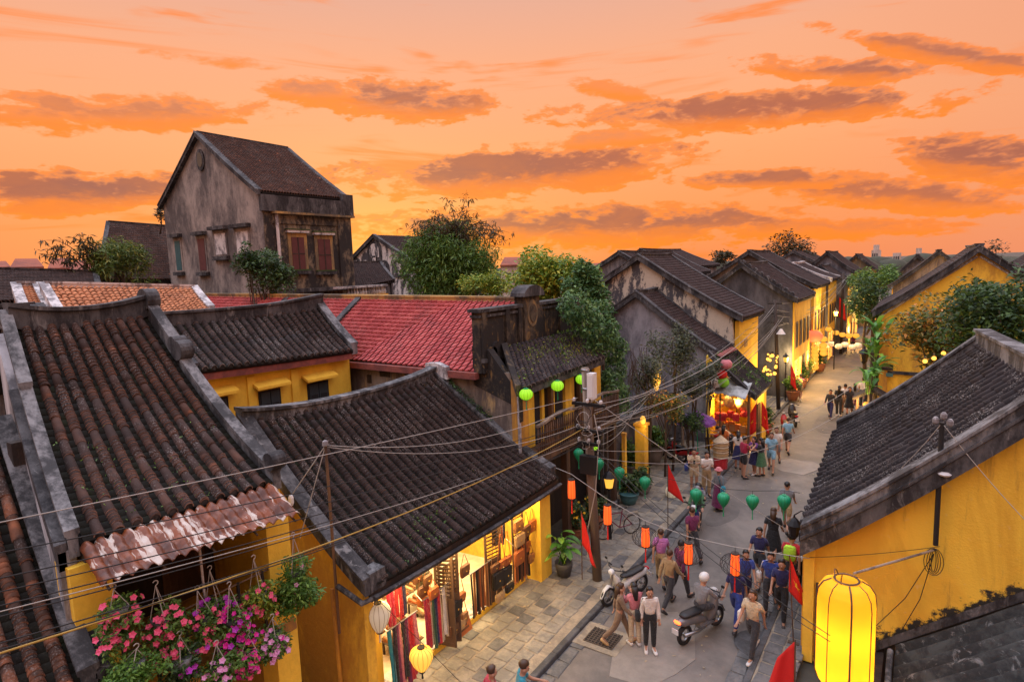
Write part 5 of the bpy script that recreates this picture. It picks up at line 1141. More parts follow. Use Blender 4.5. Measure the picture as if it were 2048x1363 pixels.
# ------------------------------------------------------------------ lanterns
RIBM = {'lamp_white': 'leather_tan_', 'lamp_yellow': 'rib_amber', 'lamp_lime': 'rib_green', 'silk_green': 'rib_dgreen', 'lamp_orange': 'rib_red'}
plain('leather_tan_', (.34, .22, .12), .6); plain('rib_amber', (.42, .20, .02), .6); plain('rib_green', (.06, .22, .01), .6); plain('rib_dgreen', (.003, .12, .05), .6); plain('rib_red', (.25, .02, .005), .6)
def balloon(name, label, cat, mat, prof, nrib, capm='wood_mid', tassel=None, cage=None, group=None, tl=.35, core=None):
    t = thing(name, label, cat, (0, 0, 0), group=group, local=True)
    m = MB(); m.lathe(prof, n=nrib*2, wave=.02, nw=nrib); part(m, 'silk_shade', mat, t, True)
    ztop, zbot = prof[-1][1], prof[0][1]
    if mat in ('lamp_white', 'lamp_yellow', 'lamp_lime', 'silk_green', 'lamp_orange'):
        for k in range(nrib):
            a = 2*math.pi*(k + .5)/nrib; m = MB(); m.tube([(r_*.985*math.cos(a), r_*.985*math.sin(a), z) for r_, z in prof], .0045, 4); part(m, 'rib', RIBM[mat], t)
    m = MB(); m.lathe([(prof[-1][0]*1.15, ztop - .01), (prof[-1][0]*1.15, ztop + .02)], n=12); part(m, 'top_ring', capm, t)
    m = MB(); m.lathe([(prof[0][0]*1.15, zbot - .02), (prof[0][0]*1.15, zbot + .01)], n=12); part(m, 'bottom_ring', capm, t)
    m = MB(); m.tube([(0, 0, ztop + .02), (0, 0, ztop + .16)], .006, 5); part(m, 'hanger', 'cable_black', t)
    if tassel: m = MB(); m.lathe([(.012, 0), (.020, -.05), (.016, -tl*.5), (.024, -tl)][::-1], (0, 0, zbot - .02), 6); part(m, 'tassel', tassel, t)
    if cage:
        for k in range(10):
            a = math.pi*k/10; m = MB(); pts = []
            for j in range(25):
                b = 2*math.pi*j/24; rr = cage*math.cos(b); pts.append((rr*math.cos(a), rr*math.sin(a), cage*.72*math.sin(b) - .02))
            m.tube(pts, .005, 4, False); part(m, 'cage_wire', 'black_metal', t)
    return t
def put(proto, loc, label, first, rz=0.0, sc=1.0, group=None):
    o = proto if first else copy_tree(proto); place(o, loc, rz, sc); o['label'] = label
    if group: o['group'] = group
    return o
TEAR = [(.05, -.26), (.10, -.20), (.16, -.10), (.205, .02), (.21, .10), (.18, .17), (.12, .215), (.06, .23)]
gl = balloon('silk_lantern', '', 'lantern', 'silk_green', TEAR, 12, 'silk_green', 'silk_green', group='green lanterns strung across the street')
GA, GB = V3(PX(1128, 893, -9.0)), V3(PX(1600, 985, -2.2))
GX = [(1157, 908), (1198, 928), (1239, 946), (1290, 965), (1392, 990), (1447, 998), (1505, 1003), (1568, 1003)]
pts = []
for i, (x, y) in enumerate(GX):
    best = min((abs(pxy(GA.lerp(GB, k/200))[0] - x), k) for k in range(201))[1]; d = depth_of(GA.lerp(GB, best/200)); p = at_depth(x, y, d)
    put(gl, tuple(p), 'green silk lantern, %s from the timber pole on the string across the street' % ORDN[i], i == 0, .3*i, .72); pts.append(V3(p) + V3((0, 0, .28)))
m = MB(); m.tube([GA] + pts + [GB], .006, 5); solo(m, 'lantern_string', 'cable_black', 'thin cord carrying the green lanterns across the street', 'cable', loc=tuple(GA))
ROUND = [(.08, -.20), (.17, -.16), (.235, -.08), (.25, 0), (.235, .08), (.17, .16), (.08, .20)]
ll_ = balloon('round_lantern', '', 'lantern', 'lamp_lime', ROUND, 12, 'silk_green', 'silk_green', group='lime lanterns on the balcony house')
for i, (x, y, X, lab) in enumerate(((1052, 788, -9.15, 'glowing lime lantern hanging nearest at the left end of the balcony'), (1115, 771, -9.15, 'glowing lime lantern hanging above the middle of the balcony rail'), (1163, 758, -9.15, 'glowing lime lantern partly hidden behind the timber pole top'), (1187, 893, -8.9, 'small lime lantern low behind the timber pole'))):
    put(ll_, tuple(PX(x, y, X)), lab, i == 0, .2*i, .78 if i < 3 else .6)
CYL = [(.085, -.26), (.10, -.25), (.105, -.1), (.10, .1), (.09, .25), (.08, .26)]
ol = balloon('tube_lantern', '', 'lantern', 'lamp_orange', CYL, 8, 'wood_dark', 'silk_red' if 'silk_red' in MATS else 'flag_red', group='orange lanterns on the cable over the road', tl=.42)
m = MB(); m.lathe([(.06, .22), (.08, .262)], n=10); part(m, 'lit_top', 'lamp_orange_core', ol)
oc = balloon('caged_lantern', '', 'lantern', 'lamp_orange', CYL, 8, 'wood_dark', 'flag_red', .34, group='orange lanterns on the cable over the road', tl=.42)
m = MB(); m.lathe([(.06, .22), (.08, .262)], n=10); part(m, 'lit_top', 'lamp_orange_core', oc)
WA, WB = V3((-8.6, 14.0, 3.2)), nc
OL = [(1143, 977, ol, 'orange tube lantern beside the shop roof corner'), (1215, 1028, ol, 'orange tube lantern just right of the timber pole'), (1291, 1072, oc, 'orange lantern in a round wire cage, nearest to the timber pole'), (1377, 1105, oc, 'orange lantern in a round wire cage, middle of the three'), (1470, 1127, oc, 'orange lantern in a round wire cage above the blue-shirted group')]
wp = [V3(PY(1112, 935, 13.9))]
seen = set()
for i, (x, y, pr, lab) in enumerate(OL):
    p = PY(x, y, 13.9); o = put(pr, tuple(p), lab, pr.name not in seen, .4*i); seen.add(pr.name); wp.append(V3(p) + V3((0, 0, .42))); lamp(tuple(p), 5, (1.0, .35, .08), .12)
wp.append(V3(PY(1620, 1116, 13.85)))
m = MB(); m.tube(wp, .009, 5); solo(m, 'lantern_string', 'cable_pale', 'pale cable carrying the orange lanterns over the road', 'cable', loc=tuple(wp[0]))
# white and yellow balloon lanterns in front of the shop
wl = balloon('silk_lantern', 'large white silk lantern hanging over the scarf rail of the shop', 'lantern', 'lamp_white', [(a*1.15, b*1.25) for a, b in TEAR], 14, 'wood_dark', 'silk_white', tl=.2); place(wl, tuple(PX(757, 1232, -8.72)))
yl = balloon('silk_lantern', 'glowing yellow silk lantern above the shop pavement', 'lantern', 'lamp_yellow', [(a*1.15, b*1.05) for a, b in TEAR], 14, 'wood_dark', 'black_metal', tl=.14); p = PX(843, 1316, -8.2); place(yl, tuple(p)); lamp(tuple(p - np.array((0, 0, .05))), 25, (1, .62, .2), .2)
wire(PX(700, 1140, -8.55), V3(p) + V3((0, 0, .38)), .02, .008, 'cable_black', 'cord from the eave to the yellow lantern'); wire(V3(p) + V3((0, 0, .38)), PX(960, 1400, -7.2), .02, .008, 'cable_black', 'cord from the yellow lantern towards the kerb')
rw = balloon('silk_lantern', 'white and red silk lantern beside the tall red flag', 'lantern', 'lamp_white', [(a*1.1, b*1.1) for a, b in TEAR], 10, 'flag_red', 'flag_red', tl=.2); place(rw, tuple(PX(1343, 985, -7.6)))
# the huge yellow drum lantern at the lower right
by = 11.6; pc_, ptp, pbt = PY(1690, 1255, by), PY(1690, 1158, by), PY(1688, 1372, by)
hh = (ptp[2] - pbt[2])/2; rw_ = abs(PY(1750, 1255, by)[0] - PY(1630, 1255, by)[0])/2
bl_ = thing('drum_lantern', 'huge glowing yellow drum lantern with dark ribs in front of the yellow wall', 'lantern', (pc_[0], by, (ptp[2] + pbt[2])/2), local=True)
prof = [(.50, -1.0), (.66, -.96), (.90, -.86), (1.0, -.72), (1.0, .62), (.95, .80), (.78, .93), (.50, 1.0)]
m = MB(); n_ = 28; fine = []
for (a0, b0), (a1, b1) in zip(prof[:-1], prof[1:]):
    for q_ in range(3): fine.append((a0 + (a1 - a0)*q_/3, b0 + (b1 - b0)*q_/3))
fine.append(prof[-1]); m.add([(r_*rw_*math.cos(2*math.pi*k/n_), r_*rw_*math.sin(2*math.pi*k/n_), z*hh) for r_, z in fine for k in range(n_)], [(i*n_ + k, i*n_ + (k+1) % n_, (i+1)*n_ + (k+1) % n_, (i+1)*n_ + k) for i in range(len(fine)-1) for k in range(n_)]); part(m, 'shade', 'lamp_big', bl_, True)
lamp((0, 0, -hh*.74), 24, (1, .60, .20), .12, parent=bl_); lamp((0, 0, hh*.1), 17, (1, .58, .18), .15, parent=bl_); m = MB(); m.ball((0, 0, -hh*.72), .07); part(m, 'bulb', 'bulb', bl_, True)
for k in range(8):
    a = 2*math.pi*(k + .35)/8; m = MB(); m.tube([(r_*rw_*1.012*math.cos(a), r_*rw_*1.012*math.sin(a), z*hh) for r_, z in prof], .009 if k % 2 else .016, 6); part(m, 'rib', 'wood_mid', bl_)
m = MB(); m.tube([(.42*rw_*math.cos(a*math.pi/10), .42*rw_*math.sin(a*math.pi/10), hh*1.01) for a in range(21)], .018, 5, False); part(m, 'top_ring', 'wood_mid', bl_)
m = MB(); m.tube([(.42*rw_*math.cos(a), .42*rw_*math.sin(a), hh*1.01 + .14*math.sin(b)) for a, b in ((2.4, 0), (2.7, .9), (3.1, 1.57), (3.5, .9), (3.8, 0))], .010, 5); part(m, 'handle', 'wood_mid', bl_)
m = MB(); q = np.array(PY(1872, 1098, 13.9)); c_ = np.array((pc_[0], by, (ptp[2] + pbt[2])/2)); m.tube([q - c_, np.array((.1, .1, hh*1.1))], .022, 6); part(m, 'bracket_arm', 'wood_pole', bl_)

# ------------------------------------------------------------------ street lamps
def lamp_head(t, p, s_=1.0, lit=True):
    x, y, z = p; m = MB(); m.lathe([(.10*s_, 0), (.15*s_, .26*s_), (.10*s_, .30*s_)], p, 6); hd = part(m, 'lamp_glass', 'lamp_yellow' if lit else 'black_metal', t)
    m = MB(); m.lathe([(.19*s_, .28*s_), (.10*s_, .40*s_), (.03*s_, .46*s_), (.01, .54*s_)], p, 8); part(m, 'lamp_cap', 'black_metal', t)
    m = MB(); m.lathe([(.03*s_, -.10*s_), (.09*s_, -.02*s_), (.11*s_, .0)], p, 8); part(m, 'lamp_base', 'black_metal', t)
    if lit: m = MB(); m.ball((x, y, z + .12*s_), .055*s_); part(m, 'bulb', 'bulb', hd, True)
p = PX(1218, 965, -8.1); sl = thing('street_lamp', 'lit street lamp with amber glass behind the timber pole', 'street lamp', (p[0], p[1], .13))
lamp_head(sl, (p[0], p[1], p[2] - .15), 1.2); m = MB(); m.tube([(p[0], p[1], .13), (p[0], p[1], p[2] - .25)], [.07, .04], 8); part(m, 'post', 'black_metal', sl); lamp(tuple(p), 60, (1, .62, .22), .1, parent=sl)
p = PX(1572, 717, -6.9); sl2 = thing('street_lamp', 'dazzling street lamp beside the second pole', 'street lamp', (p[0], p[1], .13))
lamp_head(sl2, (p[0], p[1], p[2] - .2), 1.1); m = MB(); m.tube([(p[0], p[1], .13), (p[0], p[1], p[2] - .3)], .04, 8); part(m, 'post', 'black_metal', sl2); lamp((p[0] + .4, p[1], p[2]), 260, (1, .66, .26), .15, parent=sl2)
p = PX(1671, 626, -5.6); sl3 = thing('street_lamp', 'bright lamp hanging at the far street bend', 'street lamp', (p[0], p[1], .13)); lamp_head(sl3, (p[0], p[1], p[2] - .2), 1.2); m = MB(); m.tube([(p[0], p[1], .1), (p[0], p[1], p[2] - .3)], .045, 6); part(m, 'post', 'black_metal', sl3); lamp((p[0] + .4, p[1] - .5, p[2]), 500, (1, .66, .26), .2, parent=sl3)
p = V3((-2.25, 14.6, 2.35)); wlm = thing('wall_lamp', 'black unlit lantern lamp bracketed under the right eave corner', 'lamp', tuple(PX(1588, 1062, -2.35)), local=True)
lamp_head(wlm, (0, 0, -.1), 1.0, False); m = MB(); m.tube([(.0, 0, .42), (.15, 0, .55), (.45, 0, .5)], .015, 5); part(m, 'bracket', 'black_metal', wlm)
p = PX(1728, 715, -2.6); wlm2 = thing('wall_lamp', 'small black lamp hanging on the far right pavement', 'lamp', tuple(p), local=True); lamp_head(wlm2, (0, 0, -.2), 1.6, False); m = MB(); m.tube([(0, 0, .6), (.6, 0, .9)], .03, 5); part(m, 'bracket', 'black_metal', wlm2)

# ------------------------------------------------------------------ flags
def star(c, r_, ax):
    pts = [(r_*(1 if k % 2 == 0 else .4)*math.sin(k*math.pi/5), r_*(1 if k % 2 == 0 else .4)*math.cos(k*math.pi/5)) for k in range(10)]; return pts
def flag(label, base, top, w_, h_, dirv, droop=.6, star_=True, seed=1, foot=False):
    base, top, dirv = V3(base), V3(top), V3(dirv); t = thing('red_flag', label, 'flag', tuple(base), group='red flags along the street')
    m = MB(); m.tube([base, top], .014, 6); part(m, 'flagpole', 'wood_mid', t)
    rn = random.Random(seed); ph = rn.uniform(0, 6); g = []
    nrm = dirv.cross(V3((0, 0, 1)))
    for i in range(13):
        row = []
        for j in range(9):
            u, v = i/12, j/8; p = top + dirv*(w_*u*(1 - .55*droop*(1 - v)*1.0)) + V3((0, 0, -.02 - h_*v - droop*h_*.75*u*(1 - .25*v)))
            p += nrm*(.06*u*math.sin(5*u + 2.5*v + ph) + .04*math.sin(9*u + ph)*u); row.append(p)
        g.append(row)
    m = MB(); vs = [p for r_ in g for p in r_]; m.add(vs, [(i*9 + j, i*9 + j + 1, (i+1)*9 + j + 1, (i+1)*9 + j) for i in range(12) for j in range(8)]); cl = part(m, 'cloth', 'flag_red', t, True)
    sm = cl.modifiers.new('thick', 'SOLIDIFY'); sm.thickness = .004
    if star_:
        for sgn in (1, -1):
            q = [g[min(12, max(0, int(6 + a*5/.5*.28)))][4] for a in (0,)][0]; pts = star((0, 0), min(w_, h_)*.22, 'x'); m = MB()
            vv = []
            for a, b in pts:
                fi = 6 + a/w_*12*1.1; fj = 4 - b/h_*8; i0 = int(max(0, min(11, math.floor(fi)))); j0 = int(max(0, min(7, math.floor(fj)))); fu, fv = fi - i0, fj - j0
                pp = g[i0][j0].lerp(g[i0+1][j0], fu).lerp(g[i0][j0+1].lerp(g[i0+1][j0+1], fu), fv); vv.append(pp + nrm*.012*sgn)
            cc = sum(vv, V3())/10; m.add(vv + [cc], [(k, (k+1) % 10, 10) for k in range(10)]); part(m, 'star', 'flag_gold', cl)
    if foot: m = MB(); m.box((base.x - .12, base.y - .05, base.z), (base.x + .12, base.y + .05, base.z + .03)); part(m, 'foot', 'rust_iron', t)
    return t
q = onpole(.27); f0 = V3((q.x - .30, q.y - .22, .13))
flag('red flag hanging limp against the foot of the timber pole', f0, f0 + V3((.02, 0, 2.05)), .55, .95, V3((.9, -.3, 0)).normalized(), .95, False, 3)
b = PZ(1336, 1082, .13); flag('tall red flag on a pole above the left kerb beside the blue motorbike', b, V3(b) + V3((.0, .0, 2.6)), .55, .9, V3((.6, .6, 0)).normalized(), .9, False, 4)
b = PZ(1587, 1286, .13); flag('red flag with gold star standing at the right kerb', b, V3(b) + V3((-.12, -.05, 2.15)), .45, .85, V3((.9, .1, 0)).normalized(), .9, True, 5, True)
b = PZ(1588, 1480, .13); flag('red flag rising from the bottom edge near the big lantern', b, V3(b) + V3((-.02, 0, 2.0)), .5, .9, V3((-.8, .1, 0)).normalized(), .7, False, 6)
b = PZ(1512, 905, .13); flag('large red flag with gold star beside the souvenir shop post', b, V3(b) + V3((0, 0, 2.4)), .42, 1.35, V3((-.9, -.1, 0)).normalized(), .55, True, 7)
b = PZ(1522, 895, .13); flag('second red flag right of the souvenir shop post', b, V3(b) + V3((0, 0, 2.3)), .34, 1.2, V3((.9, .1, 0)).normalized(), .55, True, 8)
b = PZ(1580, 805, .13); flag('far red flag beside the lit street lamp', b, V3(b) + V3((0, 0, 2.4)), .35, 1.2, V3((.9, .1, 0)).normalized(), .6, True, 9)
b = PZ(1675, 706, .13); flag('distant red banner at the street bend', b, V3(b) + V3((0, 0, 5.2)), .6, 1.8, V3((.5, -.1, 0)).normalized(), .4, False, 10)

# ------------------------------------------------------------------ far glowing lanterns and lights
fl = balloon('round_lantern', '', 'lantern', 'far_lamp', [(a*1.15, b*1.15) for a, b in ROUND], 8, 'wood_dark', None, group='yellow lanterns over the far street')
k = 0; first = True
for i, (x, y) in enumerate(((1657, 658), (1672, 665), (1685, 669), (1698, 671), (1712, 671))):
    put(fl, tuple(PY(x, y, 56.)), 'yellow globe lantern, %s from the left in the row across the far street' % ORDN[i], first, 0, .85); first = False
a_, b_ = PY(1645, 648, 56.), PY(1725, 664, 56.); wire(a_, b_, .25, .02, 'cable_black', 'cord of the yellow globe lanterns over the far street')
for c, (x, ys) in enumerate(((1630, (694, 702, 710, 718, 727, 734)), (1647, (678, 690, 698, 706)), (1612, (702, 711, 720, 729)))):
    for j, y in enumerate(ys): put(fl, tuple(PY(x, y, 50.)), 'yellow lantern number %s down the %s vertical string on the left pavement' % (ORDN[j], ('middle', 'right', 'left')[c]), False, 0, .9)
rl = balloon('round_lantern', 'red round lantern above the yellow lantern strings', 'lantern', 'far_red_lamp', [(a*2.2, b*2.2) for a, b in ROUND], 10, 'gold', 'flag_red'); place(rl, tuple(PY(1629, 672, 49.)))
wf = balloon('round_lantern', '', 'lantern', 'lamp_white', [(a*1.1, b*1.1) for a, b in ROUND], 8, 'wood_dark', None, group='white lanterns over the far street'); first = True
for i, x in enumerate((1610, 1622, 1635, 1652, 1662, 1678, 1690, 1705, 1716)):
    put(wf, tuple(PY(x, 684 + (4 if i % 2 else 0) + i*.8, 54.)), 'white globe lantern, %s from the left in the far white row' % ORDN[i], first); first = False
wire(PY(1600, 676, 54.), PY(1724, 688, 54.), .2, .02, 'cable_black', 'cord of the white globe lanterns over the far street')
rn = random.Random(17); bm = None
spots = [(1525 + rn.uniform(0, 30), 706 + rn.uniform(0, 44), rn.uniform(33.5, 36)) for _ in range(22)] + [(1565 + rn.uniform(0, 40), 735 + rn.uniform(0, 30), rn.uniform(40, 46)) for _ in range(10)] + [(1700 + 40*f_ + rn.uniform(-5, 5), 640 - 58*f_ + rn.uniform(-12, 12), 72 + rn.uniform(-4, 12)) for f_ in [i/20 for i in range(20)]] + [(1738, 588, 75), (1742, 590, 75), (1750, 589, 75), (1745, 584, 76), (1760, 560, 78)]
bb = thing('string_light', '', 'lamp', (0, 0, 0), group='warm bulbs along the street', local=True)
m = MB(); m.ball((0, 0, 0), .10, n=8, m=6); part(m, 'bulb', 'far_bulb', bb, True); m = MB(); m.lathe([(.04, .13), (.07, .16), (.05, .24)], n=6); part(m, 'socket', 'black_metal', bb)
for i, (x, y, Y) in enumerate(spots):
    put(bb, tuple(PY(x, y, Y)), 'warm glowing bulb among the lights strung beyond the souvenir shop' if i < 32 else 'warm glowing bulb in the far string lights along the street', i == 0, 0, (.45 + .5*((i*7) % 5)/4) if i < 32 else .8 + .9*((i*7) % 5)/4)
for x, y, Y, e in ((1540, 735, 35.5, 110), (1625, 715, 48, 260), (1650, 690, 54, 200), (1600, 745, 43, 170), (1700, 660, 66, 350), (1720, 620, 75, 350)):
    q = PY(x, y, Y); lamp((q[0] + (.5 if x < 1690 else 0), q[1], q[2]), e, (1.0, .58, .16), .3, 'shop_light')
for i, (x, y, Y) in enumerate(((1850, 722, 25), (1868, 716, 25.5), (1887, 706, 26))):
    put(bb, tuple(PY(x, y, Y)), ('red-orange', 'bright yellow', 'dim yellow')[i] + ' bulb glowing under the tree above the near roof', False, 0, .75)
lamp(tuple(PY(1868, 718, 24.8)), 30, (1, .6, .15), .1)
# ------------------------------------------------------------------ trees and bushes
leafmat('leaf_fern', [(0, (.05, .13, .02)), (.6, (.10, .24, .03)), (1, (.20, .36, .05))])
NARROW = (LTV2, LTF2)
# bamboo thicket behind the red roof
def bamboo(label, base, c, rx, ry, rz, n, seed, sprays, mat='leaf_bamboo', size=.34, k=30):
    rn = random.Random(seed); t = thing('bamboo_clump', label, 'bamboo', base); base = V3(base)
    for i in range(16):
        b = base + V3((rn.uniform(-rx, rx)*.6, rn.uniform(-.8, .8), 0)); tp = V3(c) + V3((rn.uniform(-rx, rx)*.8, rn.uniform(-ry, ry)*.5, rz*rn.uniform(.2, .8)))
        m = MB(); m.tube([b, b.lerp(tp, .6) + V3((0, 0, .8)), tp], [.06, .05, .02], 5); part(m, 'cane', 'leaf_bamboo_cane', t)
    join_template(*NARROW, leaves(crown_clumps(c, rx, ry, rz, k, rn, .25, .5), n, size, rn, .55, .25), 'foliage', mat, t, kind=None)
    Ms = []
    for (p0, p1, p2, nl) in sprays:
        p0, p1, p2 = V3(p0), V3(p1), V3(p2); pth = [p0*(1-s)**2 + p1*2*s*(1-s) + p2*s*s for s in [q/10 for q in range(11)]]
        m = MB(); m.tube(pth, [.035 - .003*q for q in range(11)], 4); part(m, 'spray_stem', 'bark', t)
        for _ in range(nl):
            s = rn.uniform(.2, 1)**.8; p = p0*(1-s)**2 + p1*2*s*(1-s) + p2*s*s + V3((rn.gauss(0, .22), rn.gauss(0, .22), rn.gauss(-.12, .2)))
            for _q in range(rn.randint(3, 5)): Ms.append(Matrix.Translation(p + V3((rn.gauss(0, .05), rn.gauss(0, .05), rn.gauss(0, .05)))) @ rot_any(rn, .8) @ Matrix.Scale(size*rn.uniform(.7, 1.2), 4))
    if Ms: join_template(*NARROW, Ms, 'spray_leaves', 'leaf_silhouette', t, kind=None)
    return t
plain('leaf_bamboo_cane', (.13, .11, .03), .6)
rn = random.Random(44); Y = 27.0; sp = []
for i in range(34):
    x1 = rn.uniform(800, 1020); yt = 372 + abs(x1 - 930)*.75 + rn.uniform(0, 75); sp.append((PY(rn.uniform(860, 960), 500, Y), PY(905 + (x1 - 905)*.5, 430 - rn.uniform(-20, 40), Y + rn.uniform(-1, 1)), PY(x1, yt, Y + rn.uniform(-1.5, 1.5)), 16))
c = PY(900, 525, Y); bamboo('big bamboo thicket with feathery sprays behind the red roof', (c[0], Y, 0), c, 3.3, 2.0, 2.6, 27000, 3, sp, 'leaf_mid', .30, 44)
c = PY(972, 572, 25.0); tree('bush', 'yellowish bush between bamboo and leafy tree', (c[0], 25, 0), c, 1.5, 1.2, .9, 3800, .17, 'leaf_bright', 'bush', 14, .08, 5)
c = PY(1105, 562, 22.5); tree('leafy_tree', 'bright leafy tree growing behind the dark parapet', (c[0], 22.5, 0), c, 2.3, 1.5, 1.55, 9000, .22, 'leaf_bright', k=26, seed=6)
c = PY(1180, 572, 21.5); tree('leafy_tree', 'dark green leafy boughs at the right end of the parapet', (c[0], 21.5, 0), c, .95, .9, 1.0, 3000, .20, 'leaf_vine', k=12, seed=16)
# creeper spilling down the side of the balcony house
vine = thing('creeper', 'dense green creeper cascading down the end of the balcony house', 'creeper', (-9.8, 20.4, .2)); rn = random.Random(8); cl = []
for (x, y, r_) in ((1150, 612, .62), (1175, 640, .6), (1200, 625, .55), (1205, 670, .6), (1222, 700, .55), (1228, 735, .55), (1225, 770, .5), (1238, 800, .42), (1185, 700, .4), (1215, 655, .5), (1240, 690, .35), (1210, 760, .4), (1215, 815, .35), (1248, 780, .28), (1255, 815, .22)):
    p = PX(x, y, -9.75 + rn.uniform(-.25, .25)); cl.append((p, r_*.9, r_*1.1, r_))
join_template(LTV, LTF, leaves(cl, 6500, .17, rn, .6, .45), 'foliage', 'leaf_vine', vine, kind=None)
m = MB(); m.tube([(-9.9, 20.5, .1), (-9.9, 20.6, 3), (-9.9, 20.4, 6), (-10.2, 20.2, 7.5)], [.07, .06, .05, .03], 6); part(m, 'stem', 'bark', vine)
m = MB(); m.box((-11.2, 19.86, 0), (-9.8, 20.1, 6.5)); part(m, 'end_wall', 'parapet_dark', hB)
def moss(parent, S, n, size, seed, ulo, uhi, vlo, vhi, mat='leaf_mid', name='moss'):
    rn = random.Random(seed); Ms = []
    for _ in range(n):
        u, v = rn.uniform(ulo, uhi), rn.uniform(vlo, vhi)
        if rn.random() > .35 + .65*math.sin(u*9 + seed)*math.cos(v*7 + u*4): continue
        p = S(u, v) + V3((0, 0, .06)); 
        for _q in range(3): Ms.append(Matrix.Translation(p + V3((rn.gauss(0, .05), rn.gauss(0, .05), rn.uniform(0, .05)))) @ rot_any(rn, -.6) @ Matrix.Scale(size*rn.uniform(.5, 1.3), 4))
    if Ms: join_template(LTV, LTF, Ms, name, mat, parent, kind='stuff')
moss(hB, SB, 900, .085, 2, .0, 1.0, .05, .9, 'leaf_bright', 'roof_moss'); moss(hB, SB, 300, .12, 5, .5, 1.0, .0, .6, 'leaf_mid', 'roof_plants')
moss(hS, SS, 260, .06, 4, .0, .45, .8, 1.0, 'leaf_mid', 'roof_moss'); moss(hA, SA, 200, .045, 6, 0.02, 1.0, .55, 1.0, 'leaf_mid', 'roof_moss')
ivy = thing('ivy_strip', 'dark ivy growing along the right edge of the shop roof', 'ivy', (-11, 14.1, 4)); rn = random.Random(9)
cl = [(SS(1.0, v) + V3((rn.uniform(-.05, .05), .0, .16)), .22, .14, .17) for v in [.10 + .022*i for i in range(17)]] + [(SS(1.0, v) + V3((0, -.05, .12)), .14, .1, .08) for v in (.55, .6, .7, .78)]
join_template(LTV, LTF, leaves(cl, 1500, .07, rn, .3, .3), 'foliage', 'leaf_dark', ivy, kind=None)
# by the tower
c = PX(525, 548, -25.5); tree('small_tree', 'dark green little tree at the foot of the tower house', (c[0], c[1], 0), c, 1.2, 1.5, 1.15, 4200, .17, 'leaf_dark', k=20, seed=11, trunk=.1)
c = PX(498, 525, -25.8); tree('small_tree', 'upright shoot of foliage against the grey tower gable', (c[0], c[1], 0), c, .5, .6, .95, 1300, .16, 'leaf_dark', k=9, seed=12, trunk=.08)
c = PX(245, 520, -37.); tree('round_bush', 'round green bush in front of the brown-roofed warehouse', (c[0], c[1], 0), c, 1.4, 2.0, 1.6, 4500, .26, 'leaf_bamboo', k=20, seed=13, tmpl=NARROW, down=.5)
sp = [];  X = -36.
for (x0, y0, x1, y1, x2, y2) in ((180, 540, 140, 470, 82, 482), (185, 540, 160, 455, 150, 470), (175, 540, 130, 500, 88, 510), (190, 540, 190, 480, 170, 500), (170, 540, 120, 480, 100, 500), (185, 545, 150, 500, 125, 525), (200, 540, 180, 470, 172, 480)): sp.append((PX(x0, y0, X), PX(x1, y1, X), PX(x2, y2, X), 20))
c = PX(195, 530, X); bamboo('arching bamboo sprays against the sky at the far left', (c[0], c[1], 0), c, .8, .9, .9, 700, 4, sp, 'leaf_bamboo', .36, 8)
c = PY(322, 425, 20.3); tree('wall_shrub', 'scrawny shrub rooted on the left corner of the tower house', (c[0] - .2, 20.2, 12.0), c, .75, .4, .65, 260, .22, 'leaf_silhouette', 'shrub', 8, .05, 14)
c = PY(1573, 502, 90.); tree('far_tree', 'lone bare-topped tree on the skyline above the gables', (c[0], 90, 0), c, 3.6, 2.5, 2.6, 2600, .42, 'leaf_silhouette', k=24, seed=15, trunk=.25, hollow=.2)
c = PY(1450, 512, 100.); tree('far_tree', 'small tiered tree on the skyline between two gables', (c[0], 100, 0), c, 2.2, 2, 1.3, 900, .5, 'leaf_silhouette', k=12, seed=18, trunk=.15)
c = PY(1992, 500, 60.); tree('far_tree', 'thin bare sapling rising above the yellow gable', (c[0], 60, 0), c, 1.1, 1, 1.2, 160, .3, 'leaf_silhouette', k=10, seed=19, trunk=.08)
c = PY(1750, 565, 62.); tree('leafy_tree', 'green tree hanging over the far right street side', (c[0], 62, 0), c, 2.2, 2.5, 1.6, 4200, .28, 'leaf_mid', k=20, seed=20)
c = PY(1735, 610, 52.); tree('leafy_tree', 'dark tree beside the eave of the big yellow house', (c[0], 52, 0), c, 1.4, 2.0, 1.9, 3200, .26, 'leaf_dark', k=16, seed=21)
# trees in front of the yellow gable
c = PY(1885, 660, 28.0); tree('leafy_tree', 'autumn-tinged tree before the yellow gable on the right', (c[0], 28, 0), c, 1.75, 1.4, 1.4, 4600, .21, 'leaf_autumn', k=30, seed=22, trunk=.14)
c = PY(2025, 640, 26.0); tree('leafy_tree', 'dark glossy tree at the right picture edge', (c[0], 26, 0), c, 1.9, 1.5, 2.1, 7500, .20, 'leaf_dark', k=28, seed=23, trunk=.16)
c = PY(1965, 600, 27.0); tree('leafy_tree', 'upper bough of deep green leaves right of the yellow gable', (c[0], 27, 0), c, .9, 1.0, .8, 1500, .20, 'leaf_dark', k=14, seed=24, trunk=.1)
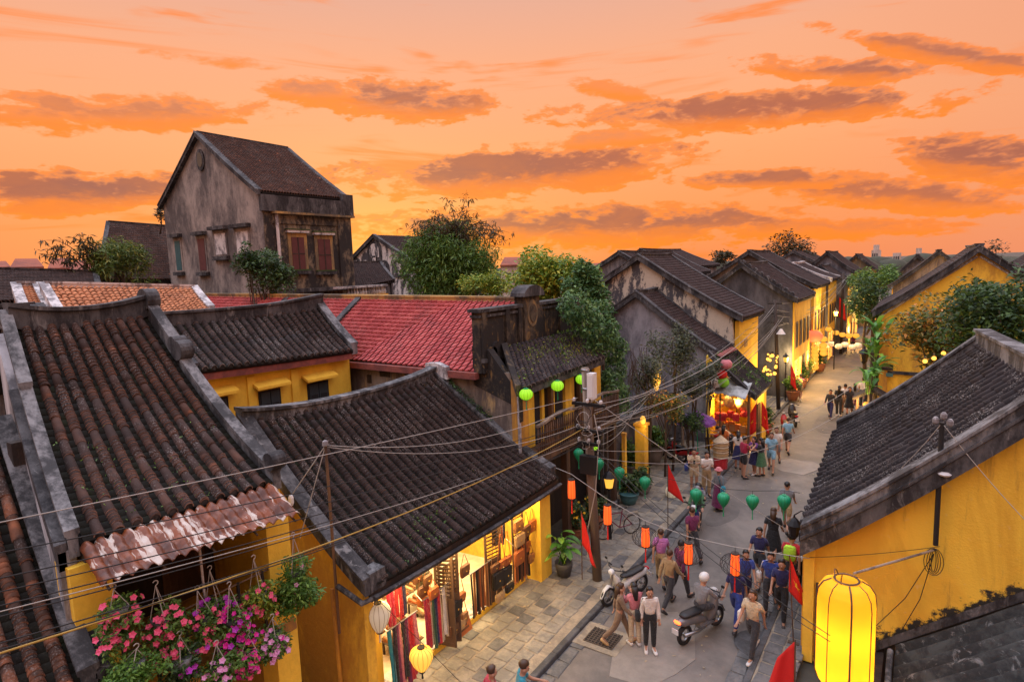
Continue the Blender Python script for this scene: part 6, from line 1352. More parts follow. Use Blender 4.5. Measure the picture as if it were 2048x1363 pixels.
# broad tropical leaves
def blade(base, yaw, l, w_, up, droop, n=7):
    base = V3(base); d = V3((math.cos(yaw), math.sin(yaw), 0)); s_ = V3((-d.y, d.x, 0)); L = []; c = base.copy(); ang = up; st = l/n
    vs = []; fs = []
    for i in range(n + 1):
        t = i/n; ww = w_*math.sin(math.pi*min(1, .12 + .88*t))**.7*(1 if t < .98 else .05)
        vs += [c + s_*ww*.5 + V3((0, 0, .12*ww)), c, c - s_*ww*.5 + V3((0, 0, .12*ww))]
        c = c + (d*math.cos(ang) + V3((0, 0, math.sin(ang))))*st; ang -= droop/n
    for i in range(n):
        a = i*3; fs += [(a, a+3, a+4, a+1), (a+1, a+4, a+5, a+2)]
    return vs, fs
def broadleaf(name, label, base, n, l, w_, seed, mat='leaf_tropic', stem=.5, up=(.6, 1.3), droop=(1.0, 1.9), pot=None, cat='plant', group=None):
    rn = random.Random(seed); t = thing(name, label, cat, base, group=group); bz = V3(base)
    z0 = 0.0
    if pot:
        pr, ph, pm = pot; m = MB(); m.lathe([(pr*.7, 0), (pr*.95, ph*.7), (pr, ph), (pr*.88, ph), (pr*.85, ph*.9)], base, 14); part(m, 'pot', pm, t, True); z0 = ph*.9
    for i in range(n):
        st = bz + V3((rn.gauss(0, .05), rn.gauss(0, .05), z0)); hp = st + V3((rn.gauss(0, .10), rn.gauss(0, .10), stem*rn.uniform(.2, 1.0)))
        m = MB(); m.tube([st, hp], .014, 4); vs, fs = blade(hp, rn.uniform(0, 6.28), l*rn.uniform(.6, 1.1), w_*rn.uniform(.7, 1.1), rn.uniform(*up), rn.uniform(*droop)); m.add(vs, fs); part(m, 'leaf', mat, t, True)
    return t
for i, (x, y, Y, l) in enumerate(((1745, 705, 33, 1.1), (1756, 665, 33.2, 1.3), (1752, 745, 31.5, 1.0), (1740, 770, 30.5, .8))):
    p = PY(x, y, Y); broadleaf('banana_plant', 'broad-leaved banana plant by the right yellow wall, ' + ('middle one', 'tallest one', 'lower one', 'lowest one nearest the road')[i], (p[0], Y, max(.12, p[2] - .4)), 15, l, .24, 30 + i, stem=1.0)
    m = MB(); m.tube([(p[0], Y, .1), (p[0], Y, p[2])], .09, 6); part(m, 'trunk', 'bark', bpy.data.objects[[o.name for o in COL.objects if o.name.startswith('banana_plant')][-1]])
# garden between the balcony house and the grey gable
gw = thing('garden_wall', 'low dark garden wall behind the potted plants', 'wall', (-10.2, 23, 0)); m = MB(); m.box((-10.4, 20.0, 0), (-10.2, 28.9, 2.4)); part(m, 'wall', 'mottled_grey', gw); m = MB(); m.box((-10.46, 20.0, 2.4), (-10.14, 28.9, 2.5)); part(m, 'coping', 'dark_cap', gw)
for i, (x, y, Y, rx, rz, n, mt, lab) in enumerate(((1345, 700, 24.2, 1.15, 1.35, 3000, 'leaf_shrub', 'wispy grey-green shrub in front of the low grey gable'), (1295, 750, 22.8, .75, 1.0, 1500, 'leaf_shrub', 'thin twiggy shrub right of the creeper'), (1390, 760, 25.2, .9, .9, 2400, 'leaf_shrub', 'feathery shrub above the purple umbrella'), (1330, 810, 23.4, 1.0, .7, 2000, 'leaf_autumn', 'ochre-tinged shrub in the garden'), (1375, 845, 24.6, .8, .6, 1700, 'leaf_dark', 'dark shrub under the purple umbrella'), (1420, 740, 26.4, .5, .6, 900, 'leaf_shrub', 'small shrub under the red awning'))):
    c = PY(x, y, Y); tree('garden_shrub', lab, (c[0], Y, .1), c, rx, .8, rz, n, .13, mt, 'shrub', 18, .06, 40 + i, hollow=.2)
tw = thing('bare_vine', 'tangle of bare brown twigs hanging beside the creeper', 'vine', (-9.6, 21.6, 1)); rn = random.Random(6)
for i in range(34):
    p = V3(PX(1258 + rn.uniform(0, 60), 690 + rn.uniform(0, 50), -9.3 + rn.uniform(-.6, .4))); q = p + V3((rn.gauss(0, .25), rn.gauss(0, .3), -rn.uniform(.8, 2.2))); m = MB(); m.tube([p, p.lerp(q, .5) + V3((rn.gauss(0, .15), rn.gauss(0, .15), 0)), q], .012, 4); part(m, 'twig', 'bark', tw)
# potted plants on the pavement
plain('pot_teal', (.06, .16, .17), .5); plain('pot_grey', (.22, .20, .18), .8); plain('pot_clay', (.30, .12, .06), .8); plain('pot_dark', (.06, .06, .06), .7); plain('petal_yellow', (.75, .48, .02), .6)
def potted(label, x, y, pr, ph, pm, rx, rz, n, size, mat, seed, flowers=None, square=False, z=.13):
    b = PZ(x, y, z); t = thing('potted_plant', label, 'potted plant', tuple(b)); rn = random.Random(seed)
    m = MB()
    if square: m.add([(b[0] - pr*.8, b[1] - pr*.8, z), (b[0] + pr*.8, b[1] - pr*.8, z), (b[0] + pr*.8, b[1] + pr*.8, z), (b[0] - pr*.8, b[1] + pr*.8, z), (b[0] - pr, b[1] - pr, z + ph), (b[0] + pr, b[1] - pr, z + ph), (b[0] + pr, b[1] + pr, z + ph), (b[0] - pr, b[1] + pr, z + ph)], [(0, 3, 2, 1), (4, 5, 6, 7), (0, 1, 5, 4), (1, 2, 6, 5), (2, 3, 7, 6), (3, 0, 4, 7)])
    else: m.lathe([(pr*.65, 0), (pr*.95, ph*.6), (pr, ph*.92), (pr*1.08, ph*.94), (pr*1.08, ph), (pr*.9, ph)], b, 14)
    part(m, 'pot', pm, t, not square)
    c = (b[0], b[1], z + ph + rz*.8); cl = crown_clumps(c, rx, rx, rz, 12, rn); join_template(LTV, LTF, leaves(cl, n, size, rn, .1, .3), 'foliage', mat, t, kind=None)
    m = MB(); m.tube([(b[0], b[1], z + ph*.8), (b[0], b[1], z + ph + rz)], .03, 5); part(m, 'stem', 'bark', t)
    if flowers:
        for _ in range(flowers[1]):
            q = rn.choice(cl); d = V3((rn.gauss(0, 1), rn.gauss(0, 1), abs(rn.gauss(0, 1)))).normalized(); p = V3(q[0]) + V3((d.x*q[1], d.y*q[2], d.z*q[3]))*1.1; inst(FLW[flowers[0]], 'flower', Matrix.Translation(p) @ rot_any(rn) @ Matrix.Scale(flowers[2], 4), t)
    return t
def flower_mesh(mat, core='petal_yellow'):
    m = MB(); vs = [(0, 0, -.25)]; n = 10
    for k in range(n): r_ = 1.0 if k % 2 == 0 else .72; vs.append((r_*math.cos(2*math.pi*k/n), r_*math.sin(2*math.pi*k/n), .12 if k % 2 == 0 else .18))
    m.add(vs, [(0, 1 + k, 1 + (k+1) % n) for k in range(n)]); return m.mesh('flower', mat)
plain('petal_coral', (.74, .10, .22), .6, var=.2); plain('petal_purple', (.40, .03, .42), .6, var=.2); plain('petal_magenta', (.62, .015, .30), .6, var=.2); plain('petal_lilac', (.66, .30, .55), .6, var=.2)
FLW = {k_: flower_mesh(v_) for k_, v_ in (('coral', 'petal_coral'), ('purple', 'petal_purple'), ('magenta', 'petal_magenta'), ('lilac', 'petal_lilac'), ('yellow', 'petal_yellow'))}
potted('bushy plant in a tall grey pot beside the garden', 1308, 925, .42, .75, 'pot_grey', .62, .55, 1100, .20, 'leaf_mid', 50)
potted('plant in a round teal pot on the pavement', 1258, 1006, .36, .42, 'pot_teal', .50, .42, 800, .17, 'leaf_dark', 51)
potted('plant in a wide grey bowl pot near the garden gate', 1282, 985, .42, .40, 'pot_grey', .40, .35, 500, .16, 'leaf_dark', 52)
potted('tall leafy plant in a pot against the creeper', 1262, 950, .32, .45, 'pot_grey', .55, .75, 1100, .19, 'leaf_mid', 53)
potted('yellow-flowered shrub beside the broad-leaved plant', 1152, 1075, .26, .35, 'pot_clay', .42, .55, 900, .11, 'leaf_dark', 54, ('yellow', 26, .05))
potted('yellow-flowered shrub behind the timber pole', 1192, 1055, .26, .35, 'pot_clay', .45, .50, 900, .11, 'leaf_dark', 55, ('yellow', 24, .05))
b = PZ(1128, 1150, .13); broadleaf('potted_plant', 'broad bright-leaved plant in a square dark pot at the shop corner', tuple(b), 17, .62, .19, 56, stem=1.1, up=(.3, 1.2), pot=(.26, .42, 'pot_dark'), cat='potted plant')
for i, (x, y) in enumerate(((1602, 775), (1585, 800), (1640, 742), (1610, 760), (1530, 868))): potted('small potted shrub on the far left pavement, ' + ('beside the lit lamp', 'next to the far flag', 'under the yellow lantern strings', 'between the lamp and the lantern strings', 'by the souvenir shop corner')[i], x, y, .38, .6, 'pot_clay', .55, .6, 500, .22, 'leaf_mid' if i % 2 else 'leaf_dark', 60 + i)

# ------------------------------------------------------------------ hanging flower baskets of the balcony
def basket(label, hx, hy, cx, cy, rx, rz, leafm, fl_, nf, seed, X=-8.62, nleaf=1900, lsize=.068, trail=0):
    rn = random.Random(seed); c = V3(PX(cx, cy, X)); hk = V3(PX(hx, hy, X)); hk.x, hk.y = c.x, c.y + (hk.y - c.y)*.4
    t = thing('hanging_basket', label, 'flower basket', tuple(c), group='flower baskets under the awning')
    tp = c + V3((0, 0, rz*.45)); m = MB(); m.lathe([(.07, -.12), (.12, -.04), (.135, .03), (.12, .03)], tp, 12); part(m, 'pot', 'grey_cap', t, True)
    for k in range(3): a = 2.1*k + seed; m = MB(); m.tube([hk, tp + V3((.13*math.cos(a), .13*math.sin(a), .04))], .006, 4); part(m, 'hanger', 'cable_pale', t)
    m = MB(); m.tube([hk + V3((0, .035*math.sin(q*.6), .035 - .035*math.cos(q*.6))) for q in range(8)], .008, 4); part(m, 'hook', 'cable_pale', t)
    cl = [((c.x + rn.uniform(-.4, .4)*rx, c.y + rn.uniform(-.6, .6)*rx, c.z + rn.uniform(-.8, .75)*rz), rx*.58, rx*.58, rz*.40) for _ in range(15)]
    join_template(LTV, LTF, leaves(cl, nleaf, lsize, rn, .4, .3), 'foliage', leafm, t, kind=None)
    for i in range(nf):
        q = rn.choice(cl); d = V3((abs(rn.gauss(.6, .7)), rn.gauss(-.3, .8), rn.gauss(.25, .7))).normalized(); p = V3(q[0]) + V3((d.x*q[1], d.y*q[2], d.z*q[3]))*1.08
        nz = (d + V3((.5, -.4, .6))).normalized().to_track_quat('Z', 'Y').to_matrix().to_4x4(); kk = fl_[0] if rn.random() < .8 or len(fl_) == 1 else fl_[1]
        inst(FLW[kk], 'flower', Matrix.Translation(p) @ nz @ Matrix.Scale(rn.uniform(.038, .056), 4), t)
    return t
basket('leftmost basket of coral pink petunias', 222, 1180, 238, 1240, .27, .34, 'leaf_mid', ('coral',), 60, 1)
basket('basket of coral petunias, second from the left', 306, 1172, 325, 1262, .27, .38, 'leaf_mid', ('coral',), 64, 2)
basket('basket with purple and coral petunias in the middle', 386, 1184, 408, 1252, .26, .30, 'leaf_mid', ('coral', 'purple'), 36, 3)
basket('upper basket of purple petunias behind the others', 413, 1142, 432, 1222, .26, .24, 'leaf_mid', ('purple',), 46, 4, -8.85)
basket('basket of magenta petunias right of the middle', 453, 1174, 470, 1258, .25, .34, 'leaf_mid', ('magenta', 'purple'), 80, 5, -8.5)
basket('basket of salmon petunias high beside the right pillar', 502, 1120, 518, 1200, .24, .27, 'leaf_bright', ('coral',), 26, 6)
basket('big feathery green fern basket with few flowers', 582, 1074, 597, 1168, .42, .46, 'leaf_fern', ('lilac',), 5, 7, -8.5, 4200, .07)
basket('basket of lilac and white petunias at the right pillar foot', 545, 1235, 548, 1282, .27, .24, 'leaf_mid', ('lilac', 'magenta'), 44, 8, -8.35)
basket('low basket of crimson petunias', 500, 1265, 498, 1318, .23, .22, 'leaf_mid', ('magenta', 'coral'), 56, 9, -8.3)
basket('green fern basket at the bottom left of the flowers', 285, 1290, 270, 1345, .34, .28, 'leaf_fern', ('lilac',), 0, 10, -8.4, 3200, .065)
basket('basket of pale pink petunias at the bottom edge', 430, 1290, 440, 1345, .27, .24, 'leaf_mid', ('lilac',), 34, 11, -8.3)
basket('dark leafy basket at the bottom between fern and pink flowers', 360, 1270, 365, 1335, .26, .24, 'leaf_dark', ('purple',), 8, 12, -8.4)
# ------------------------------------------------------------------ leather shop: doors, lights, goods
def loft(secs, n=12, p=2.6):
    """sections (centre, half width, half height) along local +Y; superellipse outline"""
    m = MB(); vs = []
    for (c, a, b) in secs:
        for k in range(n):
            th = 2*math.pi*k/n; cs, sn = math.cos(th), math.sin(th)
            vs.append((c[0] + a*abs(cs)**(2/p)*(1 if cs >= 0 else -1), c[1], c[2] + b*abs(sn)**(2/p)*(1 if sn >= 0 else -1)))
    k_ = len(secs); fs = [(i*n + k, i*n + (k+1) % n, (i+1)*n + (k+1) % n, (i+1)*n + k) for i in range(k_-1) for k in range(n)]
    fs += [tuple(range(n))[::-1], tuple(range((k_-1)*n, k_*n))]
    m.add(vs, fs); return m
plain('louvre', (.10, .058, .038), .6, var=.25); plain('louvre_pale', (.30, .22, .16), .6, var=.2)
for nm, c in (('tan', (.34, .15, .05)), ('brown', (.13, .055, .025)), ('cognac', (.42, .12, .03)), ('black_l', (.015, .013, .013)), ('sand', (.48, .31, .14)), ('olive', (.10, .09, .05))): plain('leather_' + nm, c, .5, var=.2, scale=14)
def clothmat(name, c):
    m, t, bs = new_mat(name); q = pos(t); n1 = t.noise(q, 9.0, 3, .6, .8); n2 = t.noise(q, 40, 2)
    k = t.math('ADD', .6, t.math('MULTIPLY', t.math('ADD', n1, t.math('MULTIPLY', n2, .25)), .65)); cc = t.n('ShaderNodeVectorMath', op='SCALE'); cc.inputs[0].default_value = c; t.link(k, cc.inputs['Scale'])
    t.link(cc.outputs[0], bs.inputs['Base Color']); bs.inputs['Roughness'].default_value = .85; bs.inputs['Sheen Weight'].default_value = .15; bump(t, bs, n1, 1.0, .05); return m
for nm, c in (('red', (.52, .02, .03)), ('crimson', (.42, .015, .06)), ('teal', (.015, .22, .30)), ('navy', (.02, .02, .09)), ('black', (.012, .012, .014)), ('white', (.68, .62, .56)), ('pink', (.62, .20, .22)), ('plum', (.16, .02, .08)), ('green', (.05, .14, .06)), ('orange', (.58, .16, .03)), ('cream', (.58, .46, .30)), ('blue', (.03, .06, .28)), ('grey', (.20, .20, .21)), ('sky', (.22, .42, .55)), ('purple', (.16, .04, .26)), ('lime', (.45, .80, .04)), ('khaki', (.34, .24, .12)), ('lilac', (.42, .14, .36)), ('dark', (.03, .03, .035)), ('print', (.20, .13, .08))): clothmat('cloth_' + nm, c)
def louvre_door(x, y, w_, h_, ang, flip=1):
    """one shutter leaf hinged at (x, y), turned by ang from the shop front line (+Y)"""
    d = V3((math.sin(ang), math.cos(ang), 0)); nrm = V3((math.cos(ang), -math.sin(ang), 0)); z0 = .30
    def bar(a0, a1, za, zb, t0=-.02, t1=.02):
        m = MB(); P0 = V3((x, y, 0)); vs = []
        for z in (za, zb):
            for (a, t) in ((a0, t0), (a1, t0), (a1, t1), (a0, t1)): q = P0 + d*a + nrm*t; vs.append((q.x, q.y, z))
        m.hexa(vs); return m
    dr = part(bar(0, .06, z0, z0 + h_), 'door', 'louvre', hS); part(bar(w_ - .06, w_, z0, z0 + h_), 'stile', 'louvre', dr)
    for za, zb in ((0, .10), (h_*.45, h_*.45 + .08), (h_ - .08, h_)): part(bar(.06, w_ - .06, z0 + za, z0 + zb), 'rail', 'louvre', dr)
    part(bar(.06, w_ - .06, z0 + .10, z0 + h_*.45, -.010, .010), 'panel', 'louvre', dr)
    n = 12; zs, ze_ = z0 + h_*.45 + .09, z0 + h_ - .09
    for k in range(n):
        za = zs + (ze_ - zs)*k/n; m = MB(); P0 = V3((x, y, 0)); vs = []
        for (zz, t) in ((za, -.018), (za + .014, -.018)):
            for a, tt, dz in ((.06, -.018, 0), (w_ - .06, -.018, 0), (w_ - .06, .018, .05), (.06, .018, .05)): q = P0 + d*a + nrm*tt; vs.append((q.x, q.y, zz + dz))
        m.hexa(vs); part(m, 'slat', 'louvre', dr)
    return dr
FX = SX + .02
louvre_door(FX - .05, 8.0, .50, 2.45, -1.2); louvre_door(FX - .02, 9.72, .50, 2.45, 1.35); louvre_door(FX + .0, 9.80, .50, 2.45, .95)
louvre_door(FX + .02, 11.60, .55, 2.45, .2); louvre_door(FX - .02, 12.90, .50, 2.45, .1)
for yy in (8.9, 10.7, 12.5): m = MB(); m.box((FX - .35, yy, 2.78), (FX - .25, yy + .9, 2.86)); part(m, 'ceiling_lamp', 'sign_white', hS)
area((-11.0, 10.7, 2.80), 330, 3.6, 5.4, (1.0, .72, .36), parent=hS); area((SX + .42, 10.7, 2.66), 95, .3, 5.6, (1.0, .64, .24), parent=hS)
for (yy) in (8.05, 13.7): m = MB(); m.ball((SX + .14, yy, 2.55), .05); part(m, 'bulb', 'bulb', hS, True); lamp((SX + .32, yy, 2.5), 14, (1, .62, .22), .05, parent=hS)
sc_ = MB(); rn = random.Random(3)
for k in range(60):     # scalloped fringe under the eave
    yy = 7.5 + 6.4*k/60; sc_.prism([(yy + .055*math.cos(a*math.pi/6) + .055, 2.74 + .055*math.sin(-a*math.pi/6)) for a in range(7)], 'x', -8.66, -8.65)
part(sc_, 'fringe', 'gold', hS)
# interior partition shelves behind
for i, (x0, y0, y1, mt) in enumerate(((-13.5, 7.9, 10.2, 'wood_mid'), (-13.5, 10.6, 13.6, 'wood_mid'))):
    sh = thing('wall_shelf', ('left', 'right')[i] + ' wooden wall shelf with bags at the back of the shop', 'shelf', (x0 + .2, (y0 + y1)/2, .27))
    for k in range(4): m = MB(); m.box((x0, y0, .6 + .6*k), (x0 + .4, y1, .64 + .6*k)); part(m, 'board', mt, sh)
    for yy in (y0, y1): m = MB(); m.box((x0, yy, .27), (x0 + .4, yy + .04, 2.6)); part(m, 'side', mt, sh)
# shoes on tiered stands
def shoe_mesh(mat):
    m = MB(); m.add(*[(lambda q: (q.v, q.f))(loft([((0, -.13, .03), .030, .030), ((0, -.11, .045), .040, .045), ((0, -.03, .04), .034, .04), ((0, .06, .028), .045, .028), ((0, .12, .02), .030, .018)], 8))][0]); m.box((-.04, -.135, -.012), (.04, .13, .002)); return m.mesh('shoe', mat, True)
SH = [shoe_mesh(k_) for k_ in ('leather_tan', 'leather_sand', 'leather_brown', 'leather_black_l', 'leather_cognac')]
def shoe_stand(label, x, y, ny, tiers, depth, seed, cols=(0, 1, 1, 2)):
    rn = random.Random(seed); t = thing('shoe_stand', label, 'shoe stand', (x, y, .27))
    for k in range(tiers):
        z = .42 + .17*k; xx = x - .28*k; m = MB(); m.box((xx - .14, y, z - .02), (xx + .14, y + ny*.17, z)); part(m, 'tier', 'wood_mid', t)
        m = MB(); m.box((xx - .12, y + .03, .27), (xx - .08, y + .07, z - .02)); part(m, 'leg', 'wood_dark', t); m = MB(); m.box((xx - .12, y + ny*.17 - .07, .27), (xx - .08, y + ny*.17 - .03, z - .02)); part(m, 'leg', 'wood_dark', t)
        for j in range(ny):
            o = inst(SH[rn.choice(cols)], 'shoe', Matrix.Translation((xx, y + .09 + .17*j, z + .013)) @ Matrix.Rotation(-math.pi/2 + rn.uniform(-.2, .2), 4, 'Z') @ Matrix.Scale(1.05, 4), None)
            tag(o, 'leather shoe on the ' + label, 'shoe', 'shoes shown in the shop')
shoe_stand('tiered shoe stand at the left end of the shop', -9.55, 8.75, 5, 5, .3, 1, (0, 1, 1, 0))
shoe_stand('tiered shoe stand behind the belt rail', -10.2, 10.25, 5, 3, .3, 2, (1, 0, 4))
shoe_stand('back shoe stand below the straw baskets', -11.6, 11.0, 6, 2, .3, 3, (3, 2, 0))
# scarves and belts on rails
def strips(name, label, cat, y0, y1, x, z, n, w_, l_, cols, seed, partn, sk=0.0, flare=0.0):
    rn = random.Random(seed); t = thing(name, label, cat, (x, (y0 + y1)/2, z - l_))
    m = MB(); m.tube([(x, y0 - .04, z), (x, y1 + .04, z)], .014, 6); part(m, 'rail', 'steel', t)
    m = MB(); m.tube([(x, y0 - .03, z), (x - .25, y0 - .03, z + .15)], .012, 5); part(m, 'bracket', 'steel', t)
    for i in range(n):
        yy = y0 + (y1 - y0)*(i + .5)/n; L = l_*rn.uniform(.88, 1.06); g = []; ph = rn.uniform(0, 6)
        for a in range(4):
            row = []
            for b in range(8):
                u, v = a/3 - .5, b/7; ww = w_*(1 + flare*v); row.append((x + sk*v*.25 + .022*math.sin(a*2.1 + ph + 1.2*v), yy + u*ww + .012*math.sin(4*v + ph), z - L*v))
            g.append(row)
        m = MB(); vs = [p for r_ in g for p in r_]; vs2 = [(p[0] - .012, p[1], p[2]) for p in vs]
        m.add(vs + vs2, [(i_*8 + j, i_*8 + j + 1, (i_+1)*8 + j + 1, (i_+1)*8 + j) for i_ in range(3) for j in range(7)] + [(32 + i_*8 + j, 32 + (i_+1)*8 + j, 32 + (i_+1)*8 + j + 1, 32 + i_*8 + j + 1) for i_ in range(3) for j in range(7)] + [(j, 32 + j, 33 + j, j + 1) for j in range(7)] + [(24 + j, 25 + j, 57 + j, 56 + j) for j in range(7)])
        part(m, partn, rn.choice(cols) if seed != 1 else cols[i % len(cols)], t, True)
    return t
strips('scarf_rail', 'plain silk scarves hung at the left pillar of the shop', 'scarves', 8.02, 8.85, SX + .22, 1.62, 9, .11, 1.42, ['cloth_teal', 'cloth_black', 'cloth_plum', 'cloth_pink', 'cloth_black', 'cloth_plum', 'cloth_red', 'cloth_red', 'cloth_pink'], 1, 'scarf', .25, .15)
strips('scarf_rail', 'floral scarves hung in front of the middle shutter', 'scarves', 9.0, 9.85, SX + .30, 1.82, 10, .095, 1.22, ['cloth_red', 'cloth_navy', 'cloth_white', 'cloth_crimson', 'cloth_green', 'cloth_red', 'cloth_cream'], 4, 'scarf', .2, .1)
strips('scarf_rail', 'dark red shawls hung high at the left shutter', 'scarves', 8.35, 8.9, SX - .1, 2.35, 5, .11, .95, ['cloth_red', 'cloth_navy', 'cloth_crimson'], 5, 'scarf')
strips('belt_rail', 'brown leather belts hung in the middle of the shop front', 'belts', 10.75, 11.55, SX + .26, 1.62, 15, .036, 1.15, ['leather_brown', 'leather_tan', 'leather_cognac', 'leather_black_l'], 6, 'belt')
strips('belt_rail', 'dark leather belts hung at the right end of the shop front', 'belts', 12.65, 13.4, SX + .24, 1.55, 15, .036, 1.2, ['leather_brown', 'leather_black_l', 'leather_cognac'], 7, 'belt')
strips('belt_rail', 'coloured belts hung high between the right shutters', 'belts', 12.05, 12.65, SX - .05, 2.55, 11, .036, .95, ['leather_cognac', 'leather_black_l', 'leather_sand', 'cloth_navy'], 8, 'belt')
strips('belt_rail', 'tan straps hung behind the middle shutter', 'belts', 9.95, 10.45, SX + .05, 2.1, 9, .03, .9, ['leather_brown', 'leather_sand'], 9, 'belt')
# handbags
def bag(label, y, z, w_, h_, d_, mat, x=SX + .20, strap=.40, flap=True, rz=0.0, group='handbags hung at the shop front'):
    t = thing('handbag', label, 'handbag', (x, y, z), rz, group=group, local=True)
    m = loft([((0, -w_/2, h_/2), d_/2*.6, h_/2*.82), ((0, -w_/2 + .03, h_/2), d_/2, h_/2), ((0, w_/2 - .03, h_/2), d_/2, h_/2), ((0, w_/2, h_/2), d_/2*.6, h_/2*.82)], 12, 4.5); part(m, 'body', mat, t, True)
    if flap: m = MB(); m.box((d_/2 - .004, -w_/2 + .02, h_*.42), (d_/2 + .010, w_/2 - .02, h_*.97)); part(m, 'flap', mat, t); m = MB(); m.box((d_/2 + .010, -.02, h_*.44), (d_/2 + .018, .02, h_*.52)); part(m, 'clasp', 'gold', t)
    m = MB(); m.tube([(0, -w_/2 + .02, h_*.95), (0, -.02, h_ + strap), (0, .02, h_ + strap), (0, w_/2 - .02, h_*.95)], .009, 5); part(m, 'strap', mat, t)
BG = [('tan box bag at the top right of the shop front', 12.72, 2.05, .34, .30, .08, 'leather_tan', .25), ('sand flat satchel below the tan box bag', 12.78, 1.62, .40, .30, .07, 'leather_sand', .1), ('orange bag at the bottom of the right bag column', 12.72, 1.12, .36, .36, .09, 'leather_cognac', .2),
      ('brown bag beside the tan box bag', 13.12, 1.75, .28, .28, .08, 'leather_brown', .4), ('round cognac bag hung next to the right pillar', 13.42, 1.78, .26, .30, .09, 'leather_cognac', .35),
      ('long-strapped brown bag on the left of the right shutter', 11.62, 1.42, .30, .18, .08, 'leather_brown', .65), ('cognac bag in the middle of the right shutter', 11.90, 1.40, .32, .18, .08, 'leather_cognac', .7), ('orange bag on the right of the right shutter', 12.18, 1.36, .28, .20, .08, 'leather_cognac', .7),
      ('large black bag on the right shutter', 11.72, .92, .36, .40, .10, 'leather_black_l', .3), ('second large black bag on the right shutter', 12.10, .88, .36, .40, .10, 'leather_black_l', .3), ('sand half-moon bag low before the right shutter', 11.78, .55, .30, .18, .09, 'leather_sand', .5), ('black shoulder bag low before the right shutter', 12.22, .60, .30, .18, .09, 'leather_black_l', .4),
      ('cognac pouch on the middle shutter', 10.22, 1.30, .26, .20, .10, 'leather_cognac', .5), ('brown satchel hung low on the middle shutter', 9.95, .62, .34, .26, .09, 'leather_brown', .5), ('sand pouch low beside the wooden sign', 10.20, .62, .20, .22, .08, 'leather_sand', .4), ('tan folder bag by the wooden sign', 10.32, .72, .22, .24, .07, 'leather_tan', .3), ('black backpack hung in the middle of the shop front', 10.02, 1.05, .30, .36, .14, 'leather_black_l', .25), ('red-brown pouch inside the left doorway', 9.55, 1.35, .18, .26, .10, 'leather_cognac', .3), ('olive backpack inside the left doorway', 9.62, 1.75, .26, .36, .18, 'leather_olive', .1)]
for i, (lab, y, z, w_, h_, d_, mt, st) in enumerate(BG): bag(lab, y, z - .12, w_*1.15, h_*1.15, d_*1.2, mt, SX + (.34 if i < 17 else -.3), st)
rn = random.Random(21); CLN = ['leather_tan', 'leather_brown', 'leather_cognac', 'leather_sand', 'leather_black_l', 'leather_olive']; CWD = ['tan', 'dark brown', 'cognac', 'sand', 'black', 'olive']
for i in (0, 1, 2, 3, 6, 12, 13, 14, 15):
    ci = rn.randrange(6); row = i % 4; col = i // 4; y_ = (9.05, 10.35, 10.85, 13.2)[col] + .24*row*(.4 if col < 3 else .25); z_ = (2.15, 1.75, 2.1, 1.2)[col] - .05*row
    bag('%s leather bag, %s of a cluster %s' % (CWD[ci], ORDN[row], ('high in the left doorway', 'right of the middle shutter', 'above the middle belts', 'at the right pillar')[col]), y_, z_ - .3*(row % 2), rn.uniform(.2, .32), rn.uniform(.2, .34), .09, CLN[ci], SX + .12 + .06*row, rn.uniform(.15, .4))
for i, (x, y, z) in enumerate(((-11.9, 11.2, 1.7), (-11.7, 11.7, 1.75), (-11.8, 12.1, 1.65))):
    t = MB(); t.lathe([(.10, -.22), (.20, -.12), (.24, 0), (.20, .12), (.10, .22)], (0, 0, 0), 14); solo(t, 'straw_basket', 'leather_sand', ('left', 'middle', 'right')[i] + ' round straw basket on the inner shop display', 'basket', None, True).location = (x, y, z)
t = thing('wooden_sign', 'small orange-brown wooden sign leaning at the shop front', 'sign', (SX + .36, 10.4, .14)); m = MB(); vs = [(SX + .34, 10.15, .30), (SX + .34, 10.62, .30), (SX + .20, 10.62, .72), (SX + .20, 10.15, .72)]; m.add(vs + [(a - .02, b, c) for a, b, c in vs], [(0, 1, 2, 3), (7, 6, 5, 4), (0, 4, 5, 1), (1, 5, 6, 2), (2, 6, 7, 3), (3, 7, 4, 0)]); part(m, 'board', 'leather_cognac', t)
for k, (a, b) in enumerate(((.08, .38), (.14, .33), (.06, .40), (.12, .36))):
    f_ = .22 + .17*k; m = MB(); x_, z_ = SX + .343 - .14*f_, .30 + .42*f_; m.hexa([(x_, 10.15 + a, z_), (x_, 10.15 + b, z_), (x_ + .004, 10.15 + b, z_), (x_ + .004, 10.15 + a, z_), (x_ - .02, 10.15 + a, z_ + .045), (x_ - .02, 10.15 + b, z_ + .045), (x_ - .016, 10.15 + b, z_ + .045), (x_ - .016, 10.15 + a, z_ + .045)]); part(m, 'lettering', 'leather_brown', t)
t = thing('fabric_crate', 'wooden crate of blue and purple fabrics at the right of the shop', 'crate', (SX - .25, 12.45, .3)); m = MB(); m.box((SX - .5, 12.25, .3), (SX - .05, 12.65, .62)); part(m, 'crate', 'leather_tan', t)
rn = random.Random(4)
for k in range(9): m = MB(); m.ball((SX - .42 + .32*rn.random(), 12.32 + .28*rn.random(), .66 + .1*rn.random()), .09, .12, .05); part(m, 'fabric', rn.choice(['cloth_purple', 'cloth_blue', 'cloth_navy', 'cloth_red']), t, True)

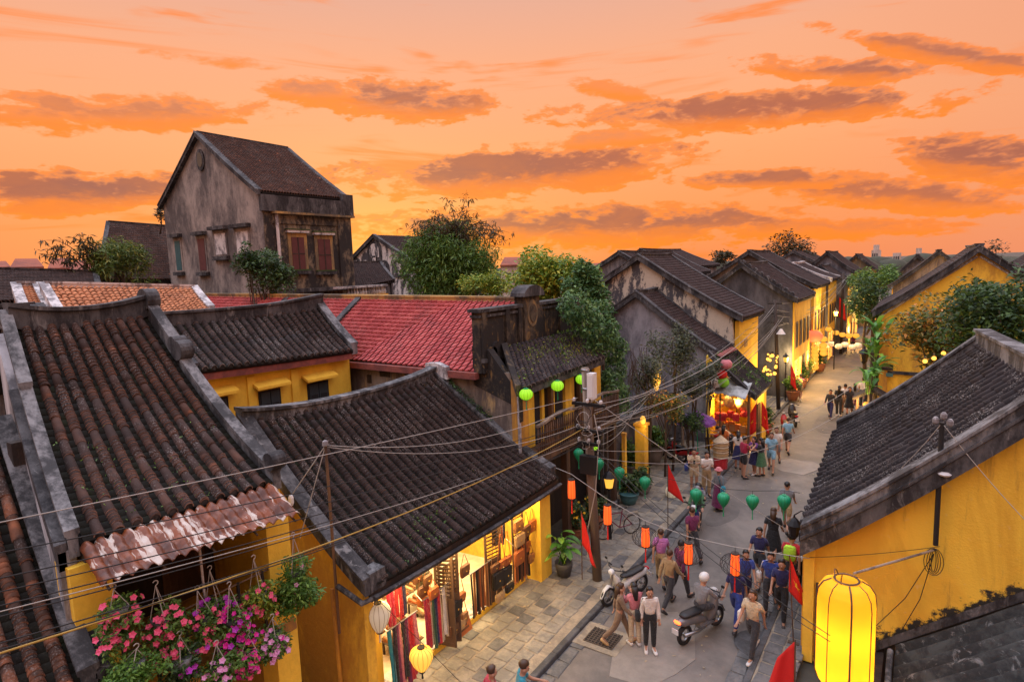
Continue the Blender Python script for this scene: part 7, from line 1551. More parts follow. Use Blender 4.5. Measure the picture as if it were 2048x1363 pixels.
# ------------------------------------------------------------------ souvenir shop with the lit open side
plaster('pale_sheet', (.46, .50, .50), (.20, .22, .22), .45, 1.4, 1, contrast=.2)
hO = thing('souvenir_shop', 'small lit souvenir shop with mossy roof and grey sheet awning', 'shop', (-7.5, 29.5, 0))
kx0, kx1, ky0, ky1 = -8.05, -6.25, 28.0, 31.35
SK = quad_surface((kx0 - .05, ky0 - .1, 4.75), (kx0 - .05, ky1 + .1, 4.75), (kx1 + .25, ky1 + .1, 2.85), (kx1 + .25, ky0 - .1, 2.85), .08); ribbed_roof(hO, SK, 15, 'tile_black', .11, 'roof', 20); moss(hO, SK, 700, .13, 3, .0, 1.0, .1, 1.0, 'leaf_mid', 'roof_plants')
rib(hO, spath(SK, 0.0), .22, .14, 'dark_cap', (0, 1, 0)); m = MB(); m.box((kx0 - .2, ky0, .0), (kx0, ky1, 4.6)); part(m, 'rear_wall', 'yellow_clean', hO)
m = MB(); m.box((kx0, ky1 - .15, 0), (kx1, ky1, 2.9)); part(m, 'end_wall', 'yellow_clean', hO); m = MB(); m.box((kx1 - .15, ky0 + .9, 0), (kx1, ky1 - .15, 2.85)); part(m, 'street_wall', 'yellow_clean', hO)
m = MB(); m.box((kx1, ky0 + 1.3, .13), (kx1 + .04, ky0 + 2.0, 2.2)); dr = part(m, 'door', 'wood_mid', hO)
m = MB(); m.box((kx1 + .04, ky0 + 1.36, .25), (kx1 + .055, ky0 + 1.94, 1.0)); part(m, 'panel', 'wood_dark', dr)
m = MB(); m.sheet([[(kx0 + .1 + 1.7*i/10, ky0 + .25 - 1.2*j/6, 3.65 - .085*j - .22*(i/10) + .05*math.sin(i*1.9)) for j in range(7)] for i in range(11)], .015); part(m, 'sheet_awning', 'pale_sheet', hO, True)
m = MB(); m.tube([(kx1 - .05, ky0 - .1, .13), (kx1 - .05, ky0 - .1, 2.9)], .06, 6); part(m, 'corner_post', 'wood_mid', hO); m = MB(); m.box((kx0, ky0 - .2, 0), (kx1, ky1 - .15, .15)); part(m, 'floor', 'floor_tile', hO)
m = MB(); m.tube([(kx0, ky0, 3.0), (kx1, ky0, 2.8)], .02, 5); part(m, 'rail', 'wood_dark', hO)
lamp((-7.2, 28.7, 2.5), 210, (1, .58, .14), .15, parent=hO); lamp((-5.75, 30.2, 2.5), 60, (1, .6, .18), .1, parent=hO); m = MB(); m.ball((-7.4, 28.6, 2.75), .08); part(m, 'bulb', 'bulb', hO, True)
rn = random.Random(12); GN = [('straw_hat', 'leather_sand'), ('cloth_bag', 'cloth_red'), ('cloth_bag', 'cloth_orange'), ('straw_hat', 'cloth_cream'), ('red_lantern', 'cloth_red'), ('cloth_bag', 'leather_tan')]
for i in range(26):
    nm, mt = GN[i % 6]; x = kx0 + .15 + (kx1 - kx0 - .4)*((i*7 % 26)/26); z = (2.35, 1.85, 1.35)[i % 3] + rn.uniform(-.12, .1); y = ky0 + rn.uniform(-.05, .5) + (.5 if z > 2.2 else 0); m = MB()
    if nm == 'straw_hat': m.lathe([(.03, .16), (.11, .13), (.13, .02), (.27, 0), (.27, -.01)][::-1], (0, 0, 0), 12)
    elif nm == 'red_lantern': m.lathe([(a*.7, b*.7) for a, b in ROUND], (0, 0, 0), 12)
    else: m.box((-.14, -.06, -.20), (.14, .06, .12)); m.tube([(-.11, 0, .12), (0, 0, .36), (.11, 0, .12)], .012, 4)
    o = solo(m, nm, mt, {'straw_hat': 'woven hat', 'cloth_bag': 'bright cloth bag', 'red_lantern': 'small red lantern'}[nm] + ' among the goods hung in the souvenir shop', {'straw_hat': 'hat', 'cloth_bag': 'bag', 'red_lantern': 'lantern'}[nm], 'goods hung in the souvenir shop', nm != 'cloth_bag'); o.location = (x, y, z); o.rotation_euler = (rn.uniform(-.2, .2) + (1.2 if nm == 'straw_hat' else 0), 0, rn.uniform(-.4, .4))
tb = thing('goods_table', 'low table heaped with orange and red souvenirs in the shop', 'table', (-7.4, 28.1, .15)); m = MB(); m.box((-8.3, 27.85, .65), (-6.6, 28.45, .70)); part(m, 'table_top', 'wood_mid', tb)
for a, b in ((-8.25, 27.9), (-6.7, 27.9), (-8.25, 28.36), (-6.7, 28.36)): m = MB(); m.box((a, b, .15), (a + .06, b + .06, .65)); part(m, 'leg', 'wood_mid', tb)
for k in range(16): m = MB(); m.ball((0, 0, 0), .10, .09, .08); o = solo(m, 'trinket', rn.choice(['cloth_orange', 'cloth_red', 'leather_sand', 'cloth_pink', 'leather_tan']), 'small bright souvenir heaped on the shop table', 'souvenir', 'souvenirs on the table', True); o.location = (-8.2 + 1.5*rn.random(), 27.93 + .45*rn.random(), .78)
hs = thing('hat_stack', 'tall stack of pale conical hats at the souvenir shop', 'hats', tuple(PZ(1441, 935, .13)))
b = PZ(1441, 935, .13)
m = MB(); m.lathe([(.28, 0), (.30, .45), (.26, .5)], b, 12); part(m, 'drum', 'cloth_red', hs)
for k in range(7): m = MB(); m.lathe([(.34, 0), (.33, .02), (.03, .28)], (b[0], b[1], .63 + .11*k), 14); part(m, 'conical_hat', 'leather_sand' if k % 2 else 'cloth_cream', hs)
# red corrugated awning and gate pillar, purple parasol
ra = thing('red_awning', 'small red corrugated awning above the souvenir shop', 'awning', (-7.8, 27.2, 0)); p0, p1, p2, p3 = [V3(q) for q in (PZ(1410, 698, 4.75), PZ(1445, 686, 4.75), PZ(1475, 698, 4.6), PZ(1441, 714, 4.6))]
m = MB(); m.sheet([[p0.lerp(p1, i/24).lerp(p3.lerp(p2, i/24), j/3) + V3((0, 0, .02*math.cos(i*math.pi/1.5))) for j in range(4)] for i in range(25)], .01); part(m, 'sheet', 'red_sheet', ra, True)
for q in (p3, p2): m = MB(); m.tube([q, (q.x, q.y, .1)], .03, 5); part(m, 'post', 'wood_dark', ra)
ub = V3(PY(1392, 838, 25.6)); um = thing('parasol', 'purple market parasol in front of the garden', 'parasol', (ub.x, ub.y, .13)); m = MB(); n = 8; rr = .85
vs = [(ub.x, ub.y, ub.z + .42)] + [(ub.x + rr*math.cos(2*math.pi*k/16)*(1 if k % 2 == 0 else .93), ub.y + rr*math.sin(2*math.pi*k/16)*(1 if k % 2 == 0 else .93), ub.z - (.0 if k % 2 == 0 else .05)) for k in range(16)] + [(ub.x + rr*math.cos(2*math.pi*k/16), ub.y + rr*math.sin(2*math.pi*k/16), ub.z - .16) for k in range(16)]
m.add(vs, [(0, 1 + k, 1 + (k+1) % 16) for k in range(16)] + [(1 + k, 17 + k, 17 + (k+1) % 16, 1 + (k+1) % 16) for k in range(16)]); part(m, 'canopy', 'cloth_purple', um)
m = MB(); m.tube([(ub.x + .12, ub.y, .13), (ub.x, ub.y, ub.z + .45)], .022, 6); part(m, 'pole', 'silk_green', um)
for i, (x, yt, yb) in enumerate(((1283, 850, 905), (1248, 870, 930), (1365, 830, 890))):
    p, q = PX(x, yt, -9.1), PX(x, yb, -9.1); gp = thing('gate_pillar', ('yellow gate pillar with a lit lamp by the garden', 'narrow yellow gate pillar left of the garden gate', 'slim pale post under the purple parasol')[i], 'pillar', (p[0], p[1], .13)); w_ = (.20, .07, .05)[i]
    m = MB(); m.box((p[0] - w_, p[1] - w_, 0), (p[0] + w_, p[1] + w_, p[2])); part(m, 'shaft', 'yellow' if i < 2 else 'wood_pole', gp); m = MB(); m.box((p[0] - w_*1.25, p[1] - w_*1.25, p[2]), (p[0] + w_*1.25, p[1] + w_*1.25, p[2] + .1)); part(m, 'cap', 'yellow_worn', gp)
    if i == 0: m = MB(); m.ball((p[0] + .1, p[1] - .1, p[2] + .25), .12, .12, .18); part(m, 'lamp_globe', 'lamp_yellow', gp, True); lamp((p[0] + .4, p[1] - .4, p[2] + .1), 9, (1, .6, .2), .1, parent=gp)
p = PY(1313, 762, 23.6); gl2 = balloon('silk_lantern', 'glowing amber lantern hanging among the garden shrubs', 'lantern', 'lamp_yellow', [(a*.8, b*1.6) for a, b in TEAR], 10, 'wood_dark', None); place(gl2, tuple(p)); lamp(tuple(p + np.array((.5, -.5, .2))), 20, (1, .6, .15), .1)
for i, (x, y, mt) in enumerate(((1433, 765, 'silk_white'), (1446, 764, 'silk_lime'), (1442, 748, 'flag_red'), (1452, 728, 'cloth_pink'))):
    o = balloon('round_lantern', ('pale', 'olive', 'red', 'pink')[i] + ' paper lantern hung outside the souvenir shop roof', 'lantern', mt, [(a*1.1, b*1.1) for a, b in ROUND], 10, 'wood_dark', None); place(o, tuple(PY(x, y, 27.3)))
# market hut and signs on the right
hb = V3(PY(1745, 790, 31.)); hu = thing('stall_hut', 'little tile-roofed stall hut on the right pavement', 'stall', (hb.x, 31, .13))
m = MB(); m.prism([(hb.x - .75, hb.z - .1), (hb.x, hb.z + .38), (hb.x + .75, hb.z - .1), (hb.x + .7, hb.z - .2), (hb.x, hb.z + .25), (hb.x - .7, hb.z - .2)], 'y', 30.5, 31.6); part(m, 'roof', 'tile_dark', hu)
for a in (-.55, .55): m = MB(); m.box((hb.x + a - .05, 30.6, .13), (hb.x + a + .05, 30.7, hb.z)); part(m, 'post', 'wood_mid', hu)
m = MB(); m.box((hb.x - .55, 30.7, .13), (hb.x + .55, 31.4, 1.0)); part(m, 'counter', 'wood_mid', hu); m = MB(); m.ball((hb.x - .2, 30.5, hb.z - .35), .14); part(m, 'bulb', 'far_lamp', hu, True); lamp((hb.x - .6, 30.2, hb.z - .3), 60, (1, .6, .18), .1, parent=hu)
for k in range(6): m = MB(); m.ball((hb.x - .4 + .16*k, 30.6, 1.1 + .05*(k % 2)), .11); part(m, 'ware', ['cloth_orange', 'cloth_cream', 'cloth_red', 'leather_sand', 'cloth_cream', 'cloth_orange'][k], hu, True)
p, q = PY(1763, 728, 33.85), PY(1786, 740, 33.85); t = thing('wall_plaque', 'dark brown name plaque on the yellow pilaster', 'sign', (p[0], 33.8, p[2])); m = MB(); m.box((p[0], 33.78, q[2]), (q[0], 33.85, p[2])); part(m, 'board', 'wood_dark', t)
for k in range(7): a = p[0] + (q[0] - p[0])*(.1 + .115*k); m = MB(); m.box((a, 33.77, q[2] + .13), (a + .05, 33.78, p[2] - .12)); part(m, 'lettering', 'cloth_cream', t)
p, q = PY(1772, 745, 33.85), PY(1786, 753, 33.85); m = MB(); m.box((p[0], 33.8, q[2]), (q[0], 33.86, p[2])); solo(m, 'wall_plaque', 'pot_teal', 'small pale green plaque below the brown one', 'sign')
# ------------------------------------------------------------------ vehicles (local +Y is forward)
plain('paint_white', (.62, .62, .60), .3, .0, .05); plain('paint_red', (.38, .02, .02), .3, .0, .1); plain('paint_blue', (.02, .05, .20), .3, .1, .1); plain('paint_black', (.014, .014, .016), .3, .1, .1); plain('paint_grey', (.18, .18, .19), .35, .2, .1); plain('seat_vinyl', (.012, .012, .013), .5); plain('paint_maroon', (.16, .02, .05), .35)
glowmat('headlamp_faint', (.8, .8, .75), .05, (.6, .6, .6))  # unlit headlamp glass with a slight glow put into its material
def wheel(t, y, r_, w_, name):
    m = MB(); N = 22; vs = []
    for k in range(N):
        a = 2*math.pi*k/N
        for j in range(6):
            b = 2*math.pi*j/6; rr = r_ - w_ + w_*math.cos(b); vs.append((w_*math.sin(b), y + rr*math.cos(a), r_ + rr*math.sin(a)))
    m.add(vs, [(k*6 + j, k*6 + (j+1) % 6, ((k+1) % N)*6 + (j+1) % 6, ((k+1) % N)*6 + j) for k in range(N) for j in range(6)]); wo_ = part(m, name, 'rubber', t, True)
    m = MB(); m.tube([(0, y + (r_ - 1.9*w_)*math.cos(2*math.pi*k/20), r_ + (r_ - 1.9*w_)*math.sin(2*math.pi*k/20)) for k in range(21)], w_*.35, 5, False); part(m, 'rim', 'steel', wo_)
    m = MB(); m.tube([(-.05, y, r_), (.05, y, r_)], .035, 8); part(m, 'hub', 'steel', wo_)
    for k in range(8):
        a = 2*math.pi*k/8; m = MB(); m.tube([(0, y, r_), (0, y + (r_ - 1.9*w_)*math.cos(a), r_ + (r_ - 1.9*w_)*math.sin(a))], .005, 4); part(m, 'spoke', 'steel', wo_)
def motorbike(label, loc, rz, paint='paint_black', scooter=False, lit=False, sc=1.0, group=None):
    t = thing('motorbike', label, 'motorbike', loc, rz, group=group, local=True); t.scale = (sc,)*3
    r_ = .28 if not scooter else .25
    wheel(t, .62, r_, .05, 'front_wheel'); wheel(t, -.62, r_, .055, 'rear_wheel')
    part(loft([((0, -.88, .62), .04, .04), ((0, -.70, .60), .11, .10), ((0, -.30, .55), .13, .13), ((0, .0, .45), .12, .11), ((0, .12, .38), .07, .06)], 12), 'body', paint, t, True)
    part(loft([((0, .18, .40), .05, .10), ((0, .30, .58), .17, .20), ((0, .40, .70), .16, .18), ((0, .46, .86), .09, .10)] if not scooter else [((0, .18, .36), .08, .10), ((0, .30, .58), .21, .26), ((0, .42, .74), .19, .22), ((0, .50, .92), .11, .12)], 12), 'leg_shield', paint, t, True)
    if scooter: m = MB(); m.box((-.15, -.15, .28), (.15, .32, .33)); part(m, 'footboard', 'paint_grey', t)
    part(loft([((0, -.72, .74), .08, .03), ((0, -.60, .74), .13, .05), ((0, -.2, .70), .14, .05), ((0, .08, .70), .10, .045), ((0, .14, .70), .05, .03)], 12), 'seat', 'seat_vinyl', t, True)
    m = MB(); m.tube([(0, .62, r_), (0, .52, .62), (0, .44, .98)], [.03, .035, .03], 7); part(m, 'fork', 'steel', t)
    m = MB(); m.tube([(-.33, .28, 1.02), (-.22, .40, 1.04), (0, .44, .99), (.22, .40, 1.04), (.33, .28, 1.02)], .014, 6); hb_ = part(m, 'handlebar', 'black_metal', t)
    for s_ in (-1, 1):
        m = MB(); m.tube([(s_*.22, .29, 1.02), (s_*.35, .27, 1.02)], .02, 6); part(m, 'grip', 'rubber', hb_)
        m = MB(); m.tube([(s_*.24, .38, 1.04), (s_*.30, .40, 1.20)], .006, 4); m.add(*[(q.v, q.f) for q in [loft([((s_*.32, .39, 1.22), .05, .035), ((s_*.32, .405, 1.22), .05, .035)], 8)]][0]); part(m, 'mirror', 'black_metal', t)
    part(loft([((0, .46, .97), .09, .07), ((0, .54, .96), .085, .065), ((0, .56, .96), .06, .045)], 10), 'headlight', 'headlamp_faint', t, True)
    part(loft([((0, -.90, .66), .08, .035), ((0, -.87, .66), .10, .04)], 8), 'tail_light', 'tail_light' if lit else 'cloth_red', t)
    m = MB(); m.add(*[(q.v, q.f) for q in [loft([((0, .90, .30), .045, .02), ((0, .78, .50), .06, .03), ((0, .62, .585), .065, .03), ((0, .48, .50), .05, .03)], 8)]][0]); part(m, 'front_fender', paint, t, True)
    m = MB(); m.tube([(.12, .05, .28), (.13, -.3, .27), (.14, -.78, .36)], [.03, .04, .05], 7); part(m, 'exhaust', 'steel', t, True)
    part(loft([((0, -.12, .30), .09, .08), ((0, .02, .28), .11, .11), ((0, .16, .30), .09, .08)], 10), 'engine', 'paint_grey', t, True)
    m = MB(); m.tube([(-.12, -.05, .2), (-.22, .05, .01)], .012, 5); part(m, 'kickstand', 'steel', t)
    m = MB(); m.box((-.09, -.965, .40), (.09, -.95, .52)); part(m, 'number_plate', 'white_plastic', t)
    return t
def ground(x, y, z=.05): return tuple(float(q) for q in PZ(x, y, z))
motorbike('white motorbike with black seat parked at the left kerb', ground(1250, 1196), 2.75, 'paint_white', sc=.95)
mb_blue = motorbike('dark blue motorbike carrying a rider at the left kerb', ground(1392, 1058), math.pi + .15, 'paint_blue')
scoot = motorbike('grey scooter with glowing red tail light riding up the road', ground(1402, 1268), -.35, 'paint_grey', True, True)
motorbike('parked motorbike by the second pole, nearest of the two', ground(1570, 868), .35, 'paint_red')
motorbike('black parked motorbike by the second pole, farther of the two', ground(1586, 848), .35, 'paint_black', True)
motorbike('red motorbike half hidden behind the potted plants', ground(1362, 925, .13), 1.2, 'paint_red')
motorbike('dark motorbike beside the red one behind the pots', ground(1343, 918, .13), 1.2, 'paint_black')
mbr = motorbike('black motorbike parked tight against the right house corner', ground(1607, 1168), math.pi - .1, 'paint_black')
bc = thing('bicycle', 'maroon bicycle parked on the pavement below the orange lantern', 'bicycle', ground(1237, 1072, .14), 2.55, local=True)
wheel(bc, .52, .33, .018, 'front_wheel'); wheel(bc, -.52, .33, .018, 'rear_wheel')
for a, b_ in (((0, .52, .33), (0, .38, .95)), ((0, .40, .82), (0, -.12, .80)), ((0, .42, .72), (0, -.05, .30)), ((0, -.05, .30), (0, -.16, .92)), ((0, -.52, .33), (0, -.05, .30)), ((0, -.52, .33), (0, -.13, .78))): m = MB(); m.tube([a, b_], .018, 6); part(m, 'frame_tube', 'paint_maroon', bc)
m = MB(); m.tube([(-.28, .18, 1.0), (-.2, .34, 1.02), (0, .38, .96), (.2, .34, 1.02), (.28, .18, 1.0)], .013, 6); part(m, 'handlebar', 'steel', bc)
part(loft([((0, -.30, .95), .09, .03), ((0, -.18, .96), .07, .03), ((0, -.02, .95), .03, .02)], 8), 'saddle', 'seat_vinyl', bc, True)
m = MB(); m.tube([(0, -.52 + .37*math.cos(a*math.pi/10), .33 + .37*math.sin(a*math.pi/10)) for a in range(1, 11)], .022, 5); part(m, 'fender', 'steel', bc)
m = MB(); m.box((-.07, -.75, .70), (.07, -.28, .72)); part(m, 'rack', 'steel', bc)
m = MB(); m.box((-.02, .42, .86), (.02, .46, .9)); m.lathe([(.10, 0), (.13, .18), (.12, .18), (.09, .01)], (0, .54, .76), 10); part(m, 'basket', 'black_metal', bc)

# ------------------------------------------------------------------ people: one continuous skin per pose
plain('skin', (.42, .22, .14), .55, var=.08); plain('skin_dark', (.30, .15, .09), .55, var=.08); plain('hair_black', (.010, .008, .008), .45); plain('hair_brown', (.06, .03, .015), .45); plain('hair_blond', (.30, .17, .07), .5); plain('shoe_white', (.62, .60, .58), .6); plain('shoe_dark', (.03, .025, .025), .6); plain('face_mark', (.05, .02, .018), .6)
POSES = {   # thigh swing L,R; knee bend L,R; arm swing L,R; elbow bend L,R; arm out L,R; lean; pelvis drop
    'stand': ((.04, -.04), (.05, .05), (.05, .0), (.25, .2), (.12, .12), .02),
    'walk': ((.42, -.36), (.12, .45), (-.40, .42), (.25, .45), (.12, .12), .06),
    'walk2': ((-.30, .36), (.50, .15), (.35, -.35), (.4, .2), (.14, .14), .08),
    'phone': ((.05, -.05), (.06, .06), (.55, .60), (1.45, 1.5), (.10, .10), .05),
    'cross': ((.03, -.06), (.06, .1), (.40, .40), (1.7, 1.7), (.05, .05), .03),
    'bend': ((.15, .02), (.15, .05), (.95, 1.1), (.5, .4), (.12, .12), 1.15),
    'sit': ((1.35, 1.35), (1.45, 1.45), (.80, .80), (.55, .55), (.18, .18), .18)}
def skeleton(pose):
    th, kn, ar, eb, ab, lean = POSES[pose]; J = {}
    J['pel'] = V3((0, 0, .95)); up = V3((0, math.sin(lean), math.cos(lean))); fw = V3((0, math.cos(lean), -math.sin(lean)))
    def T(f_, u_): return J['pel'] + fw*f_ + up*u_
    J['waist'] = T(0, .14); J['chest'] = T(.01, .33); J['nb'] = T(0, .47); J['neck'] = T(.012, .525); J['h1'] = T(.022, .60); J['h2'] = T(.02, .675); J['h3'] = T(.0, .735); J['nose'] = T(.125, .625)
    for i, s_ in enumerate((-1, 1)):
        J['hip%d' % i] = J['pel'] + V3((s_*.095, 0, -.04)); a = th[i]; J['kn%d' % i] = J['hip%d' % i] + V3((0, math.sin(a), -math.cos(a)))*.43; b = a - kn[i]; J['an%d' % i] = J['kn%d' % i] + V3((0, math.sin(b), -math.cos(b)))*.42
        c_ = b if pose != 'sit' else 0.0; J['toe%d' % i] = J['an%d' % i] + V3((s_*.02, math.cos(c_)*.16, math.sin(c_)*.16 - .035)); J['ear%d' % i] = T(.0, .62) + V3((s_*.098, 0, 0))
        sh = T(0, .435) + V3((s_*.175, 0, 0)); J['sh%d' % i] = sh; q = ar[i] - (0 if pose == 'bend' else lean*.5); o_ = ab[i]
        J['el%d' % i] = sh + V3((s_*math.sin(o_), math.sin(q)*math.cos(o_), -math.cos(q)*math.cos(o_)))*.28
        q2 = q + eb[i]; inn = -.35*s_ if eb[i] > 1 else 0; d = V3((inn + s_*.05, math.sin(q2), -math.cos(q2))).normalized(); J['wr%d' % i] = J['el%d' % i] + d*.24; J['pa%d' % i] = J['wr%d' % i] + d*.07
        sd = V3((1, 0, 0)) - d*d.x; sd.normalize(); nn = d.cross(sd)
        for f_, (off, ln) in enumerate(((-.030, .062), (-.010, .075), (.010, .072), (.028, .058))): J['f%d%da' % (i, f_)] = J['pa%d' % i] + d*.035 + sd*off; J['f%d%db' % (i, f_)] = J['f%d%da' % (i, f_)] + (d*.85 - nn*.4*s_).normalized()*ln
        J['t%da' % i] = J['wr%d' % i] + d*.03 + sd*(-.035*s_); J['t%db' % i] = J['t%da' % i] + (d*.7 + sd*(-.7*s_)).normalized()*.05
    dz = min(J['toe0'].z, J['toe1'].z, J['an0'].z - .07, J['an1'].z - .07) - .03
    if pose == 'sit': dz = J['pel'].z - .10
    for k in J: J[k].z -= dz
    return J
BR = {'pel': (.135, .10), 'waist': (.118, .088), 'chest': (.15, .105), 'nb': (.07, .06), 'neck': (.05, .05), 'h1': (.072, .085), 'h2': (.080, .095), 'h3': (.06, .065), 'nose': (.016, .016), 'hip': (.088, .09), 'kn': (.058, .06), 'an': (.04, .042), 'toe': (.038, .028), 'sh': (.058, .058), 'el': (.040, .040), 'wr': (.027, .024), 'pa': (.036, .02), 'ear': (.016, .02), 'f': (.0085, .0085), 't': (.0095, .0095)}
def radius(k):
    for n_ in sorted(BR, key=len, reverse=True):
        if k.startswith(n_) and (n_ not in ('f', 't') or len(k) >= 3): return BR[n_]
    return (.05, .05)
def chain_edges(kind):
    E_ = []
    if kind == 'body':
        E_ += [('pel', 'waist'), ('waist', 'chest'), ('chest', 'nb'), ('nb', 'neck'), ('neck', 'h1'), ('h1', 'h2'), ('h2', 'h3'), ('h1', 'nose')]
        for i in '01':
            E_ += [('pel', 'hip' + i), ('hip' + i, 'kn' + i), ('kn' + i, 'an' + i), ('an' + i, 'toe' + i), ('chest', 'sh' + i), ('sh' + i, 'el' + i), ('el' + i, 'wr' + i), ('wr' + i, 'pa' + i), ('h1', 'ear' + i), ('wr' + i, 't%sa' % i), ('t%sa' % i, 't%sb' % i)]
            for f_ in '0123': E_ += [('pa' + i, 'f%s%sa' % (i, f_)), ('f%s%sa' % (i, f_), 'f%s%sb' % (i, f_))]
    elif kind in ('tshirt', 'longshirt'):
        E_ += [('pel', 'waist'), ('waist', 'chest'), ('chest', 'nb')]
        for i in '01': E_ += [('chest', 'sh' + i), ('sh' + i, 'el' + i)] + ([('el' + i, 'wr' + i)] if kind == 'longshirt' else [])
    elif kind in ('trousers', 'shorts'):
        E_ += [('waist', 'pel')]
        for i in '01': E_ += [('pel', 'hip' + i), ('hip' + i, 'kn' + i)] + ([('kn' + i, 'an' + i)] if kind == 'trousers' else [])
    return E_
_pend = {}; _pmesh = {}
def want(pose, kind):
    key = (pose, kind)
    if key in _pend or key in _pmesh: return
    J = skeleton(pose); E_ = chain_edges(kind); names = []
    for a, b in E_:
        for q in (a, b):
            if q not in names: names.append(q)
    bm = bmesh.new(); lay = bm.verts.layers.skin.verify(); vs = {}
    ex, gr_ = {'body': (1.0, 0), 'tshirt': (1.10, .018), 'longshirt': (1.10, .018), 'trousers': (1.08, .018), 'shorts': (1.10, .024)}[kind]
    for q in names:
        p = J[q].copy()
        if kind == 'tshirt' and q.startswith('el'): p = J['sh' + q[-1]].lerp(p, .72)
        if kind == 'shorts' and q.startswith('kn'): p = J['hip' + q[-1]].lerp(p, .85)
        v = bm.verts.new(p); r_ = radius(q); v[lay].radius = (r_[0]*ex + gr_, r_[1]*ex + gr_); v[lay].use_root = (q == 'pel'); vs[q] = v
    for a, b in E_: bm.edges.new((vs[a], vs[b]))
    me = bpy.data.meshes.new('tmp'); bm.to_mesh(me); bm.free(); o = bpy.data.objects.new('tmp', me); TMP.objects.link(o)
    o.modifiers.new('Skin', 'SKIN').use_smooth_shade = True; ss = o.modifiers.new('Sub', 'SUBSURF'); ss.levels = 1; ss.render_levels = 1
    _pend[key] = o
def flush():
    dg = bpy.context.evaluated_depsgraph_get(); dg.update()
    for key, o in _pend.items():
        me = bpy.data.meshes.new_from_object(o.evaluated_get(dg)); me.name = key[1]; me.polygons.foreach_set('use_smooth', [True]*len(me.polygons)); me.materials.clear(); me.materials.append(MATS['skin']); _pmesh[key] = me
    for o in _pend.values():
        me = o.data; bpy.data.objects.remove(o); bpy.data.meshes.remove(me)
    _pend.clear()
TMP = bpy.data.collections.new('tmp'); SC.collection.children.link(TMP)
PEOPLE = []
def person(label, loc, face, pose='stand', h_=1.66, top='cloth_white', topk='tshirt', bot='cloth_dark', botk='trousers', hair='hair_black', long=False, shoe='shoe_dark', skin='skin', extra=(), group=None): PEOPLE.append((label, loc, face, pose, h_, top, topk, bot, botk, hair, long, shoe, skin, extra, group))
def omat(o, mat):
    for s_ in o.material_slots: s_.link = 'OBJECT'; s_.material = MATS[mat]
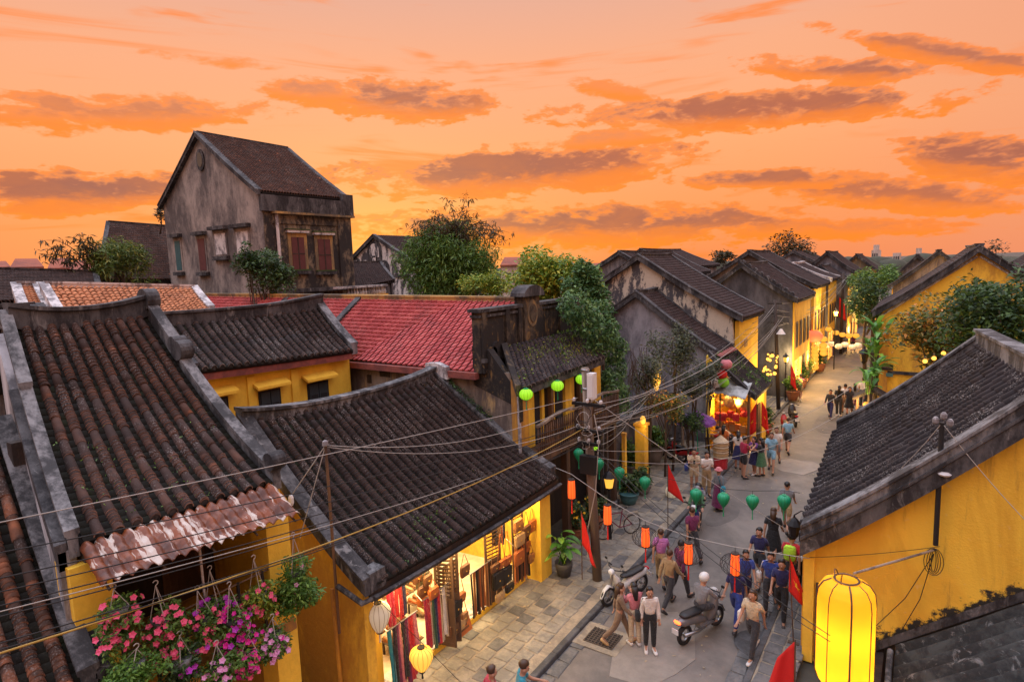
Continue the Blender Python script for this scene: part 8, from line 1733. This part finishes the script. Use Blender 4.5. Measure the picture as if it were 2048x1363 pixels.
def build_people():
    for P_ in PEOPLE:
        want(P_[3], 'body'); 
        if P_[6] in ('tshirt', 'longshirt'): want(P_[3], P_[6])
        if P_[8] in ('trousers', 'shorts'): want(P_[3], P_[8])
    flush(); bpy.data.collections.remove(TMP)
    for (label, loc, face, pose, h_, top, topk, bot, botk, hair, long, shoe, skin, extra, group) in PEOPLE:
        t = thing('person', label, 'person', loc, face, group=group, local=True); s_ = h_/1.70; t.scale = (s_, s_, s_); J = skeleton(pose)
        def add(me, nm, mat):
            o = bpy.data.objects.new(nm, me); COL.objects.link(o); o.parent = t; omat(o, mat); return o
        add(_pmesh[(pose, 'body')], 'body', skin)
        if topk in ('tshirt', 'longshirt'): add(_pmesh[(pose, topk)], 'shirt', top)
        if botk in ('trousers', 'shorts'): add(_pmesh[(pose, botk)], botk, bot)
        elif botk in ('skirt', 'longskirt'):
            m = MB(); pel, n = J['pel'], 20; L = .48 if botk == 'skirt' else .80
            kx = (J['kn0'] + J['kn1'])*.5; vs = []
            for j in range(6):
                v = j/5; rr = .135 + .13*v; c_ = J['waist'].lerp(pel, min(1, v*4)) if v < .25 else pel + V3((0, (kx.y - pel.y)*(v - .25)*.6, -L*(v - .25)/.75))
                for k in range(n): a = 2*math.pi*k/n; w2 = rr*(1 + .06*v*math.cos(5*a)); vs.append((c_.x + w2*1.05*math.cos(a), c_.y + w2*.85*math.sin(a), c_.z))
            m.add(vs, [(j*n + k, j*n + (k+1) % n, (j+1)*n + (k+1) % n, (j+1)*n + k) for j in range(5) for k in range(n)]); part(m, 'skirt', bot, t, True)
        h2 = J['h2']; d = (J['h3'] - J['neck']).normalized(); f_ = V3((0, d.z, -d.y)); c_ = h2 - f_*.022 + d*.025
        m = MB(); m.ball(c_, .092, .104, .098, 12, 8); vs = []
        for i_, v in enumerate(m.v):
            q = V3(v) - h2; fr = q.dot(f_); u_ = q.dot(d)
            if fr > .03 and u_ < .035: v = tuple(V3(v) - f_*(fr - .02)*1.2)
            vs.append(v)
        m.v = vs
        m.v = [tuple(V3(v) + V3((random.uniform(-.007, .007), random.uniform(-.007, .007), random.uniform(-.008, .006)))) for v in m.v]
        if long: m.tube([c_ - f_*.05, J['neck'] - f_*.085, J['chest'] - f_*.125 + d*.02], [.085, .085, .045], 8)
        part(m, 'hair', hair, t, True)
        m = MB(); fc = J['h1'] + f_*.0
        for s2 in (-1, 1): m.ball(J['h1'] + d*.035 + f_*.088 + V3((s2*.032, 0, 0)), .012, .008, .007, 6, 4)
        m.ball(J['h1'] - d*.022 + f_*.088, .024, .008, .006, 6, 4); part(m, 'face', 'face_mark', t)
        for i_ in '01':
            a, b = J['an' + i_], J['toe' + i_]; dd = (b - a); dd.z = 0; dd = dd.normalized() if dd.length > .01 else V3((0, 1, 0)); c2 = (a + b)*.5 + V3((0, 0, -.02)); m = MB()
            m.add(*[(q.v, q.f) for q in [loft([((0, -.12, -.005), .03, .04), ((0, -.09, .0), .05, .055), ((0, .02, -.01), .05, .045), ((0, .11, -.02), .05, .035), ((0, .15, -.03), .03, .02)], 8)]][0])
            ang = math.atan2(-dd.x, dd.y); pit = math.atan2((b - a).z + .035, .16); Mx = Matrix.Translation(c2) @ Matrix.Rotation(ang, 4, 'Z') @ Matrix.Rotation(pit, 4, 'X'); m.v = [tuple(Mx @ V3(v)) for v in m.v]; part(m, 'shoe', shoe, t, True)
        for e in extra:
            if e[0] == 'backpack': m = loft([((0, -.07, 0), .12, .17), ((0, -.03, 0), .15, .21), ((0, .05, 0), .15, .20), ((0, .08, 0), .12, .17)], 12, 4); q = J['chest'] - f_*.18 - d*.02; m.v = [tuple(V3(v) + q) for v in m.v]; part(m, 'backpack', e[1], t, True)
            elif e[0] == 'hat': m = MB(); q = J['h3'] - d*.035; m.lathe([(.17, -.01), (.18, .0), (.11, .02), (.10, .09), (.05, .12)], q, 14); part(m, 'hat', e[1], t, True)
            elif e[0] == 'conical': m = MB(); q = J['h3'] - d*.04; m.lathe([(.26, -.03), (.25, -.01), (.02, .17)], q, 16); part(m, 'hat', e[1], t, True)
            elif e[0] == 'helmet': m = MB(); m.ball(J['h2'] + d*.02, .125, .14, .125, 12, 8); part(m, 'helmet', e[1], t, True)
            elif e[0] == 'bag': m = loft([((0, -.10, 0), .05, .10), ((0, -.06, 0), .08, .15), ((0, .06, 0), .08, .15), ((0, .10, 0), .05, .10)], 10, 4); q = J['hip1'] + V3((.20, -.02, .02)); m.v = [tuple(V3(v) + q) for v in m.v]; m.tube([q + V3((0, 0, .14)), J['sh1'] + V3((.02, .05, .05)), J['sh1'] + V3((-.08, -.1, .05)), q + V3((-.02, -.08, .12))], .012, 5); part(m, 'shoulder_bag', e[1], t, True)
            elif e[0] == 'phone': m = MB(); q = (J['pa0'] + J['pa1'])*.5 + V3((0, .04, .02)); m.box((q.x - .04, q.y - .01, q.z - .06), (q.x + .04, q.y + .01, q.z + .09)); part(m, 'phone', 'black_metal', t)
def face_to(dx, dy): return math.atan2(-dx, dy)      # local +Y turned to (dx, dy)
G = ground
person('woman in a loose brown patterned outfit walking beside the drain grate', G(1240, 1286), face_to(.8, .4), 'walk', 1.52, 'cloth_print', 'longshirt', 'cloth_print', 'trousers', 'hair_brown', True, 'leather_sand')
person('woman in a pale blouse and black wide trousers on the near road', G(1300, 1300), face_to(.5, -.8), 'stand', 1.52, 'cloth_white', 'longshirt', 'cloth_black', 'trousers', 'hair_black', True, 'shoe_white', extra=(('bag', 'cloth_black'),))
person('person in a pink shirt walking along the kerb', G(1322, 1166), face_to(-.3, .9), 'walk', 1.58, 'cloth_lilac', 'tshirt', 'cloth_khaki', 'trousers', 'hair_brown', False, 'shoe_dark')
person('person in dark clothes walking right of the pink shirt', G(1360, 1196), face_to(.4, .8), 'walk2', 1.60, 'cloth_plum', 'longshirt', 'cloth_dark', 'trousers')
person('person in a maroon top leaning by the kerb behind the pink shirt', G(1385, 1118), face_to(-.5, .6), 'walk', 1.62, 'cloth_plum', 'tshirt', 'cloth_dark', 'trousers', 'hair_brown')
person('woman with a white shoulder bag in the middle of the road', G(1505, 1312), face_to(-.2, -.9), 'walk', 1.62, 'cloth_cream', 'tshirt', 'cloth_dark', 'trousers', 'hair_brown', True, 'shoe_white', extra=(('bag', 'cloth_white'),))
person('man in blue at the front of the blue-shirted group', G(1472, 1252), face_to(-.1, -.9), 'walk', 1.60, 'cloth_navy', 'tshirt', 'cloth_blue', 'trousers')
person('person in a blue and white top within the blue-shirted group', G(1540, 1222), face_to(.1, -.9), 'walk2', 1.60, 'cloth_blue', 'tshirt', 'cloth_dark', 'trousers', extra=(('bag', 'cloth_white'),))
person('tall person in navy at the back of the blue-shirted group', G(1518, 1168), face_to(-.1, -.9), 'walk', 1.66, 'cloth_navy', 'tshirt', 'cloth_dark', 'shorts')
person('woman in a short black dress walking away up the road', G(1545, 1126), face_to(.0, 1), 'walk', 1.70, 'cloth_black', 'tshirt', 'cloth_black', 'skirt', 'hair_brown', True, 'shoe_white')
person('person with a lime backpack and red shirt near the right eave', G(1580, 1192), face_to(.05, 1), 'walk2', 1.72, 'cloth_red', 'tshirt', 'cloth_dark', 'trousers', extra=(('backpack', 'cloth_lime'),))
person('person in grey walking just beyond the black dress', G(1572, 1062), face_to(.0, 1), 'walk', 1.68, 'cloth_grey', 'tshirt', 'cloth_khaki', 'shorts')
person('rider in dark green sitting on the blue motorbike', tuple(V3(G(1392, 1058)) + V3((.03, .08, .70))), math.pi + .15, 'sit', 1.62, 'cloth_green', 'longshirt', 'cloth_dark', 'shorts', extra=(('helmet', 'paint_grey'),))
person('passenger with a blue backpack behind the motorbike rider', tuple(V3(G(1392, 1058)) + V3((-.04, .46, .70))), math.pi + .15, 'sit', 1.58, 'cloth_grey', 'tshirt', 'cloth_dark', 'trousers', extra=(('backpack', 'cloth_navy'), ('helmet', 'paint_black')))
person('rider in pale grey on the scooter with the glowing tail light', tuple(V3(G(1402, 1268)) + V3((.0, -.05, .70))), -.35, 'sit', 1.64, 'cloth_grey', 'longshirt', 'cloth_dark', 'trousers', extra=(('helmet', 'paint_white'),))
person('woman in a pink sun hat and dark red skirt at the kerb', G(1436, 1020), face_to(.5, .8), 'stand', 1.52, 'cloth_grey', 'longshirt', 'cloth_plum', 'longskirt', 'hair_black', False, extra=(('hat', 'cloth_pink'), ('bag', 'cloth_teal')))
person('man in tan clothes looking at a phone on the pavement', G(1388, 982, .14), face_to(.3, -.9), 'phone', 1.66, 'cloth_cream', 'tshirt', 'cloth_cream', 'shorts', extra=(('phone', ''), ('bag', 'cloth_blue')))
person('man in a white shirt and black vest with khaki trousers', G(1413, 992, .14), face_to(.5, -.8), 'cross', 1.70, 'cloth_white', 'tshirt', 'cloth_khaki', 'trousers', extra=(('backpack', 'cloth_black'),))
person('man in a red shirt and black shorts outside the souvenir shop', G(1487, 956), face_to(.6, .7), 'phone', 1.72, 'cloth_crimson', 'tshirt', 'cloth_black', 'shorts', extra=(('phone', ''),))
person('girl with a blue headband in a plum top beside the red shirt', G(1508, 948), face_to(-.5, -.7), 'phone', 1.58, 'cloth_purple', 'tshirt', 'cloth_navy', 'skirt', 'hair_black', True, 'shoe_white')
person('girl with long black hair in a dark green dress', G(1522, 952), face_to(-.8, .2), 'cross', 1.58, 'cloth_dark', 'tshirt', 'cloth_green', 'skirt', 'hair_black', True)
person('man in a light blue shirt walking past the souvenir shop', G(1542, 944), face_to(.1, -1), 'walk', 1.74, 'cloth_sky', 'tshirt', 'cloth_sky', 'shorts', 'hair_brown')
person('person in white walking close behind the light blue shirt', G(1552, 930), face_to(.1, -1), 'walk2', 1.70, 'cloth_white', 'tshirt', 'cloth_grey', 'shorts', 'hair_brown')
person('vendor in a cream shirt bending over the shop goods', G(1462, 912, .14), face_to(-.9, .1), 'bend', 1.66, 'cloth_cream', 'tshirt', 'cloth_black', 'trousers')
FG = 'strollers further up the street'
for i, (x, y, tp, tk, bt, bk, lg, ps, lab) in enumerate(((1660, 836, 'cloth_dark', 'longshirt', 'cloth_navy', 'trousers', False, 'walk', 'stroller in dark blue walking alone, leftmost of the far group'), (1677, 832, 'cloth_black', 'tshirt', 'cloth_dark', 'trousers', True, 'stand', 'stroller dressed all in black in the far group'), (1689, 828, 'cloth_white', 'tshirt', 'cloth_khaki', 'shorts', False, 'walk', 'stroller in a white top in the middle of the far group'), (1698, 830, 'cloth_dark', 'tshirt', 'cloth_black', 'skirt', True, 'walk2', 'woman with long hair in a dark dress in the far group'), (1708, 824, 'cloth_grey', 'tshirt', 'cloth_plum', 'skirt', True, 'walk', 'woman in grey, rightmost of the far group'), (1725, 815, 'cloth_white', 'tshirt', 'cloth_dark', 'trousers', False, 'stand', 'vendor in white beside the stall hut'), (1735, 822, 'cloth_white', 'longshirt', 'cloth_dark', 'trousers', True, 'stand', 'person in white at the stall hut counter'), (1600, 800, 'cloth_pink', 'tshirt', 'cloth_khaki', 'shorts', False, 'walk', 'stroller in a pale pink top by the left kerb'), (1655, 712, 'cloth_navy', 'longshirt', 'cloth_dark', 'trousers', False, 'stand', 'distant person in dark clothes below the white lanterns'), (1664, 712, 'cloth_dark', 'longshirt', 'cloth_navy', 'trousers', False, 'walk', 'second distant person below the white lanterns'), (1690, 706, 'cloth_grey', 'tshirt', 'cloth_dark', 'trousers', False, 'walk', 'distant stroller in grey in the middle of the road'), (1706, 704, 'cloth_plum', 'tshirt', 'cloth_dark', 'trousers', True, 'walk2', 'distant stroller in plum at the right of the road'))):
    person(lab, G(x, y), face_to(.05 if i % 2 else -.1, 1 if i % 3 else -1), ps, 1.62 + .06*(i % 3), tp, tk, bt, bk, 'hair_black', lg, 'shoe_white' if i % 2 else 'shoe_dark', group=FG)
person('person in dark blue striding beside the right wall', G(1562, 1240), face_to(.05, -1), 'walk', 1.62, 'cloth_navy', 'tshirt', 'cloth_black', 'trousers')
person('woman in pink holding a child-sized bag next to the patterned outfit', G(1270, 1290), face_to(-.6, .5), 'phone', 1.50, 'cloth_pink', 'longshirt', 'cloth_cream', 'trousers', 'hair_black', True, 'shoe_white')
person('person in brown between the pink shirt and the scooter', G(1338, 1215), face_to(.2, .9), 'walk', 1.58, 'cloth_khaki', 'longshirt', 'cloth_dark', 'trousers', 'hair_brown')
person('person in blue overalls just behind the white shoulder bag', G(1490, 1215), face_to(.3, -.9), 'walk2', 1.58, 'cloth_blue', 'tshirt', 'cloth_navy', 'trousers')
person('shopper in white with a lit blue toy outside the souvenir shop', G(1476, 938, .14), face_to(-.2, 1), 'phone', 1.62, 'cloth_white', 'tshirt', 'cloth_navy', 'skirt', 'hair_black', True)
person('shopper in orange looking into the souvenir shop', G(1447, 922, .14), face_to(.2, 1), 'stand', 1.60, 'cloth_orange', 'tshirt', 'cloth_dark', 'trousers', 'hair_black', True)
person('stroller in grey-blue following the light blue shirt', G(1575, 905), face_to(.0, 1), 'walk', 1.66, 'cloth_sky', 'tshirt', 'cloth_dark', 'shorts', 'hair_brown')
bk_ = copy_tree(bc); place(bk_, G(1050, 1478), -.9); bk_['label'] = 'bicycle at the bottom edge ridden by the teal-shirted cyclist'
person('cyclist in a teal shirt at the bottom edge of the picture', tuple(V3(G(1050, 1478)) + V3((-.03, -.12, .84))), -.9, 'sit', 1.66, 'cloth_teal', 'tshirt', 'cloth_dark', 'trousers', 'hair_brown')
person('person in dark red walking at the bottom edge beside the cyclist', G(985, 1490), face_to(.6, .8), 'walk', 1.62, 'cloth_crimson', 'tshirt', 'cloth_dark', 'trousers', 'hair_brown')
build_people()
m = MB(); p = G(1520, 1288); m.lathe([(.55, 0), (.58, .006), (.55, .012)], (p[0], p[1], .046), 24); solo(m, 'manhole_cover', 'kerb', 'dark iron manhole cover near the right kerb', 'manhole cover')
